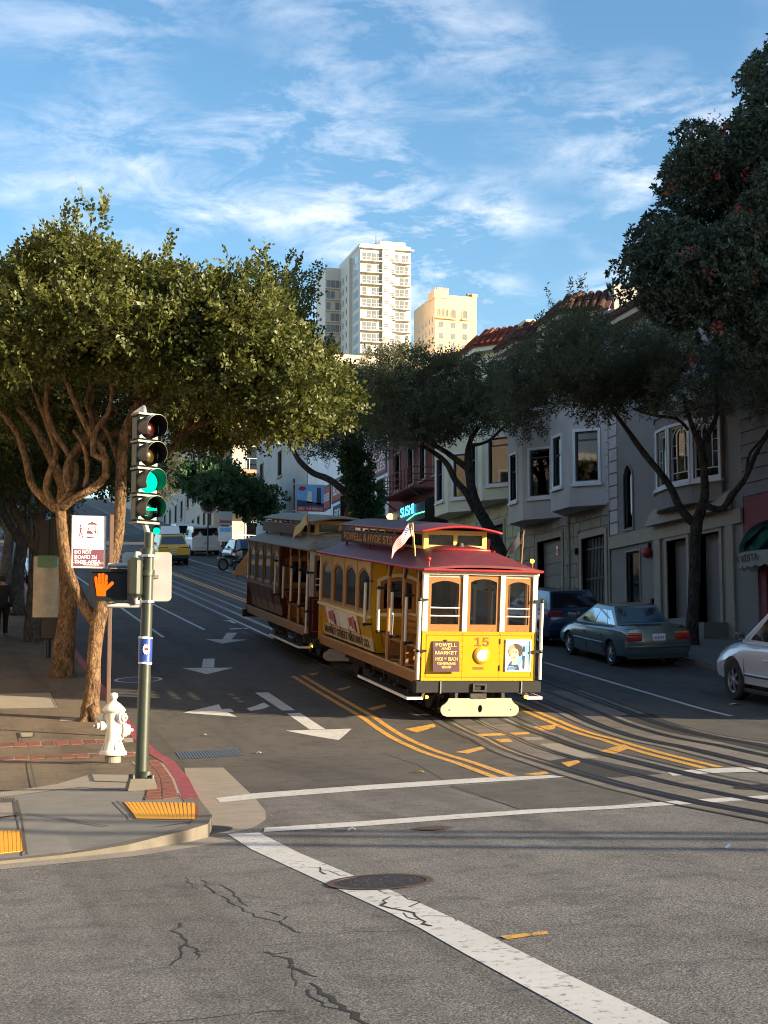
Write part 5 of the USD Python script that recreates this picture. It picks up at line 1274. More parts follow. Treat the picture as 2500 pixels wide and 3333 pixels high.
def tower_b():
    X0, X1, Y0, Y1 = 135.8, 148.9, 433.3, 455.0
    zt = 116.8; zb = float(gz(100, 430)) - 2
    T = Thing('apartment_tower', 'cream ornate apartment block with arched windows right of the white tower', 'tower', (X0, Y0, zb))
    T.w('core', bx(X0, X1, Y0, Y1, zb, zt), 'tower_cream')
    T.w('turret', bx(X0 - .3, X0 + 4.2, Y0 - .3, Y0 + 6, zt - 1.0, zt + 1.5), 'tower_cream')
    T.w('corner_turret', bx(X1 - 1.4, X1 + .2, Y0 - .2, Y0 + 2, zt, zt + .9), 'tower_cream')
    for k in range(7): T.w('merlon', bx(X0 + k * .66, X0 + k * .66 + .36, Y0 - .31, Y0 + .2, zt + 1.5, zt + 2.1), 'tower_cream')
    T.w('rooftop_unit', cat([bx(X1 - 2.6, X1 - 1.6, Y0 + 1, Y0 + 2.2, zt, zt + 1.3), bx(X0 + 1, X0 + 1.7, Y0 + 1, Y0 + 2, zt + 1.5, zt + 2.6)]), 'tower_dark')
    T.w('balcony', bx(X0 + .4, X0 + 4.6, Y0 - .8, Y0 - .01, zt - 7.3, zt - 6.9), 'tower_cream')
    for k, (a, w_) in enumerate(((1.0, .7), (2.2, .75), (3.4, .7), (5.0, 1.45), (8.6, 1.45))):
        o = arch_poly(a, a + w_, zt - 6.4 if w_ < 1 else zt - 6.9, zt - 4.3, .55)
        fr = T.w('arched_window', place(ext(o.buffer(.18).difference(o), .12), (X0, Y0 - .01, 0), (1, 0, 0), (0, 0, 1), (0, -1, 0)), 'tower_cream')
        T.w('pane', place(ext(o, .05), (X0, Y0 - .01, 0), (1, 0, 0), (0, 0, 1), (0, -1, 0)), 'tower_dark', parent=fr)
        if w_ > 1: T.w('balcony', bx(X0 + a - .3, X0 + a + w_ + .3, Y0 - .7, Y0 - .13, zt - 7.4, zt - 6.95), 'tower_cream')
    for i in range(11):
        z = zt - 9.9 - i * 3.3
        for a in (1.2, 5.0, 8.6): T.w('window', bx(X0 + a, X0 + a + 1.4, Y0 - .07, Y0 + .01, z, z + 1.7), 'tower_glass')
        for y in (2, 5, 8.5, 12, 16): T.w('window', bx(X0 - .07, X0 + .01, Y0 + y, Y0 + y + .9, z + 2, z + 3.6), 'tower_glass')
        if i % 2 == 0: T.w('string_course', bx(X0 - .12, X1 + .12, Y0 - .14, Y0 - .012, z + 2.4, z + 2.6), 'tower_cream')
tower_b()

# ---- sunlit houses on the left side of the street, outside the picture; they throw warm light back across
for (ya, yb, zr, m_, lab) in ((19.5, 33.0, 11.5, 'stucco_sun', 'sunlit corner house left of the leafy trees, outside the picture'), (33.2, 52.0, 12.5, 'stucco_sun', 'sunlit pale house on the left side of the street, outside the picture'), (52.2, 80.0, 16.0, 'stucco_sun', 'sunlit long house higher on the left side, outside the picture')):
    xl = -2.6
    A, B = (xl, ya), (xl, yb)
    T = Thing('street_house', lab, 'house', (xl, ya, float(gz(xl, ya))))
    wp = sbox(0, float(gz(0, ya)) - 1, yb - ya, zr); ws = []
    for z in np.arange(float(gz(0, yb)) + 1.2, zr - 2.2, 3.1):
        for c in np.arange(1.6, yb - ya - 1.4, 3.0): ws.append((c, c + 1.2, z, z + 1.7))
    for w_ in ws: wp = wp.difference(sbox(w_[0], w_[2], w_[1], w_[3]))
    W = T.w('wall', wall(A, B, wp, .3), m_)
    T.w('body', bx(xl - 12, xl - .31, ya, yb, float(gz(0, ya)) - 1, zr - .05), m_)
    for w_ in ws: window(T, W, A, B, *w_)
    T.w('cornice', bx(xl - 12, xl + .35, ya, yb, zr, zr + .35), 'trim_white')

for (xa, xb, ya, yb, zr, lab) in ((-70, -8, -42, -28, 17, 'added unseen building behind the camera that blocks sky light, left part'), (-7, 26, -46, -30, 14, 'added unseen building behind the camera that blocks sky light, right part')):
    A, B = (xb, yb), (xa, yb)
    T = Thing('added_rear_building', lab, 'building', (xa, yb, -1))  # unseen block, added to cut the sky light and deepen the shade
    wp = sbox(0, -2, xb - xa, zr); ws = [(c, c + 1.3, z, z + 1.8) for z in (2, 5.4, 8.8) for c in np.arange(2, xb - xa - 3, 4.0)]
    for w_ in ws: wp = wp.difference(sbox(w_[0], w_[2], w_[1], w_[3]))
    W = T.w('wall', wall(A, B, wp, .3), 'stucco_pale')
    T.w('body', bx(xa, xb, ya, yb - .31, -2, zr - .05), 'stucco_pale')
    for w_ in ws: window(T, W, A, B, *w_)
    T.w('cornice', bx(xa, xb, ya, yb + .3, zr, zr + .35), 'trim_white')
mat('car_teal', (.085, .125, .13), .22, .55, .04, spec=.6, coat=.8)
mat('car_blue', (.02, .05, .1), .22, .4, .04, spec=.6, coat=.8)
mat('car_silver', (.62, .62, .64), .25, .5, .03, spec=.6, coat=.7)
mat('car_yellow', (.62, .38, .03), .3, 0, .04, coat=.6)
mat('car_white', (.72, .72, .72), .3, 0, .03, coat=.5)
mat('car_dark', (.03, .032, .036), .25, .3, .04, coat=.7)
mat('car_grey', (.3, .31, .31), .25, .6, .04, coat=.7)
mat('tyre', (.016, .016, .017), .85)
mat('rim', (.55, .55, .56), .28, .9, .05)
mat('tail_red', (.3, .012, .012), .2, coat=.6)
mat('tail_amber', (.5, .12, .02), .25, coat=.6)
mat('plate', (.62, .62, .62), .45)
mat('plate_ink', (.12, .14, .3), .5)
mat('car_trim', (.02, .02, .021), .55)
mat('car_glass', (.012, .014, .016), .04, var=.05, spec=1.0, coat=.4)
mat('glass_mirror', (.55, .6, .65), .04, 1.0, .03)
mat('housing_green', (.018, .024, .018), .4)
mat('signal_green', (.04, .048, .036), .45, .3, .15, 9)
mat('signal_black', (.008, .009, .009), .4, .1)
mat('plate_dull', (.2, .19, .17), .6, .2, .15, 8)
mat('plate_alu', (.42, .42, .42), .45, .6, .12, 5)
mat('alu_white', (.5, .49, .46), .45, .2, .1, 6)
mat('lens_red', (.03, .003, .003), .12, coat=.5)
mat('lens_amber', (.034, .022, .002), .12, coat=.5)
mat('lens_dark', (.004, .02, .018), .12, coat=.5)
mat('orange_sign2', (.55, .2, .05), .6)
mat('hood_blue', (.03, .06, .13), .5)
mat('sticker_blue', (.02, .05, .25), .4)
mat('visor_inside', (.012, .03, .028), .5)
glow('green_on', (.0, .85, .36), .62)
glow('hand_on', (1.0, .09, .004), .9)
mat('post_brown', (.1, .055, .035), .6)
mat('sign_panel', (.12, .025, .045), .55)
mat('panel_metal', (.42, .36, .28), .45, .3, .2, 4)
mat('strip_green', (.1, .2, .12), .5)
mat('pole_grey', (.1, .12, .11), .5, .3)
mat('sign_red', (.4, .02, .03), .6)
mat('cloth_dark', (.014, .014, .016), .85)
mat('cloth_grey', (.035, .035, .037), .85)
# ------------------------------------------------------------------ cars
CAR_GLASS = 'car_glass'
def wheel(T, x, y, r, w, s, spokes=7, rimr=.64):
    prof = [(r * .62, -w / 2), (r * .9, -w / 2), (r * .985, -w * .36), (r, -w * .2), (r, w * .2), (r * .985, w * .36), (r * .9, w / 2), (r * .62, w / 2)]
    ty = place(spin(prof, 28), (x, y, r), (0, 1, 0), (0, 0, 1), (s, 0, 0))
    t = T.p('wheel', ty, 'tyre', 40)
    o = x + s * w * .36
    disc = place(spin([(0, -.02), (r * rimr * .98, -.05), (r * rimr, .0), (r * rimr * .92, .02), (r * rimr * .9, -.03), (0, -.03)], 28), (o, y, r), (0, 1, 0), (0, 0, 1), (s, 0, 0))
    T.p('rim', place(spin([(r * rimr * .86, .0), (r * rimr, .02), (r * rimr * 1.02, -.03), (r * rimr * .86, -.04)], 28), (o, y, r), (0, 1, 0), (0, 0, 1), (s, 0, 0)), 'rim', 40, parent=t)
    T.p('brake_disc', place(spin([(0, -.06), (r * rimr * .9, -.06), (r * rimr * .9, -.08), (0, -.08)], 20), (o, y, r), (0, 1, 0), (0, 0, 1), (s, 0, 0)), 'car_trim', parent=t)
    for k in range(spokes):
        a = 2 * math.pi * k / spokes + .3
        c, s_ = math.cos(a), math.sin(a)
        P = []
        for d, hw, e in ((r * .08, r * .1, .03), (r * rimr * .9, r * .065, .005)):
            for q in (-1, 1):
                for z in (0, -.03):
                    P.append((o + s * (e + z), y + c * d - s_ * hw * q, r + s_ * d + c * hw * q))
        T.p('spoke', hull(P), 'rim', parent=t)
    T.p('hub_cap', place(spin([(0, .045), (r * .12, .04), (r * .15, .01), (0, .0)], 14), (o, y, r), (0, 1, 0), (0, 0, 1), (s, 0, 0)), 'rim', 40, parent=t)
def car(name, label, cat_, S, M4, group=None):
    """S: stations (y, z_low, w_low, w_mid, z_mid, w_top, z_top, crown), greenhouse, wheels and colour; y runs forwards from the rear bumper at 0"""
    T = Thing(name, label, cat_, mat4=M4, group=group)
    col = S['col']; st = S['st']
    secs = []
    for (y, zl, wl, wm, zm, wt, zt, cr) in st:
        secs.append([(y, wl * .82, zl), (y, wl, zl + .05), (y, wm, zm - .14), (y, wm, zm), (y, (wm + wt) / 2 + .012, (zm + zt) / 2 + .03), (y, wt, zt), (y, wt * .55, zt + cr * .75), (y, 0, zt + cr)])
    ring = []
    for s in secs: ring.append([(x, y, z) for (y, x, z) in s] + [(-x, y, z) for (y, x, z) in s[-2::-1]])
    n = len(ring[0]); V = [p for r_ in ring for p in r_]; F = []
    for i in range(len(ring) - 1):
        for j in range(n):
            k = (j + 1) % n
            a, b, c, d = i * n + j, i * n + k, (i + 1) * n + k, (i + 1) * n + j
            F += [[a, c, b], [a, d, c]]
    for e, fl in ((0, False), ((len(ring) - 1) * n, True)):
        c = len(V); V.append(tuple(np.mean(np.array(V[e:e + n]), axis=0)))
        for j in range(n):
            k = (j + 1) % n
            F.append([c, e + k, e + j] if fl else [c, e + j, e + k])
    body = trimesh.Trimesh(np.array(V), np.array(F), process=True); body.fix_normals()
    M = m3.Manifold(m3.Mesh(np.asarray(body.vertices, np.float32), np.asarray(body.faces, np.uint32)))
    if M.is_empty(): M = None
    r = S['r']; wy = S['wy']; tw = S['track']
    if M is not None:
        for y in wy:
            c = m3.Manifold.cylinder(.42, r * 1.16, r * 1.16, 32).rotate((0, 90, 0))
            for s in (-1, 1): M = M - c.translate((s * (tw + .02) - .21 + (.1 if s > 0 else -.1), y, r * 1.02))
        body = as_tm(M)
    T.p('body', body, col, 32)
    T.p('chassis', bx(-S['track'] * .85, S['track'] * .85, wy[0] - r * 1.4, wy[1] + r * 1.3, .2, .45), 'car_trim')
    for y in wy:
        for s in (-1, 1): wheel(T, s * tw, y, r, S.get('tw', .19), s, S.get('spokes', 7), S.get('rimr', .64))
    g = S['gh']; rad = .055
    sp = m3.Manifold.sphere(rad, 12)
    def col_pts(f=1.0): return [(s * w_, y, z) for s in (-1, 1) for (y, w_, z) in g]
    gh = as_tm(m3.Manifold.batch_hull([sp.translate(p) for p in col_pts()]))
    T.p('cabin', gh, col, 50)
    (yr0, w0, zb), (yf0, w1, _), (yf1, w2, zr), (yr1, w3, _) = g[0], g[1], g[2], g[3]
    lerp = lambda a, b, t: a + (b - a) * t
    def side_pt(s, y_t, t):        # y_t 0 rear..1 front at height t
        ya, yb = lerp(yr0, yr1, t), lerp(yf0, yf1, t)
        return np.array([s * (lerp(lerp(w0, w1, y_t), lerp(w3, w2, y_t), t) + rad + .006), lerp(ya, yb, y_t), lerp(zb, zr, t)])
    for s in (-1, 1):
        for (a0, a1, b0, b1) in S['sidewin']:
            q = [side_pt(s, a0, .1), side_pt(s, a1, .1), side_pt(s, b1, .86), side_pt(s, b0, .86)]
            P = q + [p - np.array([s * .03, 0, 0]) for p in q]
            T.p('side_window', hull(P), S.get('side_glass', CAR_GLASS))
    for nm, y0_, y1_, wa, wb in (('rear_window', yr0, yr1, w0, w3), ('windscreen', yf0, yf1, w1, w2)):
        sgn = -1 if nm == 'rear_window' else 1
        nrm = np.array([0, sgn * (zr - zb), -(y1_ - y0_) * sgn * (1)]); nrm = np.array([0, sgn * (zr - zb), sgn * (y0_ - y1_)]); nrm /= np.linalg.norm(nrm)
        q = []
        for t, w_ in ((.12, lerp(wa, wb, .12)), (.88, lerp(wa, wb, .88))):
            for s in (-1, 1): q.append(np.array([s * (w_ - .03), lerp(y0_, y1_, t), lerp(zb, zr, t)]) + nrm * (rad + .008))
        T.p(nm, hull(q + [p - nrm * .03 for p in q]), CAR_GLASS)
    for (x0, x1, z0, z1, y, m_) in S['tails']:
        for s in (-1, 1):
            T.p('tail_light', rbx(min(s * x0, s * x1), max(s * x0, s * x1), y - .03, y + .12, z0, z1, .025, 8), m_, 40)
    yb = S['yb']; zp = S['zp']
    pl = T.p('number_plate', cbx(-.165, .165, yb - .025, yb + .05, zp, zp + .16, .008), 'plate')
    for k in range(6): T.p('plate_character', bx(-.12 + k * .042, -.095 + k * .042, yb - .028, yb - .02, zp + .045, zp + .105), 'plate_ink', parent=pl)
    z0 = S['zbump']
    T.p('bumper_line', cbx(-S['wb'], S['wb'], yb - .045, yb + .15, z0, z0 + .045, .01), S.get('bump_col', col))
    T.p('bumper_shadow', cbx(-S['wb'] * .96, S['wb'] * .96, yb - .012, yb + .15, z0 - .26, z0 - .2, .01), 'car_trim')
    for s in (-1, 1):
        y_ = lerp(yr0, yf0, .93)
        mr = T.p('mirror', rbx(min(s * (w1 + .14), s * (w1 + .32)), max(s * (w1 + .14), s * (w1 + .32)), y_ - .06, y_ + .08, zb + .06, zb + .2, .03, 8), S.get('mir', col), 40)
        wmid = S['st'][len(S['st']) // 2][3]; zmid = S['st'][len(S['st']) // 2][4]
        for yd in S['seams']: T.p('door_seam', bx(min(s * (wmid - .01), s * (wmid + .002)), max(s * (wmid - .01), s * (wmid + .002)), yd - .006, yd + .006, .3, zmid + .02), 'car_trim')
        for yd in S['handles']: T.p('door_handle', cbx(min(s * wmid, s * (wmid + .025)) - .01, max(s * wmid, s * (wmid + .025)), yd - .09, yd + .09, zmid + .02, zmid + .05, .006), col)
        T.p('side_moulding', cbx(min(s * (wmid - .02), s * (wmid + .016)), max(s * (wmid - .02), s * (wmid + .016)), wy[0] + r * 1.35, wy[1] - r * 1.35, .5, .54, .005), S.get('mould', col))
        T.p('rocker', cbx(min(s * (wmid - .12), s * (wmid - .03)), max(s * (wmid - .12), s * (wmid - .03)), wy[0] + r * 1.2, wy[1] - r * 1.2, .2, .27, .01), 'car_trim')
    return T
def car_place(x, y, rz=0.0, dz=0.0, wb=2.6):
    """on the road with its nose up the hill (rz 0); x, y is the middle of the rear bumper line on the ground"""
    c, s = math.cos(rz), math.sin(rz)
    f = np.array([-s, c]); a, b = np.array([x, y]) + f * .9, np.array([x, y]) + f * (.9 + wb)
    za, zb_ = float(gz(*a)), float(gz(*b)); fy = np.array([*f * wb, zb_ - za]); fy /= np.linalg.norm(fy)
    r_ = np.array([c, s]); fx = np.array([*r_, float(gz(*(a + r_)) - za)]); fx /= np.linalg.norm(fx)
    fx = fx - fy * fx.dot(fy); fx /= np.linalg.norm(fx)
    fz = np.cross(fx, fy); o = np.array([*a, za]) - fy * .9 + fz * dz
    return np.array([[*fx, 0], [*fy, 0], [*fz, 0], [*o, 1]])
SEDAN = dict(col='car_teal', st=[(0.0, .34, .66, .74, .52, .68, .72, .02), (.06, .26, .78, .84, .6, .74, .92, .03), (.35, .24, .82, .855, .66, .76, .98, .035), (.95, .22, .83, .86, .7, .78, .96, .03), (2.1, .2, .83, .86, .68, .8, .92, .03), (3.1, .2, .83, .86, .66, .8, .9, .04), (3.6, .22, .82, .85, .6, .74, .84, .05), (4.15, .26, .78, .82, .52, .66, .72, .05), (4.42, .32, .6, .7, .45, .52, .6, .04)],
             gh=[(.82, .66, .93), (3.25, .68, .9), (2.35, .52, 1.34), (1.35, .5, 1.33)], sidewin=[(.02, .2, .1, .3), (.22, .52, .32, .58), (.54, .93, .6, .96)], r=.3, wy=(.92, 3.54), track=.74, tails=[(.42, .8, .66, .8, .02, 'tail_red'), (.42, .78, .795, .86, .03, 'tail_amber')], yb=0.0, zp=.66, zbump=.5, wb=.8, seams=(1.35, 2.35, 3.2), handles=(1.5, 2.5), mould='chrome', spokes=7, tw=.18, mir='car_teal', side_glass='glass_mirror')
car('parked_sedan', 'teal grey sedan parked at the right kerb, seen from behind', 'car', SEDAN, car_place(16.1, 33.85))
HATCH = dict(SEDAN, col='car_blue', mir='car_blue', st=[(0, .34, .7, .8, .55, .74, .74, .02), (.08, .25, .82, .87, .6, .78, 1.0, .02), (.5, .22, .85, .89, .68, .8, 1.0, .02), (2.0, .2, .86, .9, .7, .8, .96, .02), (3.0, .2, .86, .9, .68, .8, .94, .04), (3.6, .22, .84, .88, .62, .74, .86, .05), (4.0, .27, .76, .8, .52, .64, .74, .05), (4.2, .33, .6, .7, .45, .5, .6, .03)],
             gh=[(.14, .72, .96), (3.15, .7, .94), (2.25, .56, 1.42), (.55, .56, 1.42)], sidewin=[(.06, .3, .1, .34), (.33, .6, .37, .62), (.62, .94, .64, .96)], wy=(.85, 3.45), tails=[(.42, .84, .82, .97, .05, 'tail_red')], zp=.5, zbump=.45, seams=(1.0, 2.0, 3.0), handles=(1.2, 2.2), mould='car_blue', side_glass='car_glass')
hb = car('parked_hatchback', 'dark blue hatchback parked ahead of the teal sedan, half hidden by the tram', 'car', HATCH, car_place(16.25, 39.1))
hb.p('rear_wiper', cyl((-.3, .12, 1.02), (.1, .14, 1.06), .008, 5), 'car_trim'); hb.p('emblem', cyl((0, .03, .9), (0, .0, .9), .055, 14), 'chrome')
SUV = dict(SEDAN, col='car_silver', mir='car_dark', st=[(0, .45, .75, .86, .7, .8, .95, .02), (.1, .35, .86, .93, .75, .84, 1.1, .02), (1.0, .32, .9, .95, .82, .86, 1.12, .02), (2.6, .3, .9, .95, .82, .86, 1.1, .02), (3.4, .3, .9, .95, .8, .84, 1.1, .05), (4.0, .32, .9, .94, .76, .78, 1.04, .06), (4.55, .36, .84, .88, .66, .68, .92, .06), (4.78, .42, .66, .76, .58, .56, .78, .04)],
           gh=[(.2, .76, 1.1), (3.6, .74, 1.1), (2.7, .62, 1.68), (.5, .6, 1.68)], sidewin=[(.05, .28, .08, .3), (.31, .58, .33, .6), (.6, .93, .62, .95)], r=.38, wy=(1.0, 3.8), track=.81, tw=.24, rimr=.68, spokes=6, tails=[(.5, .88, .9, 1.1, .05, 'tail_red')], zp=.8, zbump=.6, seams=(1.2, 2.2, 3.3), handles=(1.4, 2.4), mould='chrome', side_glass='glass_mirror')
car('parked_suv', 'silver off-road car parked at the right edge of the street, its front end in view', 'car', SUV, np.diag([1, 1, 1.07, 1.0]) @ car_place(16.1, 24.75, wb=2.8))
TAXI = dict(SUV, col='car_yellow', mir='car_yellow', tails=[(.3, .86, .92, 1.05, .05, 'tail_red')], zp=.72, mould='car_yellow', side_glass='car_glass', r=.35)
tx = car('taxi', 'yellow taxi with a white roof sign driving up the hill', 'taxi', TAXI, car_place(12.1, 88.0))
tx.p('roof_sign', hull([(s * .5, y, z) for s in (-1, 1) for y, z in ((.9, 1.76), (2.0, 1.76), (1.35, 2.2), (1.55, 2.2))]), 'car_white')
tx.p('roof_rack', cat([bx(-.5, .5, .8, .85, 1.72, 1.77), bx(-.5, .5, 2.0, 2.05, 1.72, 1.77)]), 'car_trim')
tx.p('lower_bumper', cbx(-.85, .85, -.06, .2, .4, .58, .03), 'car_trim')
VAN = dict(SUV, col='car_white', mir='car_dark', st=[(0, .4, .8, .9, .7, .86, 1.2, .0), (.06, .32, .88, .93, .8, .9, 1.25, .0), (2.2, .3, .9, .93, .8, .9, 1.25, .0), (3.3, .3, .9, .93, .8, .86, 1.15, .03), (4.0, .32, .86, .9, .7, .74, 1.0, .05), (4.4, .38, .7, .78, .6, .58, .85, .04)],
           gh=[(.1, .84, 1.2), (3.7, .78, 1.12), (2.9, .7, 1.84), (.22, .74, 1.84)], sidewin=[(.55, .72, .57, .74), (.74, .95, .76, .96)], r=.34, wy=(.9, 3.6), tails=[(.76, .9, .95, 1.5, .05, 'tail_red')], zp=.75, zbump=.55, mould='car_trim', seams=(1.6, 2.4, 3.3), handles=(2.5,), side_glass='car_glass')
car('parked_van', 'white van parked at the kerb beyond the taxi', 'van', VAN, car_place(15.75, 99.5))
car('parked_van', 'white van partly hidden ahead of the nearer white van, left of it', 'van', dict(VAN), car_place(15.6, 106.5))
DARK = dict(SEDAN, col='car_dark', mir='car_dark', mould='car_dark', side_glass='car_glass')
dk = car('parked_car', 'dark car parked beyond the maroon tram behind the motorcycles', 'car', dict(HATCH, col='car_dark', mir='car_dark', mould='car_dark'), car_place(15.7, 84.5))
fc = car('oncoming_car', 'pale grey car facing downhill at the far left kerb', 'car', dict(SUV, col='car_grey', mir='car_dark', mould='car_grey', side_glass='car_glass'), car_place(4.3, 78.5, math.pi))
car('oncoming_car', 'white van facing downhill behind the pale grey car at the far left kerb', 'van', dict(VAN), car_place(4.4, 88.5, math.pi))
far = car('distant_car', 'dark car far up the street seen between the left tree trunks, lowest one', 'car', DARK, car_place(5.0, 135.0))
copy_of(far.path, 'distant_car', 'dark car far up the street seen between the left tree trunks, middle one', 'car', (0, 0, 0), mat4=car_place(8.0, 165.0))
copy_of(far.path, 'distant_car', 'dark car far up the street seen between the left tree trunks, topmost one', 'car', (0, 0, 0), mat4=car_place(5.2, 196.0))
# motorcycles and a leaning board by the far kerb
def moto(x, y, label, bodym):
    z = float(gz(x, y))
    T = Thing('motorcycle', label, 'motorcycle', (x, y, z), rz=-70)
    for yy in (-.65, .65): T.p('wheel', place(spin([(.24, -.06), (.31, -.05), (.32, 0), (.31, .05), (.24, .06)], 18), (0, yy, .32), (0, 1, 0), (0, 0, 1), (1, 0, 0)), 'tyre', 40); T.p('rim', cyl((-.03, yy, .32), (.03, yy, .32), .22, 14), 'rim')
    T.p('tank', rbx(-.14, .14, -.05, .42, .68, .95, .08), bodym, 40)
    T.p('seat', rbx(-.13, .13, -.62, -.02, .7, .83, .05), 'black', 40)
    T.p('engine', rbx(-.2, .2, -.25, .3, .3, .65, .06), 'iron', 40)
    T.p('fork', cat([cyl((s * .09, .65, .32), (s * .09, .42, .95), .03, 6) for s in (-1, 1)]), 'steel')
    T.p('handlebar', tube([(-.36, .3, 1.05), (-.12, .4, 1.0), (.12, .4, 1.0), (.36, .3, 1.05)], .018, 6), 'black')
    T.p('headlight', ball((0, .55, .88), .09, 1), 'chrome', True)
    T.p('mudguard', cat([rbx(-.09, .09, -.95, -.4, .6, .68, .03)]), bodym, 40)
    return T
moto(14.2, 80.5, 'grey motorcycle standing beside the white van, left of the tram', 'car_grey')
moto(14.4, 77.0, 'dark motorcycle next to the orange leaning board', 'car_dark')
z = float(gz(13.5, 74.5))
bt = Thing('barrier_board', 'orange and white board leaning tilted beside the motorcycles', 'barrier', (13.6, 74.5, z))
bt.p('board', hull([(x, y, zz) for (x, zz) in ((-.55, .15), (.1, .1), (.65, 1.25), (.25, 1.3)) for y in (0, .06)]), 'orange_sign2')
bt.p('white_top', hull([(x, -.01, zz) for (x, zz) in ((.2, 1.05), (.6, .98), (.66, 1.26), (.26, 1.31))] + [(x, .07, zz) for (x, zz) in ((.2, 1.05), (.6, .98), (.66, 1.26), (.26, 1.31))]), 'car_white')
bt.p('foot', cat([cyl((-.3, .1, 0), (-.1, .05, .7), .025, 6), cyl((.3, .1, 0), (.2, .05, .7), .025, 6)]), 'black')
pc = Thing('pedal_cab', 'small cab with a dark blue hood parked beside the maroon tram rear', 'pedicab', (14.9, 79.0, float(gz(14.9, 79))))
th = np.linspace(0, math.pi, 9)
pc.p('hood', hull([(x, -.7 * math.cos(a), 1.15 + .55 * math.sin(a)) for a in th for x in (-.75, .75)]), 'hood_blue', 40)
pc.p('seat_box', rbx(-.7, .7, -.6, .6, .45, 1.12, .08), 'car_dark', 40)
for s in (-1, 1): pc.p('wheel', place(spin([(.28, -.03), (.35, -.03), (.35, .03), (.28, .03)], 18), (s * .8, 0, .35), (0, 1, 0), (0, 0, 1), (1, 0, 0)), 'tyre')

# ------------------------------------------------------------------ traffic signal on the corner
PB = np.array([2.17, 18.22]); pz = float(gz(*PB)) + .13
Fp = float(PB @ FH[:2])
T = Thing('traffic_signal', 'dark green signal pole with four stacked lamps and a lit green light on the corner', 'traffic signal', (*PB, pz))
zt = lambda y: float(PF(480, y, Fp)[2]) - pz
T.p('base', hull([(sx * .17, sy * .17, 0) for sx in (-1, 1) for sy in (-1, 1)] + [(sx * .135, sy * .135, .13) for sx in (-1, 1) for sy in (-1, 1)]), 'kerb_stone')
T.p('bolt_cover', cat([cyl((sx * .11, sy * .11, .13), (sx * .11, sy * .11, .17), .025, 8) for sx in (-1, 1) for sy in (-1, 1)]), 'signal_green', kind='stuff')
T.p('pole', tube([(0, 0, .12), (.02, 0, 1.6), (.045, 0, zt(1700) - .12)], [.078, .07, .058], 16), 'signal_green', 40)
for z in (.14, 2.45, 2.7): T.p('collar', cyl((.03, 0, z), (.03, 0, z + .07), .1 if z < 1 else .085, 16), 'signal_green', 40)
nd = RIGHT * .66 - FH * .75; nd[2] = 0; nd /= np.linalg.norm(nd)       # the way the lamps face
td = np.cross([0, 0, 1.0], nd)
hz0, hz1 = zt(1700), zt(1348)
sh = (hz1 - hz0) / 4
hc = np.array([.03, .0, 0]) + RIGHT * (-.02) + FH * .05
def at_head(m, z): return place(m, hc + np.array([0, 0, z]), td, (0, 0, 1), nd)
names = [('arrow_lamp', 'lens_dark'), ('green_lamp', 'green_on'), ('amber_lamp', 'lens_amber'), ('red_lamp', 'lens_red')]
for k, (nm, lm) in enumerate(names):
    zc = hz0 + sh * (k + .5)
    hd = T.p('lamp_housing', at_head(cbx(-.15, .15, -sh / 2 + .012, sh / 2 - .012, -.15, .0, .025), zc), 'housing_green', label=None)
    T.p('lens', at_head(spin([(0, .035), (.065, .028), (.128, 0), (0, 0)], 28), zc).apply_transform(np.eye(4)), lm, True, parent=hd)
    arc = np.linspace(math.radians(-38), math.radians(218), 28)
    V, F = [], []
    for a in arc:
        L = .215 - .06 * (0.5 - .5 * math.sin(a))
        for r_, d in ((.143, 0), (.143, L), (.136, L), (.136, 0)): V.append((r_ * math.cos(a), r_ * math.sin(a), d))
    for i in range(len(arc) - 1):
        for j in range(4):
            q = (j + 1) % 4; F += [[i * 4 + j, i * 4 + q, (i + 1) * 4 + q], [i * 4 + j, (i + 1) * 4 + q, (i + 1) * 4 + j]]
    F = np.array(F)
    T.p('visor', at_head(trimesh.Trimesh(V, F[:, ::-1], process=False), zc), 'signal_black', 30, parent=hd)
    T.p('housing_plate', at_head(bx(-.155, .155, -sh / 2 - .012, -sh / 2 + .011, -.15, .02), zc), 'plate_dull', parent=hd)
    if k == 0:
        P = [sbox(-.1, -.016, .11, .016), Polygon([(.11, .016), (.08, .016), (.02, .085), (.055, .085)]), Polygon([(.11, -.016), (.08, -.016), (.02, -.085), (.055, -.085)])]
        for q in P:
            qm = ext(affinity.scale(q, -1, 1, origin=(0, 0)), .006); qm.apply_translation((0, 0, .034))
            T.p('arrow_bar', at_head(qm, zc), 'green_on', parent=hd)
T.p('top_plate', at_head(bx(-.155, .155, 0, .025, -.15, .02), hz1 - .005), 'plate_dull')
T.p('top_bracket', tube([tuple(hc + nd * -.1 + np.array([0, 0, hz1 + .02])), tuple(hc + nd * -.12 + np.array([0, 0, hz1 + .1])), tuple(hc + nd * -.3 + np.array([0, 0, hz1 + .05]))], .035, 8), 'plate_alu', True)
T.p('bottom_bracket', tube([tuple(hc + nd * -.05 + np.array([0, 0, hz0 - .01])), tuple(hc + nd * -.06 + td * .05 + np.array([0, 0, hz0 - .12])), (.045, 0, hz0 - .17)], .032, 8), 'alu_white', True)
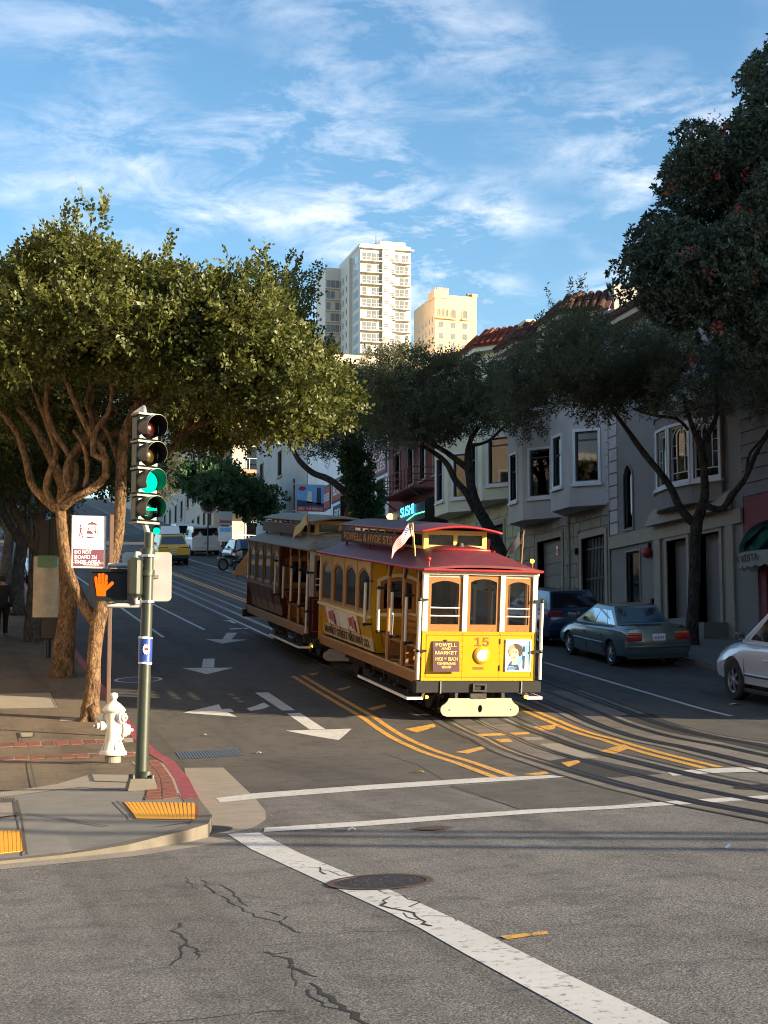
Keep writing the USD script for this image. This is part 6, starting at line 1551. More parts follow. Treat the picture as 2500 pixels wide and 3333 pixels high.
# sticker round the pole
for z0_, z1_, m_, r_ in ((1.43, 1.455, 'white_paint', .0805), (1.455, 1.72, 'sticker_blue', .08), (1.72, 1.745, 'white_paint', .0805)):
    T.p('sticker_band', cyl((.018, 0, z0_), (.02, 0, z1_), r_, 20), m_, 40)
sd = -FH * .8 + RIGHT * .25; sd[2] = 0; sd /= np.linalg.norm(sd); sx_ = np.cross([0, 0, 1.0], sd)
starp = Polygon([((.045 if i % 2 == 0 else .032) * math.cos(i * math.pi / 12), (.045 if i % 2 == 0 else .032) * math.sin(i * math.pi / 12)) for i in range(24)])
starp = affinity.scale(starp, 1.0, 1.5)
T.p('sticker_sun', place(ext(starp, .004), np.array([.019, 0, 1.6]) + sd * .079, sx_, (0, 0, 1), sd), 'poster_white')
T.p('sticker_print', place(ext(sbox(-.022, -.012, .022, .014), .003), np.array([.019, 0, 1.6]) + sd * .083, sx_, (0, 0, 1), sd), 'trim_red')
# pedestrian heads
c0, c1 = PF(291, 1852, Fp - .15), PF(413, 1955, Fp - .15)
pr_, pf_ = RIGHT.copy(), -(FH * .985 - RIGHT * .17); pf_ /= np.linalg.norm(pf_); pr_ = np.cross([0, 0, 1.0], pf_)
cc = (c0 + c1) / 2 - np.array([*PB, pz]); w2 = abs((c1 - c0) @ RIGHT) / 2; h2 = abs(c1[2] - c0[2]) / 2
def at_ped(m): return place(m, cc, pr_, (0, 0, 1), pf_)
pd = T.p('walk_signal', at_ped(cbx(-w2, w2, -h2, h2, -.2, -.03, .03)), 'signal_green')
T.p('walk_rim', at_ped(ext(sbox(-w2, -h2, w2, h2).buffer(-.02).buffer(.02).difference(sbox(-w2, -h2, w2, h2).buffer(-.035)), .04)).apply_translation(-pf_ * .03), 'signal_black', parent=pd)
T.p('walk_screen', at_ped(bx(-w2 + .03, w2 - .03, -h2 + .03, h2 - .03, -.03, -.02)), 'signal_black', parent=pd)
hand = unary_union([Polygon([(-.055, -.13), (.045, -.13), (.05, -.02), (.07, .03), (-.075, .03), (-.07, -.03)]), LineString([(-.062, .0), (-.07, .08)]).buffer(.016), LineString([(-.028, .0), (-.032, .115)]).buffer(.0165), LineString([(.007, .0), (.009, .12)]).buffer(.0165), LineString([(.04, .0), (.048, .1)]).buffer(.016), LineString([(.03, -.06), (.075, -.02), (.115, .02)]).buffer(.019)])
gap = unary_union([LineString([(-.046, .012), (-.05, .1)]), LineString([(-.011, .012), (-.012, .12)]), LineString([(.024, .012), (.028, .12)])]).buffer(.0035)
hm = ext(affinity.translate(hand.difference(gap), -.07, .0), .006); hm.apply_translation((0, 0, -.019))
T.p('red_hand', at_ped(hm), 'hand_on', parent=pd)
T.p('walk_bracket', cat([tube([tuple(cc - pf_ * .1 + np.array([0, 0, s * (h2 + .0)])), tuple(cc - pf_ * .1 + np.array([0, 0, s * (h2 + .05)])), (.03, 0, cc[2] + s * (h2 + .05))], .028, 8) for s in (-1, 1)]), 'alu_white', True)
d0, d1 = PF(418, 1818, Fp - .05), PF(468, 1945, Fp - .05)
dc = (d0 + d1) / 2 - np.array([*PB, pz]); dh = abs(d1[2] - d0[2]) / 2
b2 = T.p('walk_signal', place(cbx(-.2, .2, -dh, dh, -.075, .075, .035), dc, FH, (0, 0, 1), RIGHT), 'signal_green')
T.p('walk_bracket', cat([tube([tuple(dc + np.array([0, 0, s * dh])), tuple(dc + np.array([0, 0, s * (dh + .06)])), (.03, 0, dc[2] + s * (dh + .05))], .03, 8) for s in (-1, 1)]), 'alu_white', True)
T.p('strap', cat([cyl((.03, 0, z), (.03, 0, z + .03), .088, 16) for z in (dc[2] + dh + .02, dc[2] - dh - .06)]), 'steel', kind='stuff')
e0, e1 = PF(398, 1797, Fp + .12), PF(557, 1957, Fp + .12)
ec = (e0 + e1) / 2 - np.array([*PB, pz]); ew, eh = abs((e1 - e0) @ RIGHT) / 2, abs(e1[2] - e0[2]) / 2
T.p('sign_back', place(ext(sbox(-ew, -eh, ew, eh).buffer(-.05).buffer(.05, 6), .012), ec, RIGHT, (0, 0, 1), FH), 'alu_white')
T.p('sign_rail', place(bx(-ew * .5, ew * .5, -.02, .02, -.02, -.002), ec, RIGHT, (0, 0, 1), FH), 'plate_alu')

# ------------------------------------------------------------------ hydrant, boarding sign, meter posts
hp = G(367, 2482, .13)
T = Thing('fire_hydrant', 'white fire hydrant at the red kerb in front of the leafy tree', 'fire hydrant', hp)
k_ = 1.04
T.p('body', spin([(0, .1), (.16, .1), (.2, .11), (.2, .15), (.19, .17), (.15, .19), (.125, .3), (.115, .4), (.115, .7), (.135, .73), (.17, .745), (.17, .775), (.15, .8), (.1, .85), (.05, .885), (.035, .9), (.035, .92), (.05, .935), (.062, .965), (.05, 1.0), (.02, 1.015), (0, 1.017)], 28), 'white_worn', 35)
T.p('foot', spin([(0, 0), (.115, 0), (.115, .1), (0, .1)], 20), 'concrete')
for a, z, r_, l_ in ((-20, .47, .085, .24), (160, .53, .055, .24), (25, .655, .07, .2), (200, .64, .06, .25)):
    a = math.radians(a); d = RIGHT * math.cos(a) - FH * math.sin(a); u_ = np.cross([0, 0, 1.0], d)
    ol = T.p('outlet', place(spin([(0, 0), (r_, 0), (r_, l_ * .55), (r_ * 1.25, l_ * .56), (r_ * 1.25, l_ * .8), (r_ * .95, l_ * .84), (r_ * .9, l_), (r_ * .3, l_ * 1.02), (r_ * .3, l_ * 1.2), (0, l_ * 1.2)], 20), (0, 0, z), u_, (0, 0, 1), d), 'white_worn', 35)
    T.p('cap_nut', place(spin([(0, l_ * 1.02), (.02, l_ * 1.02), (.02, l_ * 1.22), (0, l_ * 1.22)], 5), (0, 0, z), u_, (0, 0, 1), d), 'concrete', parent=ol)
for k in range(8):
    a = k * math.pi / 4 + .2; c, s = math.cos(a), math.sin(a)
    T.p('gusset', hull([(c * r_ - s * e, s * r_ + c * e, z) for e in (-.012, .012) for r_, z in ((.11, .34), (.12, .19), (.185, .165))]), 'white_worn')
T.p('chain', tube([tuple(RIGHT * .17 + np.array([0, 0, .43]) - FH * .06), tuple(RIGHT * .15 + np.array([0, 0, .34]) - FH * .08), tuple(RIGHT * .11 + np.array([0, 0, .3]) - FH * .08)], .008, 5), 'white_worn')

sp_ = G(350, 2395, .13); Fs = float(sp_[:2] @ FH[:2])
T = Thing('boarding_sign', 'white and maroon sign forbidding boarding on a brown post behind the hydrant', 'sign', sp_)
T.p('post', cbx(-.035, .035, -.035, .035, 0, float(PF(352, 1675, Fs)[2] - sp_[2]), .008), 'post_brown')
a0, a1 = PF(235, 1678, Fs - .06), PF(341, 1850, Fs - .06)
ac = np.array([*((a0 + a1) / 2)[:2], (a0[2] + a1[2]) / 2]) - sp_; aw_, ah = abs((a1 - a0) @ RIGHT) / 2, abs(a1[2] - a0[2]) / 2
fdir = -(FH * .96 - RIGHT * .28); fdir /= np.linalg.norm(fdir); sdir = np.cross([0, 0, 1.0], fdir)
def on_sign(m, off=0.0): return place(m, ac + fdir * off, sdir, (0, 0, 1), fdir)
T.p('frame', on_sign(cbx(-aw_, aw_ * 1.05, -ah, ah, -.05, 0, .006)), 'plate_alu')
bd = T.p('board', on_sign(ext(sbox(-aw_ + .015, -ah + .015, aw_ - .01, ah - .015), .004)), 'white_paint')
W = aw_ - .03
pn = T.p('maroon_panel', on_sign(ext(sbox(-W, -ah + .03, W, -ah * .28), .003), .004), 'sign_panel', parent=bd)
for i, s in enumerate(('DO NOT', 'BOARD IN', 'THIS AREA')):
    T.p('lettering', on_sign(text(s, .062, (-W + .025, -ah * .28 - .082 - i * .085, 0), (1, 0, 0), (0, 1, 0), .003, (.25, .33, .39)[i] * W / .23), .0075), 'white_paint', parent=pn)
T.p('rule', on_sign(ext(sbox(-W, -ah + .095, W, -ah + .1), .003), .0075), 'white_paint', parent=pn)
T.p('small_print', on_sign(cat([ext(sbox(-W * .3 + k * .045, -ah + .055, -W * .3 + k * .045 + .036, -ah + .068), .003) for k in range(6)]), .0075), 'white_paint', parent=pn, kind='stuff')
def ic(poly): T.p('pictogram', on_sign(ext(poly if hasattr(poly, 'area') else Polygon(poly), .003), .0045), 'sign_panel', parent=bd)
ic(sbox(-.03, .14, .13, .19)); ic([(-.03, .30), (.15, .30), (.11, .335), (.005, .335)]); ic(sbox(.04, .335, .07, .35)); ic(sbox(-.01, .19, -.0, .30)); ic(sbox(.05, .19, .06, .3)); ic(sbox(.115, .15, .13, .3)); ic([(-.05, .06), (.12, .06), (.08, .085), (-.02, .085)]); ic(sbox(.15, .1, .158, .2))
ic(Point(-.14, .275).buffer(.018)); ic([(-.155, .25), (-.12, .25), (-.125, .17), (-.15, .17)]); ic([(-.15, .17), (-.135, .17), (-.16, .06), (-.175, .06)]); ic([(-.14, .17), (-.125, .17), (-.085, .06), (-.1, .06)]); ic([(-.125, .235), (-.04, .21), (-.04, .2), (-.125, .22)])
T.p('strike_bar', on_sign(ext(Polygon([(-.03, .28), (0, .29), (.16, .09), (.13, .08)]), .003), .008), 'white_paint', parent=bd)

pp = G(157, 2140, .13)
Fq = float(pp[:2] @ FH[:2])
T = Thing('street_sign', 'curved metal panel on a black post seen from behind at the left edge', 'sign', pp)
ztop, zmid, zlow = (float(PF(150, y, Fq)[2] - pp[2]) for y in (1690, 1812, 2010))
T.p('post', cyl((0, 0, 0), (0, 0, ztop), .06, 10), 'black', 40)
T.p('upper_board', place(cbx(-.3, .26, 0, ztop - zmid - .02, -.03, .03, .006), (0, 0, zmid), RIGHT, (0, 0, 1), FH), 'black')
ang = np.linspace(-.2, 1.5, 9); cv = []
V, F = [], []
for i, a in enumerate(ang):
    x, y = -.3 + .62 * math.sin(max(a, 0)) + (a if a < 0 else 0) * .6, .35 * (1 - math.cos(max(a, 0)))
    for zz in (zlow, zmid):
        top = zz if zz == zlow else zmid - (.0 if i < 4 else (i - 3) * .12)
        V.append(tuple(RIGHT * (x + .02) - FH * (.12 - y) + np.array([0, 0, top])))
for i in range(8): F += [[2 * i, 2 * i + 2, 2 * i + 3], [2 * i, 2 * i + 3, 2 * i + 1]]
F = np.array(F)
V2 = np.array(V) + FH * .012
T.p('curved_panel', cat([trimesh.Trimesh(V, F, process=False), trimesh.Trimesh(V2, F[:, ::-1], process=False)]), 'panel_metal', 40)
T.p('green_strip', place(cbx(-.3, .2, -.3, 0, -.14, -.128, .003), (0, 0, zmid + .02), RIGHT, (0, 0, 1), FH), 'strip_green')
T.p('lower_sleeve', place(cbx(-.2, .24, zlow - .55, zlow, -.08, .08, .02), (0, 0, 0), RIGHT, (0, 0, 1), FH), 'black')

def far_pole(x, y, h, label, name='lamp_post', m_='pole_grey', r_=.09):
    z = float(gz(x, y)) + .13
    T = Thing(name, label, 'lamp post', (x, y, z))
    T.p('pole', tube([(0, 0, 0), (0, 0, h)], [r_, r_ * .7], 10), m_, 40)
    T.p('foot', cyl((0, 0, 0), (0, 0, .5), r_ * 1.6, 12), m_, 40)
    T.p('arm', tube([(0, 0, h), (.4, -.1, h + .35), (1.6, -.4, h + .5)], [.05, .04, .035], 8), m_, 40)
    T.p('lamp_head', rbx(1.5, 2.2, -.52, -.3, h + .42, h + .55, .04), m_, 40)
    return T
far_pole(2.45, 51.0, 8.5, 'grey green lamp post among the tree trunks at the left edge')
# distant traffic light
z = float(gz(17.6, 112.5)) + .13
tp_ = PF(508, 1730, 113.0)
T = Thing('traffic_signal', 'far traffic light showing green high on the street, right of the near signal', 'traffic signal', (tp_[0], tp_[1], float(gz(tp_[0], tp_[1]))))
hz_ = float(tp_[2] - gz(tp_[0], tp_[1]))
T.p('pole', cyl((0, 0, 0), (0, 0, hz_ + .4), .07, 8), 'signal_green', 40)
T.p('housing', cbx(-.18, .18, -.3, -.07, hz_ - .35, hz_ + .75, .03), 'signal_black')
T.p('lamp_green', cyl((0, -.32, hz_), (0, -.3, hz_), .26, 18), 'green_on')
T.p('lamp_amber', cyl((0, -.32, hz_ + .33), (0, -.3, hz_ + .33), .13, 14), 'lens_amber')
T.p('lamp_red', cyl((0, -.32, hz_ + .62), (0, -.3, hz_ + .62), .13, 14), 'lens_red')
# notice post and round sign by the maple
q = PF(733, 1715, 95.0); g_ = float(gz(q[0], q[1]))
T = Thing('notice_post', 'white and blue notice boards on a post right of the round street tree trunk', 'sign', (q[0], q[1], g_))
T.p('post', cyl((0, .05, 0), (0, .05, q[2] - g_ + 1.0), .04, 8), 'black'); T.p('board', cbx(-.42, .42, -.02, .02, q[2] - g_ + .1, q[2] - g_ + .95, .004), 'car_grey'); T.p('board', cbx(-.42, .42, -.02, .02, q[2] - g_ - .9, q[2] - g_ + .02, .004), 'poster_white')
T.p('print', bx(-.34, .34, -.025, -.021, q[2] - g_ + .25, q[2] - g_ + .4), 'trim_red'); T.p('print', bx(-.34, .34, -.025, -.021, q[2] - g_ - .3, q[2] - g_ - .05), 'poster_blue')
q = PF(678, 1665, 97.0); g_ = float(gz(q[0], q[1]))
T = Thing('round_sign', 'dark round sign on a thin post left of the notice boards', 'sign', (q[0], q[1], g_))
T.p('post', cyl((0, .05, 0), (0, .05, q[2] - g_ + .3), .05, 8), 'black'); T.p('disc', cyl((0, 0, q[2] - g_ + .35), (0, .04, q[2] - g_ + .35), .5, 20), 'dark_grey'); T.p('ring', place(spin([(.38, 0), (.5, 0), (.5, .03), (.38, .03)], 20), (0, -.01, q[2] - g_ + .35), (1, 0, 0), (0, 0, 1), (0, -1, 0)), 'plate_alu')
# bike-hire banner on its pole
b0, b1 = PF(967, 1576, 84.0), PF(1054, 1662, 84.0)
g_ = float(gz(b0[0], b0[1]))
T = Thing('street_banner', 'blue banner with two cyclists and a red foot reading bike the bridge', 'banner', (b0[0], b0[1], g_))
bw_, z0, z1 = abs((b1 - b0) @ RIGHT) / RIGHT[0], b1[2] - g_, b0[2] - g_
T.p('pole', cyl((-.15, .1, 0), (-.15, .1, z1 + .3), .06, 8), 'dark_grey')
T.p('arm', cat([cyl((-.2, .05, z), (bw_ + .1, .05, z), .03, 6) for z in (z0, z1)]), 'alu_white')
T.p('cloth', bx(0, bw_, .03, .05, z0, z1), 'poster_blue')
T.p('red_foot', bx(0, bw_, .02, .029, z0, z0 + (z1 - z0) * .17), 'sign_red')
T.p('lettering', text('BIKE THE BRIDGE', .13, (.06, .017, z0 + .06), (1, 0, 0), (0, 0, 1), .003, bw_ * .92), 'trim_white')
T.p('emblem', place(ext(affinity.scale(Point(0, 0).buffer(.2, 10), 1, .6), .01), (bw_ * .2, .02, z1 - .22), (1, 0, 0), (0, 0, 1), (0, -1, 0)), 'sign_red')
def pic(poly, m_): T.p('print', place(ext(Polygon(poly), .006), (0, .028, z0), (1, 0, 0), (0, 0, 1), (0, -1, 0)), m_)
hh_ = z1 - z0
pic([(0, hh_ * .18), (bw_, hh_ * .18), (bw_, hh_ * .3), (0, hh_ * .42)], 'poster_navy'); pic([(bw_ * .36, hh_ * .3), (bw_ * .56, hh_ * .3), (bw_ * .54, hh_ * .75), (bw_ * .4, hh_ * .75)], 'poster_white'); pic([(bw_ * .72, hh_ * .25), (bw_ * .9, hh_ * .25), (bw_ * .88, hh_ * .9), (bw_ * .74, hh_ * .9)], 'poster_navy')

# ------------------------------------------------------------------ a walker at the left edge
def person(o, label, hgt=1.74):
    T = Thing('person', label, 'person', o)
    J = dict(pel=(0, 0, .95), che=(0, .0, 1.32), nek=(0, 0, 1.5), hipL=(-.1, 0, .93), kneL=(-.1, .1, .5), ankL=(-.1, -.05, .09), toeL=(-.1, .12, .04), hipR=(.1, 0, .93), kneR=(.11, .12, .5), ankR=(.12, .22, .1), toeR=(.12, .38, .05),
             shL=(-.2, 0, 1.43), elL=(-.25, -.08, 1.14), wrL=(-.24, .03, .9), shR=(.2, 0, 1.43), elR=(.26, -.06, 1.14), wrR=(.26, .06, .9))
    R = dict(pel=.15, che=.165, nek=.06, hipL=.1, kneL=.065, ankL=.045, toeL=.035, hipR=.1, kneR=.065, ankR=.045, toeR=.035, shL=.065, elL=.048, wrL=.036, shR=.065, elR=.048, wrR=.036)
    s_ = hgt / 1.74
    S = lambda k: m3.Manifold.sphere(R[k] * s_, 14).translate(tuple(np.array(J[k]) * s_))
    bone = lambda *k: m3.Manifold.batch_hull([S(i) for i in k])
    B = bone('pel', 'che') + bone('che', 'shL', 'shR', 'nek') + bone('pel', 'hipL', 'hipR')
    for q in ('L', 'R'):
        B = B + bone('hip' + q, 'kne' + q) + bone('kne' + q, 'ank' + q) + bone('ank' + q, 'toe' + q) + bone('sh' + q, 'el' + q) + bone('el' + q, 'wr' + q)
        w_ = np.array(J['wr' + q]) * s_
        B = B + m3.Manifold.batch_hull([m3.Manifold.sphere(.035, 10).translate(tuple(w_ + (0, .01, -.05))), m3.Manifold.sphere(.03, 10).translate(tuple(w_ + (0, .02, -.1)))])
        for f in range(4): B = B + m3.Manifold.batch_hull([m3.Manifold.sphere(.01, 6).translate(tuple(w_ + (0, -.015 + .02 * f, -.11))), m3.Manifold.sphere(.009, 6).translate(tuple(w_ + (.01, -.01 + .02 * f, -.18)))])
        B = B + m3.Manifold.batch_hull([m3.Manifold.sphere(.011, 6).translate(tuple(w_ + (0, .03, -.05))), m3.Manifold.sphere(.009, 6).translate(tuple(w_ + (.01, .06, -.1)))])
    hd = m3.Manifold.batch_hull([m3.Manifold.sphere(.085, 14).translate((0, -.01, 1.66 * s_)), m3.Manifold.sphere(.055, 12).translate((0, .03, 1.58 * s_))])
    B = B + hd + m3.Manifold.batch_hull([m3.Manifold.sphere(.055, 12).translate((0, 0, 1.45 * s_)), m3.Manifold.sphere(.055, 12).translate((0, 0, 1.58 * s_))]) + m3.Manifold.sphere(.014, 8).translate((0, .098, 1.62 * s_))
    bm = as_tm(B.refine_to_length(.05)); trimesh.smoothing.filter_taubin(bm, iterations=6)
    T.p('body', bm, 'skin', True)
    def cloth(names, grow, nm, m_):
        X = None
        for ch in names:
            h_ = m3.Manifold.batch_hull([m3.Manifold.sphere((R[k] + grow) * s_, 14).translate(tuple(np.array(J[k]) * s_)) for k in ch])
            X = h_ if X is None else X + h_
        mm = as_tm(X.refine_to_length(.06)); trimesh.smoothing.filter_taubin(mm, iterations=5); T.p(nm, mm, m_, True)
    cloth([('pel', 'che'), ('che', 'shL', 'shR'), ('shL', 'elL'), ('elL', 'wrL'), ('shR', 'elR'), ('elR', 'wrR')], .018, 'jacket', 'cloth_grey')
    cloth([('pel', 'hipL', 'hipR'), ('hipL', 'kneL'), ('kneL', 'ankL'), ('hipR', 'kneR'), ('kneR', 'ankR')], .016, 'trousers', 'cloth_dark')
    for q in ('L', 'R'): T.p('shoe', as_tm(m3.Manifold.batch_hull([m3.Manifold.sphere(.05, 10).translate(tuple(np.array(J['ank' + q]) - (0, .02, .03))), m3.Manifold.sphere(.042, 10).translate(tuple(np.array(J['toe' + q]) + (0, .03, 0)))])), 'car_grey', True)
    T.p('hair', as_tm(m3.Manifold.sphere(.098, 14).translate((0, -.025, 1.68 * s_)) - m3.Manifold.cube((.3, .3, .3), True).translate((0, .18, 1.6 * s_))), 'hair', True)
    return T
pq = G(4, 2072, .13)
person(pq, 'walker in dark jacket and trousers at the left edge of the picture')

for (x, y, l) in ((24, -3.4, 'nearest'), (26, -4.2, 'middle'), (28, -5.3, 'farthest')):
    far_pole(x, y, 10.0, f'lamp post across the side street outside the picture, {l} of three', r_=.1)
# ------------------------------------------------------------------ trees
def smooth_path(P, R, step=.18):
    P, R = np.asarray(P, float), np.asarray(R, float)
    if len(P) < 3: return P, R
    t = np.r_[0, np.cumsum(np.linalg.norm(np.diff(P, axis=0), axis=1))]
    from scipy.interpolate import PchipInterpolator
    q = np.linspace(0, t[-1], max(4, int(t[-1] / step)))
    return np.c_[[PchipInterpolator(t, P[:, k])(q) for k in range(3)]].T, np.interp(q, t, R)
def limb(P, R, n=12, rough=.12, seed=0):
    p, r = smooth_path(P, R)
    rg = np.random.default_rng(seed)
    m = tube(p, r, n)
    V = np.asarray(m.vertices)
    k = meshkit.fbm(V * [5.5, 5.5, 2.6] + seed * 3.1, 3, seed)
    c = np.repeat(p, n, axis=0)
    V[:len(c)] = c + (V[:len(c)] - c) * (1 + rough * 2.4 * (k[:len(c)] - .5))[:, None]
    m.vertices = V
    return m
def rand_dirs(n, rg):
    d = rg.normal(size=(n, 3)); return d / np.linalg.norm(d, axis=1, keepdims=True)
def leaf_mesh(pos, axis, side, L, W, fold, rg):
    """one four-cornered leaf per row"""
    nrm = np.cross(axis, side)
    a = pos
    b = pos + axis * (L * .45)[:, None] + side * (W * .5)[:, None] + nrm * (fold * L)[:, None]
    c = pos + axis * L[:, None]
    d = pos + axis * (L * .45)[:, None] - side * (W * .5)[:, None] + nrm * (fold * L)[:, None]
    n = len(pos)
    V = np.stack([a, b, c, d], 1).reshape(-1, 3)
    i = np.arange(n)[:, None] * 4
    F = np.concatenate([i + [0, 1, 2], i + [0, 2, 3]], 0)
    return V, F
def sprays(pos, out, k, length, L, W, spread, rg, tuft=False):
    """at each position a twig pointing 'out' with k leaves on it"""
    n = len(pos)
    ax = out / np.linalg.norm(out, axis=1, keepdims=True)
    sd = np.cross(ax, rand_dirs(n, rg)); sd /= np.linalg.norm(sd, axis=1, keepdims=True)
    nn = np.cross(ax, sd)
    A, B, C, LL, WW = [], [], [], [], []
    for j in range(k):
        if tuft:
            th = 2 * math.pi * j / k + rg.random(n) * .8
            d = np.cos(th)[:, None] * sd + np.sin(th)[:, None] * nn
            lx = ax * (1 - spread) + d * spread
            A.append(pos + ax * (length * .3 * rg.random(n))[:, None]); 
        else:
            s = 1 if j % 2 else -1
            if j == k - 1: lx = ax
            else: lx = ax * .45 + sd * s * spread
            A.append(pos + ax * (length * (j // 2 + .5) / (k / 2) * (.8 + .4 * rg.random(n)))[:, None])
        lx = lx + rg.normal(size=(n, 3)) * .22; lx /= np.linalg.norm(lx, axis=1, keepdims=True)
        sp = np.cross(lx, nn + rg.normal(size=(n, 3)) * .35); sp /= np.maximum(np.linalg.norm(sp, axis=1, keepdims=True), 1e-6)
        B.append(lx); C.append(sp)
        z = .75 + .5 * rg.random(n)
        LL.append(L * z); WW.append(W * z)
    cc = lambda x: np.concatenate(x, 0)
    return leaf_mesh(cc(A), cc(B), cc(C), cc(LL), cc(WW), rg.uniform(-.12, .12, n * k), rg)
def crown_points(poly_px, F0, thick, n, r, rg, sq=.8):
    """clump centres filling a crown whose outline the picture shows, with its own depth"""
    P = Polygon(poly_px).buffer(0)
    pxr = r * FPX / F0
    inner = P.buffer(-pxr * .75)
    if inner.is_empty: inner = P.buffer(-pxr * .4)
    x0, y0, x1, y1 = inner.bounds; out = []
    big = max(1.0, max(inner.boundary.distance(Point(x, y)) for x, y in zip(rg.uniform(x0, x1, 60), rg.uniform(y0, y1, 60)) if inner.contains(Point(x, y))))
    while len(out) < n:
        x, y = rg.uniform(x0, x1), rg.uniform(y0, y1)
        q = Point(x, y)
        if not inner.contains(q): continue
        e = min(1.0, inner.boundary.distance(q) / big)
        f = F0 + rg.uniform(-1, 1) * thick * (.35 + .65 * math.sqrt(e))
        out.append(PF(x, y, f))
    return np.array(out)
def foliage(C, r, per, k, length, L, W, spread, rg, tuft=False, squash=.75, inner=.45, up=.25, extra=None):
    n = len(C) * per
    c = np.repeat(C, per, axis=0); rr = np.repeat(r * rg.uniform(.65, 1.25, len(C)), per)
    d = rand_dirs(n, rg)
    pos = c + d * [1, 1, squash] * (rr * (inner + (1 - inner) * rg.random(n) ** .6))[:, None]
    out = d + rg.normal(size=(n, 3)) * .45 + [0, 0, up]
    if extra is not None:
        pos = np.vstack([pos, extra[0]]); out = np.vstack([out, extra[1]])
    V, F = sprays(pos, out, k, length, L, W, spread, rg, tuft)
    return trimesh.Trimesh(V, F, process=False)
def shoots(tops, n, h, rg):
    """thin upright shoots breaking the outline"""
    P, D = [], []
    for t in tops:
        d = np.array([*rg.normal(size=2) * .25, 1.0]); d /= np.linalg.norm(d); l = h * rg.uniform(.5, 1.2)
        for s in np.linspace(0, 1, n): P.append(np.asarray(t) + d * l * s); D.append(d + rg.normal(size=3) * .35)
    return np.array(P), np.array(D)
def tree(label, base, bark, limbs, crowns, leafm, group=None, name='tree', F0=30):
    T = Thing(name, label, 'tree', base, group=group)
    for i, (nm, pts, n) in enumerate(limbs):
        P = [PF(x, y, F0 + dF) if len(q) == 4 else np.array(q[:3]) for q in pts for (x, y, dF) in [q[:3]]]
        T.w(nm, limb(P, [q[-1] for q in pts], n, seed=i + int(F0)), bark, True)
    for m in crowns: T.w('crown', m, leafm, kind='stuff')
    return T
rg = np.random.default_rng(11)

# the two leafy trees on the corner
b1 = G(290, 2345, .13)
limbs1 = [
 ('trunk', [(295, 2372, 0, 0.230), (292, 2330, 0, 0.178), (302, 2240, 0, 0.134), (306, 2150, 0, 0.132), (318, 2040, 0, 0.138), (336, 1960, 0, 0.134), (360, 1850, .1, 0.121), (385, 1740, .1, 0.109), (392, 1640, .2, 0.107), (396, 1520, .3, 0.100), (402, 1430, .3, 0.094), (440, 1330, .4, 0.080), (500, 1250, .6, 0.063), (560, 1150, .6, 0.046)], 16),
 ('root', [(250, 2372, -.3, 0.057), (275, 2350, -.2, 0.092), (292, 2300, 0, 0.115)], 10), ('root', [(325, 2368, -.3, 0.069), (312, 2335, -.2, 0.098), (304, 2290, 0, 0.115)], 10),
 ('limb', [(322, 2040, 0, 0.115), (285, 1990, .1, 0.109), (255, 1930, .2, 0.098), (225, 1860, .2, 0.092), (208, 1780, .2, 0.098), (200, 1700, .2, 0.103), (195, 1640, .2, 0.098)], 14),
 ('limb', [(196, 1660, .2, 0.086), (240, 1625, 0, 0.075), (300, 1590, -.1, 0.075), (345, 1545, -.1, 0.071), (340, 1480, 0, 0.069), (300, 1420, 0, 0.063), (262, 1350, 0, 0.060), (230, 1270, 0, 0.057), (190, 1180, .1, 0.046), (150, 1090, .2, 0.034)], 12),
 ('limb', [(200, 1640, .2, 0.075), (235, 1590, .2, 0.063), (250, 1530, .3, 0.057), (225, 1480, .3, 0.057), (190, 1430, .3, 0.057), (165, 1380, .3, 0.057), (150, 1320, .3, 0.052), (158, 1240, .3, 0.046), (190, 1170, .3, 0.034)], 12),
 ('limb', [(192, 1650, .4, 0.080), (150, 1590, .4, 0.075), (165, 1530, .4, 0.069), (185, 1480, .5, 0.057), (160, 1400, .6, 0.052), (120, 1290, .6, 0.046), (85, 1220, .6, 0.034)], 12),
 ('limb', [(185, 1660, .6, 0.086), (140, 1620, .7, 0.080), (105, 1580, .8, 0.075), (85, 1500, .9, 0.069), (60, 1420, 1, 0.063), (-10, 1330, 1, 0.052)], 12),
 ('limb', [(230, 1600, .1, .075), (215, 1530, .2, .07), (245, 1470, .3, .065), (285, 1430, .3, .06), (300, 1370, .3, .055), (280, 1300, .3, .045), (330, 1220, .3, .03)], 10),
 ('limb', [(340, 1500, 0, .06), (300, 1470, -.1, .055), (310, 1400, -.1, .05), (350, 1350, 0, .045), (365, 1280, 0, .035), (350, 1200, 0, .03)], 10),
 ('limb', [(610, 1398, 1.6, .05), (660, 1360, 1.8, .045), (650, 1310, 2, .04), (700, 1260, 2.2, .03)], 8),
 ('limb', [(275, 1585, 0, 0.046), (285, 1530, .1, 0.046), (280, 1480, .1, 0.040), (240, 1400, .2, 0.034)], 10),
 ('limb', [(395, 1560, .3, 0.057), (370, 1450, .4, 0.052), (345, 1400, .4, 0.046), (300, 1330, .4, 0.040), (310, 1240, .4, 0.034)], 10),
 ('limb', [(405, 1440, .3, 0.069), (470, 1430, .8, 0.063), (540, 1460, 1.2, 0.063), (600, 1405, 1.6, 0.057), (630, 1340, 1.8, 0.052), (650, 1298, 2, 0.048), (690, 1295, 2.2, 0.046), (735, 1325, 2.4, 0.043), (800, 1295, 2.6, 0.029)], 12),
 ('limb', [(540, 1478, 1.2, 0.052), (590, 1430, 1.7, 0.048), (650, 1385, 2.2, 0.043), (720, 1372, 2.6, 0.037), (800, 1385, 3.0, 0.026)], 10),
 ('limb', [(455, 1320, .5, 0.052), (560, 1270, .8, 0.043), (640, 1200, 1, 0.034), (720, 1120, 1, 0.023)], 10),
]
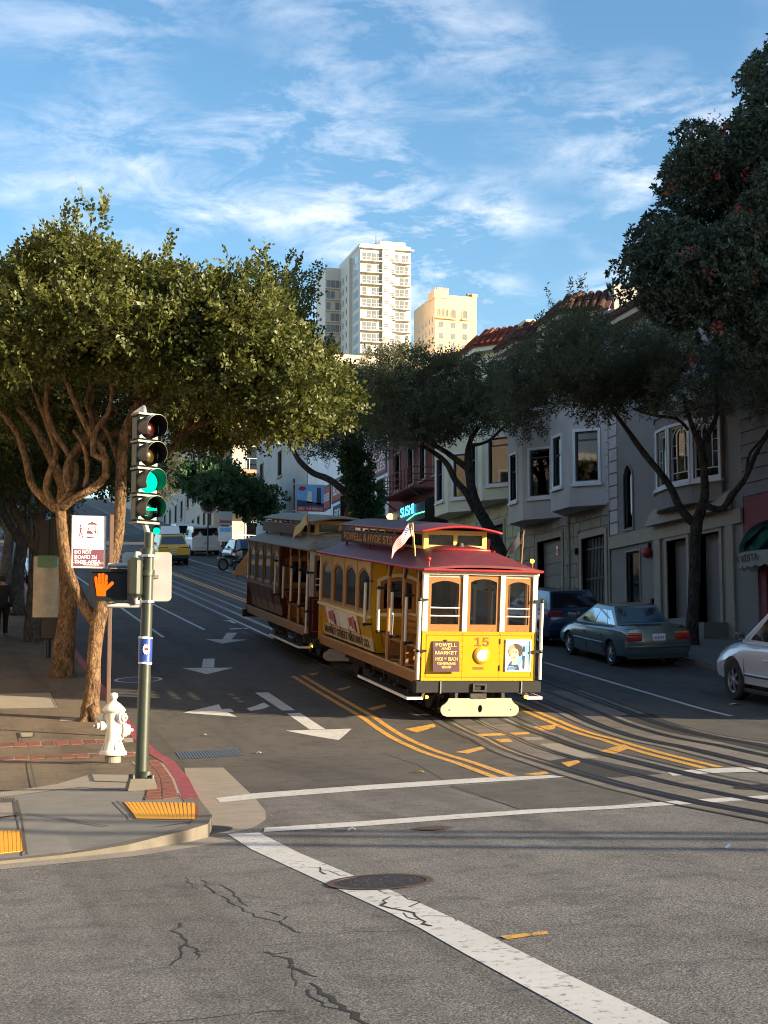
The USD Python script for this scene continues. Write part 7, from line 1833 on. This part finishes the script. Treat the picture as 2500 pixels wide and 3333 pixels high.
out1 = [(-260, 1010), (-120, 920), (0, 870), (70, 830), (130, 790), (200, 730), (300, 735), (370, 810), (440, 860), (500, 830), (560, 835), (610, 890), (700, 890), (790, 850), (860, 860), (900, 950), (960, 990), (1000, 1080), (1070, 1150), (1140, 1240), (1195, 1300), (1170, 1360), (1090, 1410), (1000, 1450), (900, 1425), (800, 1440), (720, 1340), (560, 1290), (430, 1290), (330, 1230), (200, 1260), (90, 1230), (0, 1290), (-260, 1330)]
C1 = crown_points(out1, 29.0, 2.5, 190, .5, rg)
tops = [PF(x, y, 29 + rg.uniform(-1, 1)) for x, y in ((215, 760), (250, 740), (300, 720), (330, 710), (335, 750), (130, 810), (520, 850), (545, 830), (760, 900), (840, 890), (870, 920), (700, 940), (60, 900), (600, 930), (380, 850), (935, 960))]
f1 = foliage(C1, .53, 112, 9, .3, .092, .064, .85, rg, extra=shoots(tops, 5, .38, rg))
tree('big leafy tree at the red kerb behind the hydrant, its forked trunk sunlit', b1, 'bark', limbs1, [f1], 'leaf_carob', 'leafy trees along the left kerb', F0=29.0)
b2 = G(200, 2205, .13)
limbs2 = [
 ('trunk', [(200, 2225, 0, 0.320), (206, 2150, 0, 0.256), (215, 2050, 0, 0.218), (222, 1950, 0, 0.198), (218, 1850, 0, 0.186), (214, 1750, 0, 0.173), (205, 1660, 0, 0.166), (215, 1560, 0, 0.141), (260, 1450, .2, 0.109), (330, 1380, .4, 0.090)], 16),
 ('limb', [(212, 1600, 0, 0.128), (170, 1500, -.2, 0.109), (130, 1420, -.2, 0.090), (60, 1330, 0, 0.070)], 12),
 ('limb', [(260, 1450, .2, 0.096), (420, 1400, .6, 0.083), (600, 1370, 1, 0.070), (760, 1400, 1, 0.058), (900, 1380, 1, 0.045), (1020, 1340, 1, 0.032)], 12),
 ('limb', [(330, 1380, .4, 0.077), (500, 1250, .6, 0.064), (700, 1180, .8, 0.051), (850, 1120, .8, 0.032)], 10),
]
out2 = [(560, 1000), (700, 930), (800, 960), (870, 890), (920, 860), (950, 880), (1000, 930), (1000, 1010), (990, 1090), (1060, 1140), (1130, 1230), (1180, 1300), (1160, 1350), (1080, 1400), (1000, 1450), (900, 1440), (820, 1470), (700, 1490), (580, 1470), (500, 1400), (460, 1250), (500, 1100)]
C2 = crown_points(out2, 35.0, 2.6, 105, .66, rg)
tops = [PF(x, y, 35 + rg.uniform(-1, 1)) for x, y in ((900, 900), (930, 880), (960, 890), (1010, 940), (1030, 930), (1060, 1160), (1120, 1240), (1170, 1310), (850, 930))]
f2 = foliage(C2, .72, 120, 9, .32, .092, .055, .85, rg, extra=shoots(tops, 5, .35, rg))
out2b = [(-300, 1000), (100, 900), (400, 900), (600, 1100), (560, 1400), (380, 1480), (150, 1420), (-100, 1500), (-300, 1450)]
C2b = crown_points(out2b, 37.0, 2.4, 70, .75, rg)
f2b = foliage(C2b, .85, 110, 7, .34, .11, .065, .85, rg)
tree('second leafy tree along the left kerb, its thick trunk half in shade', b2, 'bark', limbs2, [f2, f2b], 'leaf_carob', 'leafy trees along the left kerb', F0=35.6)
for i, (yy, x0, lab) in enumerate(((45.0, 2.3, 'third leafy tree along the left kerb with a grey forked trunk, deep in shade'), (54.5, 2.2, 'fourth leafy tree along the left kerb, pale grey trunk seen at the left edge'), (66.0, 2.2, 'fifth leafy tree along the left kerb, farthest one at the left edge'))):
    z = float(gz(x0, yy)) + .13
    L3 = [('trunk', [(x0, yy, z - .1, .3), (x0 - .02, yy, z + 1.2, .22), (x0 + .1, yy, z + 2.6, .2), (x0 + .05, yy, z + 3.6, .17)], 12), ('limb', [(x0 + .08, yy, z + 2.4, .15), (x0 - .6, yy, z + 3.6, .12), (x0 - 1.2, yy + .3, z + 5.0, .08)], 10), ('limb', [(x0 + .08, yy, z + 2.7, .15), (x0 + .8, yy - .3, z + 3.8, .12), (x0 + 1.6, yy - .4, z + 5.2, .08)], 10), ('limb', [(x0, yy, z + 3.4, .14), (x0 + .3, yy + .4, z + 4.8, .1), (x0 + .1, yy + .5, z + 6.2, .06)], 10)]
    T = Thing('tree', lab, 'tree', (x0, yy, z), group='leafy trees along the left kerb')
    for nm, pts, n in L3: T.w(nm, limb([p[:3] for p in pts], [p[3] for p in pts], n, seed=40 + i), 'bark_grey', True)
    n = 60
    d = rand_dirs(n, rg) * rg.random((n, 1)) ** .4
    C = np.array([x0 + .2, yy, z + 5.6]) + d * [3.2, 3.4, 1.9]
    T.w('crown', foliage(C, .85, 70, 6, .36, .13, .08, .85, rg), 'leaf_carob', kind='stuff')

# feathery olive-leaved trees on the right
b3 = np.array([18.57, 37.1, float(gz(18.57, 37.1)) + .13])
limbs3 = [
 ('trunk', [(2252, 2115, 0, 0.204), (2253, 2060, 0, 0.170), (2258, 1960, 0, 0.163), (2262, 1860, 0, 0.160), (2264, 1760, 0, 0.156), (2268, 1700, 0, 0.163), (2285, 1655, 0, 0.129), (2295, 1600, 0, 0.112), (2290, 1520, 0, 0.105), (2278, 1440, 0, 0.102), (2258, 1400, 0, 0.075), (2238, 1340, .2, 0.054), (2220, 1280, .2, 0.034)], 14),
 ('limb', [(2255, 1700, 0, 0.122), (2215, 1655, .1, 0.109), (2185, 1590, .2, 0.095), (2150, 1540, .2, 0.088), (2100, 1480, .3, 0.082), (2060, 1425, .3, 0.075), (2035, 1390, .4, 0.061), (1990, 1330, .5, 0.041)], 12),
 ('limb', [(2240, 1400, .1, 0.048), (2200, 1362, .1, 0.041), (2130, 1352, .2, 0.034), (2060, 1330, .3, 0.020)], 8),
 ('limb', [(2280, 1450, 0, 0.075), (2315, 1395, 0, 0.068), (2335, 1335, 0, 0.061), (2330, 1260, .1, 0.041)], 10),
 ('limb', [(2292, 1640, 0, 0.095), (2345, 1658, -.2, 0.088), (2385, 1610, -.4, 0.082), (2430, 1550, -.5, 0.068), (2460, 1480, -.6, 0.054), (2510, 1400, -.8, 0.041)], 10),
 ('limb', [(2432, 1545, -.5, 0.048), (2435, 1490, -.5, 0.041), (2480, 1430, -.6, 0.034), (2520, 1370, -.6, 0.020)], 8),
]
rg = np.random.default_rng(21)
out3 = [(1590, 1200), (1620, 1130), (1700, 1090), (1740, 1060), (1820, 985), (1880, 950), (1930, 990), (2050, 1040), (2250, 1080), (2500, 1100), (2640, 1250), (2560, 1420), (2420, 1390), (2300, 1370), (2130, 1345), (2000, 1370), (1900, 1390), (1850, 1320), (1780, 1350), (1760, 1430), (1690, 1450), (1630, 1370)]
C3 = crown_points(out3, 41.0, 3.0, 135, .5, rg)
tops = [PF(x, y, 41 + rg.uniform(-1, 1)) for x, y in ((1860, 970), (1880, 960), (1750, 1060), (1800, 1010), (1910, 990))]
f3 = foliage(C3, .52, 68, 8, .28, .11, .036, .7, rg, extra=shoots(tops, 5, .45, rg))
hang = [PF(x, y, 41 + rg.uniform(-1, 1)) for x, y in zip(rg.uniform(1640, 2420, 40), rg.uniform(1370, 1430, 40))]
tree('grey green olive tree with a thick forked trunk on the right pavement behind the sedan', b3, 'bark_dark', limbs3, [f3], 'leaf_olive', 'olive trees along the right pavement', F0=41.0)
b4 = PF(1640, 1830, 54.0); b4[2] = gz(b4[0], b4[1])
limbs4 = [
 ('trunk', [(1655, 1880, 0, 0.255), (1630, 1800, 0, 0.230), (1602, 1740, 0, 0.212), (1575, 1690, 0, 0.200), (1548, 1640, 0, 0.187), (1535, 1590, 0, 0.170), (1528, 1540, 0, 0.153), (1522, 1490, 0, 0.119), (1530, 1440, .1, 0.093), (1560, 1390, .2, 0.060)], 14),
 ('limb', [(1545, 1660, 0, 0.128), (1515, 1600, -.1, 0.119), (1480, 1560, -.1, 0.111), (1455, 1510, -.2, 0.102), (1415, 1475, -.2, 0.085), (1370, 1450, -.3, 0.051)], 12),
 ('limb', [(1525, 1530, 0, 0.111), (1490, 1500, 0, 0.102), (1450, 1470, .1, 0.093), (1400, 1440, .1, 0.076), (1340, 1400, .2, 0.043)], 10),
 ('limb', [(1532, 1450, .1, 0.068), (1580, 1440, .2, 0.051), (1640, 1390, .3, 0.043), (1700, 1340, .4, 0.025)], 8),
]
out4 = [(1140, 1230), (1180, 1160), (1260, 1120), (1400, 1130), (1500, 1140), (1600, 1170), (1660, 1240), (1690, 1330), (1660, 1420), (1560, 1420), (1500, 1450), (1420, 1440), (1330, 1470), (1250, 1470), (1180, 1400), (1150, 1310)]
C4 = crown_points(out4, 54.0, 3.2, 100, .65, rg)
tree('olive tree leaning over the pavement in front of the pale green house', b4, 'bark_dark', limbs4, [foliage(C4, .66, 66, 7, .34, .14, .048, .7, rg)], 'leaf_olive', 'olive trees along the right pavement', F0=54.0)
b5 = PF(1190, 1830, 70.0); b5[2] = gz(b5[0], b5[1])
limbs5 = [
 ('trunk', [(1195, 1830, 0, .5), (1190, 1700, 0, .46), (1180, 1620, 0, .42), (1160, 1540, 0, .38), (1150, 1470, 0, .32), (1140, 1400, 0, .24), (1150, 1320, 0, .15)], 14),
 ('limb', [(1150, 1630, 0, .17), (1110, 1590, -.2, .16), (1070, 1560, -.3, .15), (1020, 1540, -.4, .14), (975, 1500, -.5, .12), (945, 1450, -.5, .09), (910, 1410, -.5, .05)], 10),
]
rg = np.random.default_rng(31)
ivy = []
for (x, y, w_) in ((1195, 1780, 42), (1190, 1720, 50), (1184, 1670, 38), (1186, 1620, 46), (1164, 1570, 32), (1158, 1520, 36), (1140, 1480, 24)):
    c = PF(x, y, 70.0)
    d = rand_dirs(170, rg); d[:, 1] = -np.abs(d[:, 1])
    ivy.append((c + d * [w_ / FPX * 70 * 1.1, w_ / FPX * 70 * 1.1, .55], d + [0, 0, -.3]))
V, F = sprays(np.vstack([a for a, b in ivy]), np.vstack([b for a, b in ivy]), 5, .25, .17, .14, .8, rg)
out5 = [(880, 1330), (960, 1250), (1060, 1200), (1150, 1180), (1260, 1200), (1330, 1290), (1340, 1400), (1280, 1480), (1200, 1500), (1110, 1490), (1040, 1500), (960, 1480), (900, 1430)]
C5 = crown_points(out5, 71.0, 3.5, 70, 1.0, rg)
T5 = tree('ivy clad tree in front of the white bike shop', b5, 'bark_dark', limbs5, [foliage(C5, 1.1, 85, 6, .42, .15, .05, .75, rg)], 'leaf_olive', 'olive trees along the right pavement', F0=70.0)
T5.w('ivy', trimesh.Trimesh(V, F, process=False), 'leaf_ivy', kind='stuff')
b6 = PF(735, 1800, 97.0); b6[2] = gz(b6[0], b6[1])
limbs6 = [('trunk', [(740, 1810, 0, .3), (733, 1740, 0, .26), (730, 1690, 0, .24), (722, 1640, 0, .18), (690, 1600, 0, .12)], 10), ('limb', [(730, 1690, 0, .15), (760, 1640, 0, .12), (800, 1600, 0, .08)], 8)]
out6 = [(582, 1560), (610, 1515), (670, 1500), (730, 1508), (790, 1540), (830, 1560), (890, 1570), (918, 1610), (900, 1670), (850, 1700), (800, 1690), (760, 1670), (700, 1650), (640, 1640), (600, 1610)]
C6 = crown_points(out6, 97.0, 2.8, 62, .75, rg)
tree('round green maple tree far up the street in front of the pale walls', b6, 'bark_dark', limbs6, [foliage(C6, .85, 60, 6, .4, .2, .17, .8, rg)], 'leaf_maple', F0=97.0)
b7 = PF(470, 1790, 120.0); b7[2] = gz(b7[0], b7[1])
C7 = crown_points([(420, 1480), (520, 1440), (600, 1470), (620, 1560), (570, 1640), (480, 1650), (420, 1580)], 120.0, 2.5, 30, .9, rg)
tree('thin grey green tree beside the near traffic signal, far up the street', b7, 'bark_dark', [('trunk', [(500, 1800, 0, .22), (505, 1700, 0, .18), (515, 1600, 0, .12), (520, 1520, 0, .06)], 8)], [foliage(C7, 1.1, 50, 6, .45, .2, .08, .8, rg)], 'leaf_olive', F0=120.0)
# the distant slope beyond the left trees
C8 = crown_points([(-60, 1500), (60, 1470), (180, 1500), (180, 1640), (60, 1650), (-60, 1640)], 230.0, 6, 26, 2.0, rg)
b8 = PF(60, 1640, 230.0); b8[2] = gz(b8[0], b8[1])
tree('olive green tree closing the street at the top of the hill, left edge', b8, 'bark_dark', [('trunk', [(60, 1680, 0, .4), (60, 1600, 0, .3), (62, 1540, 0, .2)], 8)], [foliage(C8, 2.4, 90, 6, .8, .4, .3, .8, rg)], 'leaf_maple', F0=230.0)

# the tall dark tree with red flowers at the right edge
rg = np.random.default_rng(41)
b9 = np.array([18.3, 30.2, float(gz(18.3, 30.2)) + .13])
out9 = [(2950, -60), (2600, 20), (2480, 110), (2410, 170), (2390, 250), (2400, 300), (2330, 262), (2280, 290), (2250, 350), (2200, 350), (2160, 430), (2140, 500), (2120, 590), (2105, 650), (2140, 690), (2080, 730), (1985, 755), (1975, 800), (1985, 840), (1965, 900), (1960, 960), (2000, 1010), (2090, 1030), (2160, 1090), (2280, 1180), (2420, 1230), (2600, 1250), (2950, 1300)]
C9 = crown_points(out9, 33.6, 3.0, 300, .6, rg)
f9 = foliage(C9, .62, 95, 8, .1, .115, .05, .72, rg, tuft=True, inner=.6, up=.3)
T9 = Thing('flowering_tree', 'tall dark tree with scattered red flowers filling the right edge', 'tree', b9)
zc = float(b9[2])
for i, (nm, pts, rr) in enumerate((('trunk', [(18.3, 30.2, zc - .1), (18.2, 30.2, zc + 2.5), (18.0, 30.4, zc + 5), (17.8, 30.3, zc + 8), (17.3, 30.5, zc + 11)], [.4, .33, .28, .2, .1]), ('limb', [(18.0, 30.3, zc + 6.6), (16.8, 30.4, zc + 7.6), (15.4, 30.6, zc + 8.4), (14.4, 30.7, zc + 9.2)], [.15, .11, .08, .04]),
    ('limb', [(17.9, 30.3, zc + 6.5), (16.8, 30.1, zc + 8.6), (16.0, 30.0, zc + 10.8), (15.6, 30, zc + 12)], [.17, .13, .09, .05]), ('limb', [(17.8, 30.4, zc + 8), (18.8, 30.2, zc + 10), (19.2, 30, zc + 12.5)], [.15, .1, .05]))):
    T9.w(nm, limb(pts, rr, 12, seed=70 + i), 'bark_dark', True)
T9.w('crown', f9, 'leaf_dark', kind='stuff')
fl = []
for (x, y) in ((2185, 620), (2350, 420), (2330, 380), (2240, 830), (2470, 760), (2330, 560), (2430, 570), (2325, 1060), (2340, 1075), (2245, 1165), (2450, 900), (2300, 900), (2420, 680)):
    d = rand_dirs(7, rg) * .14
    fl.append(PF(x, y, 33.6 - 2.75) + d)
P = np.vstack(fl)
V, F = sprays(P, rand_dirs(len(P), rg) + [0, 0, .4], 9, .05, .05, .014, .75, rg, tuft=True)
T9.w('flowers', trimesh.Trimesh(V, F, process=False), 'petal', kind='stuff')
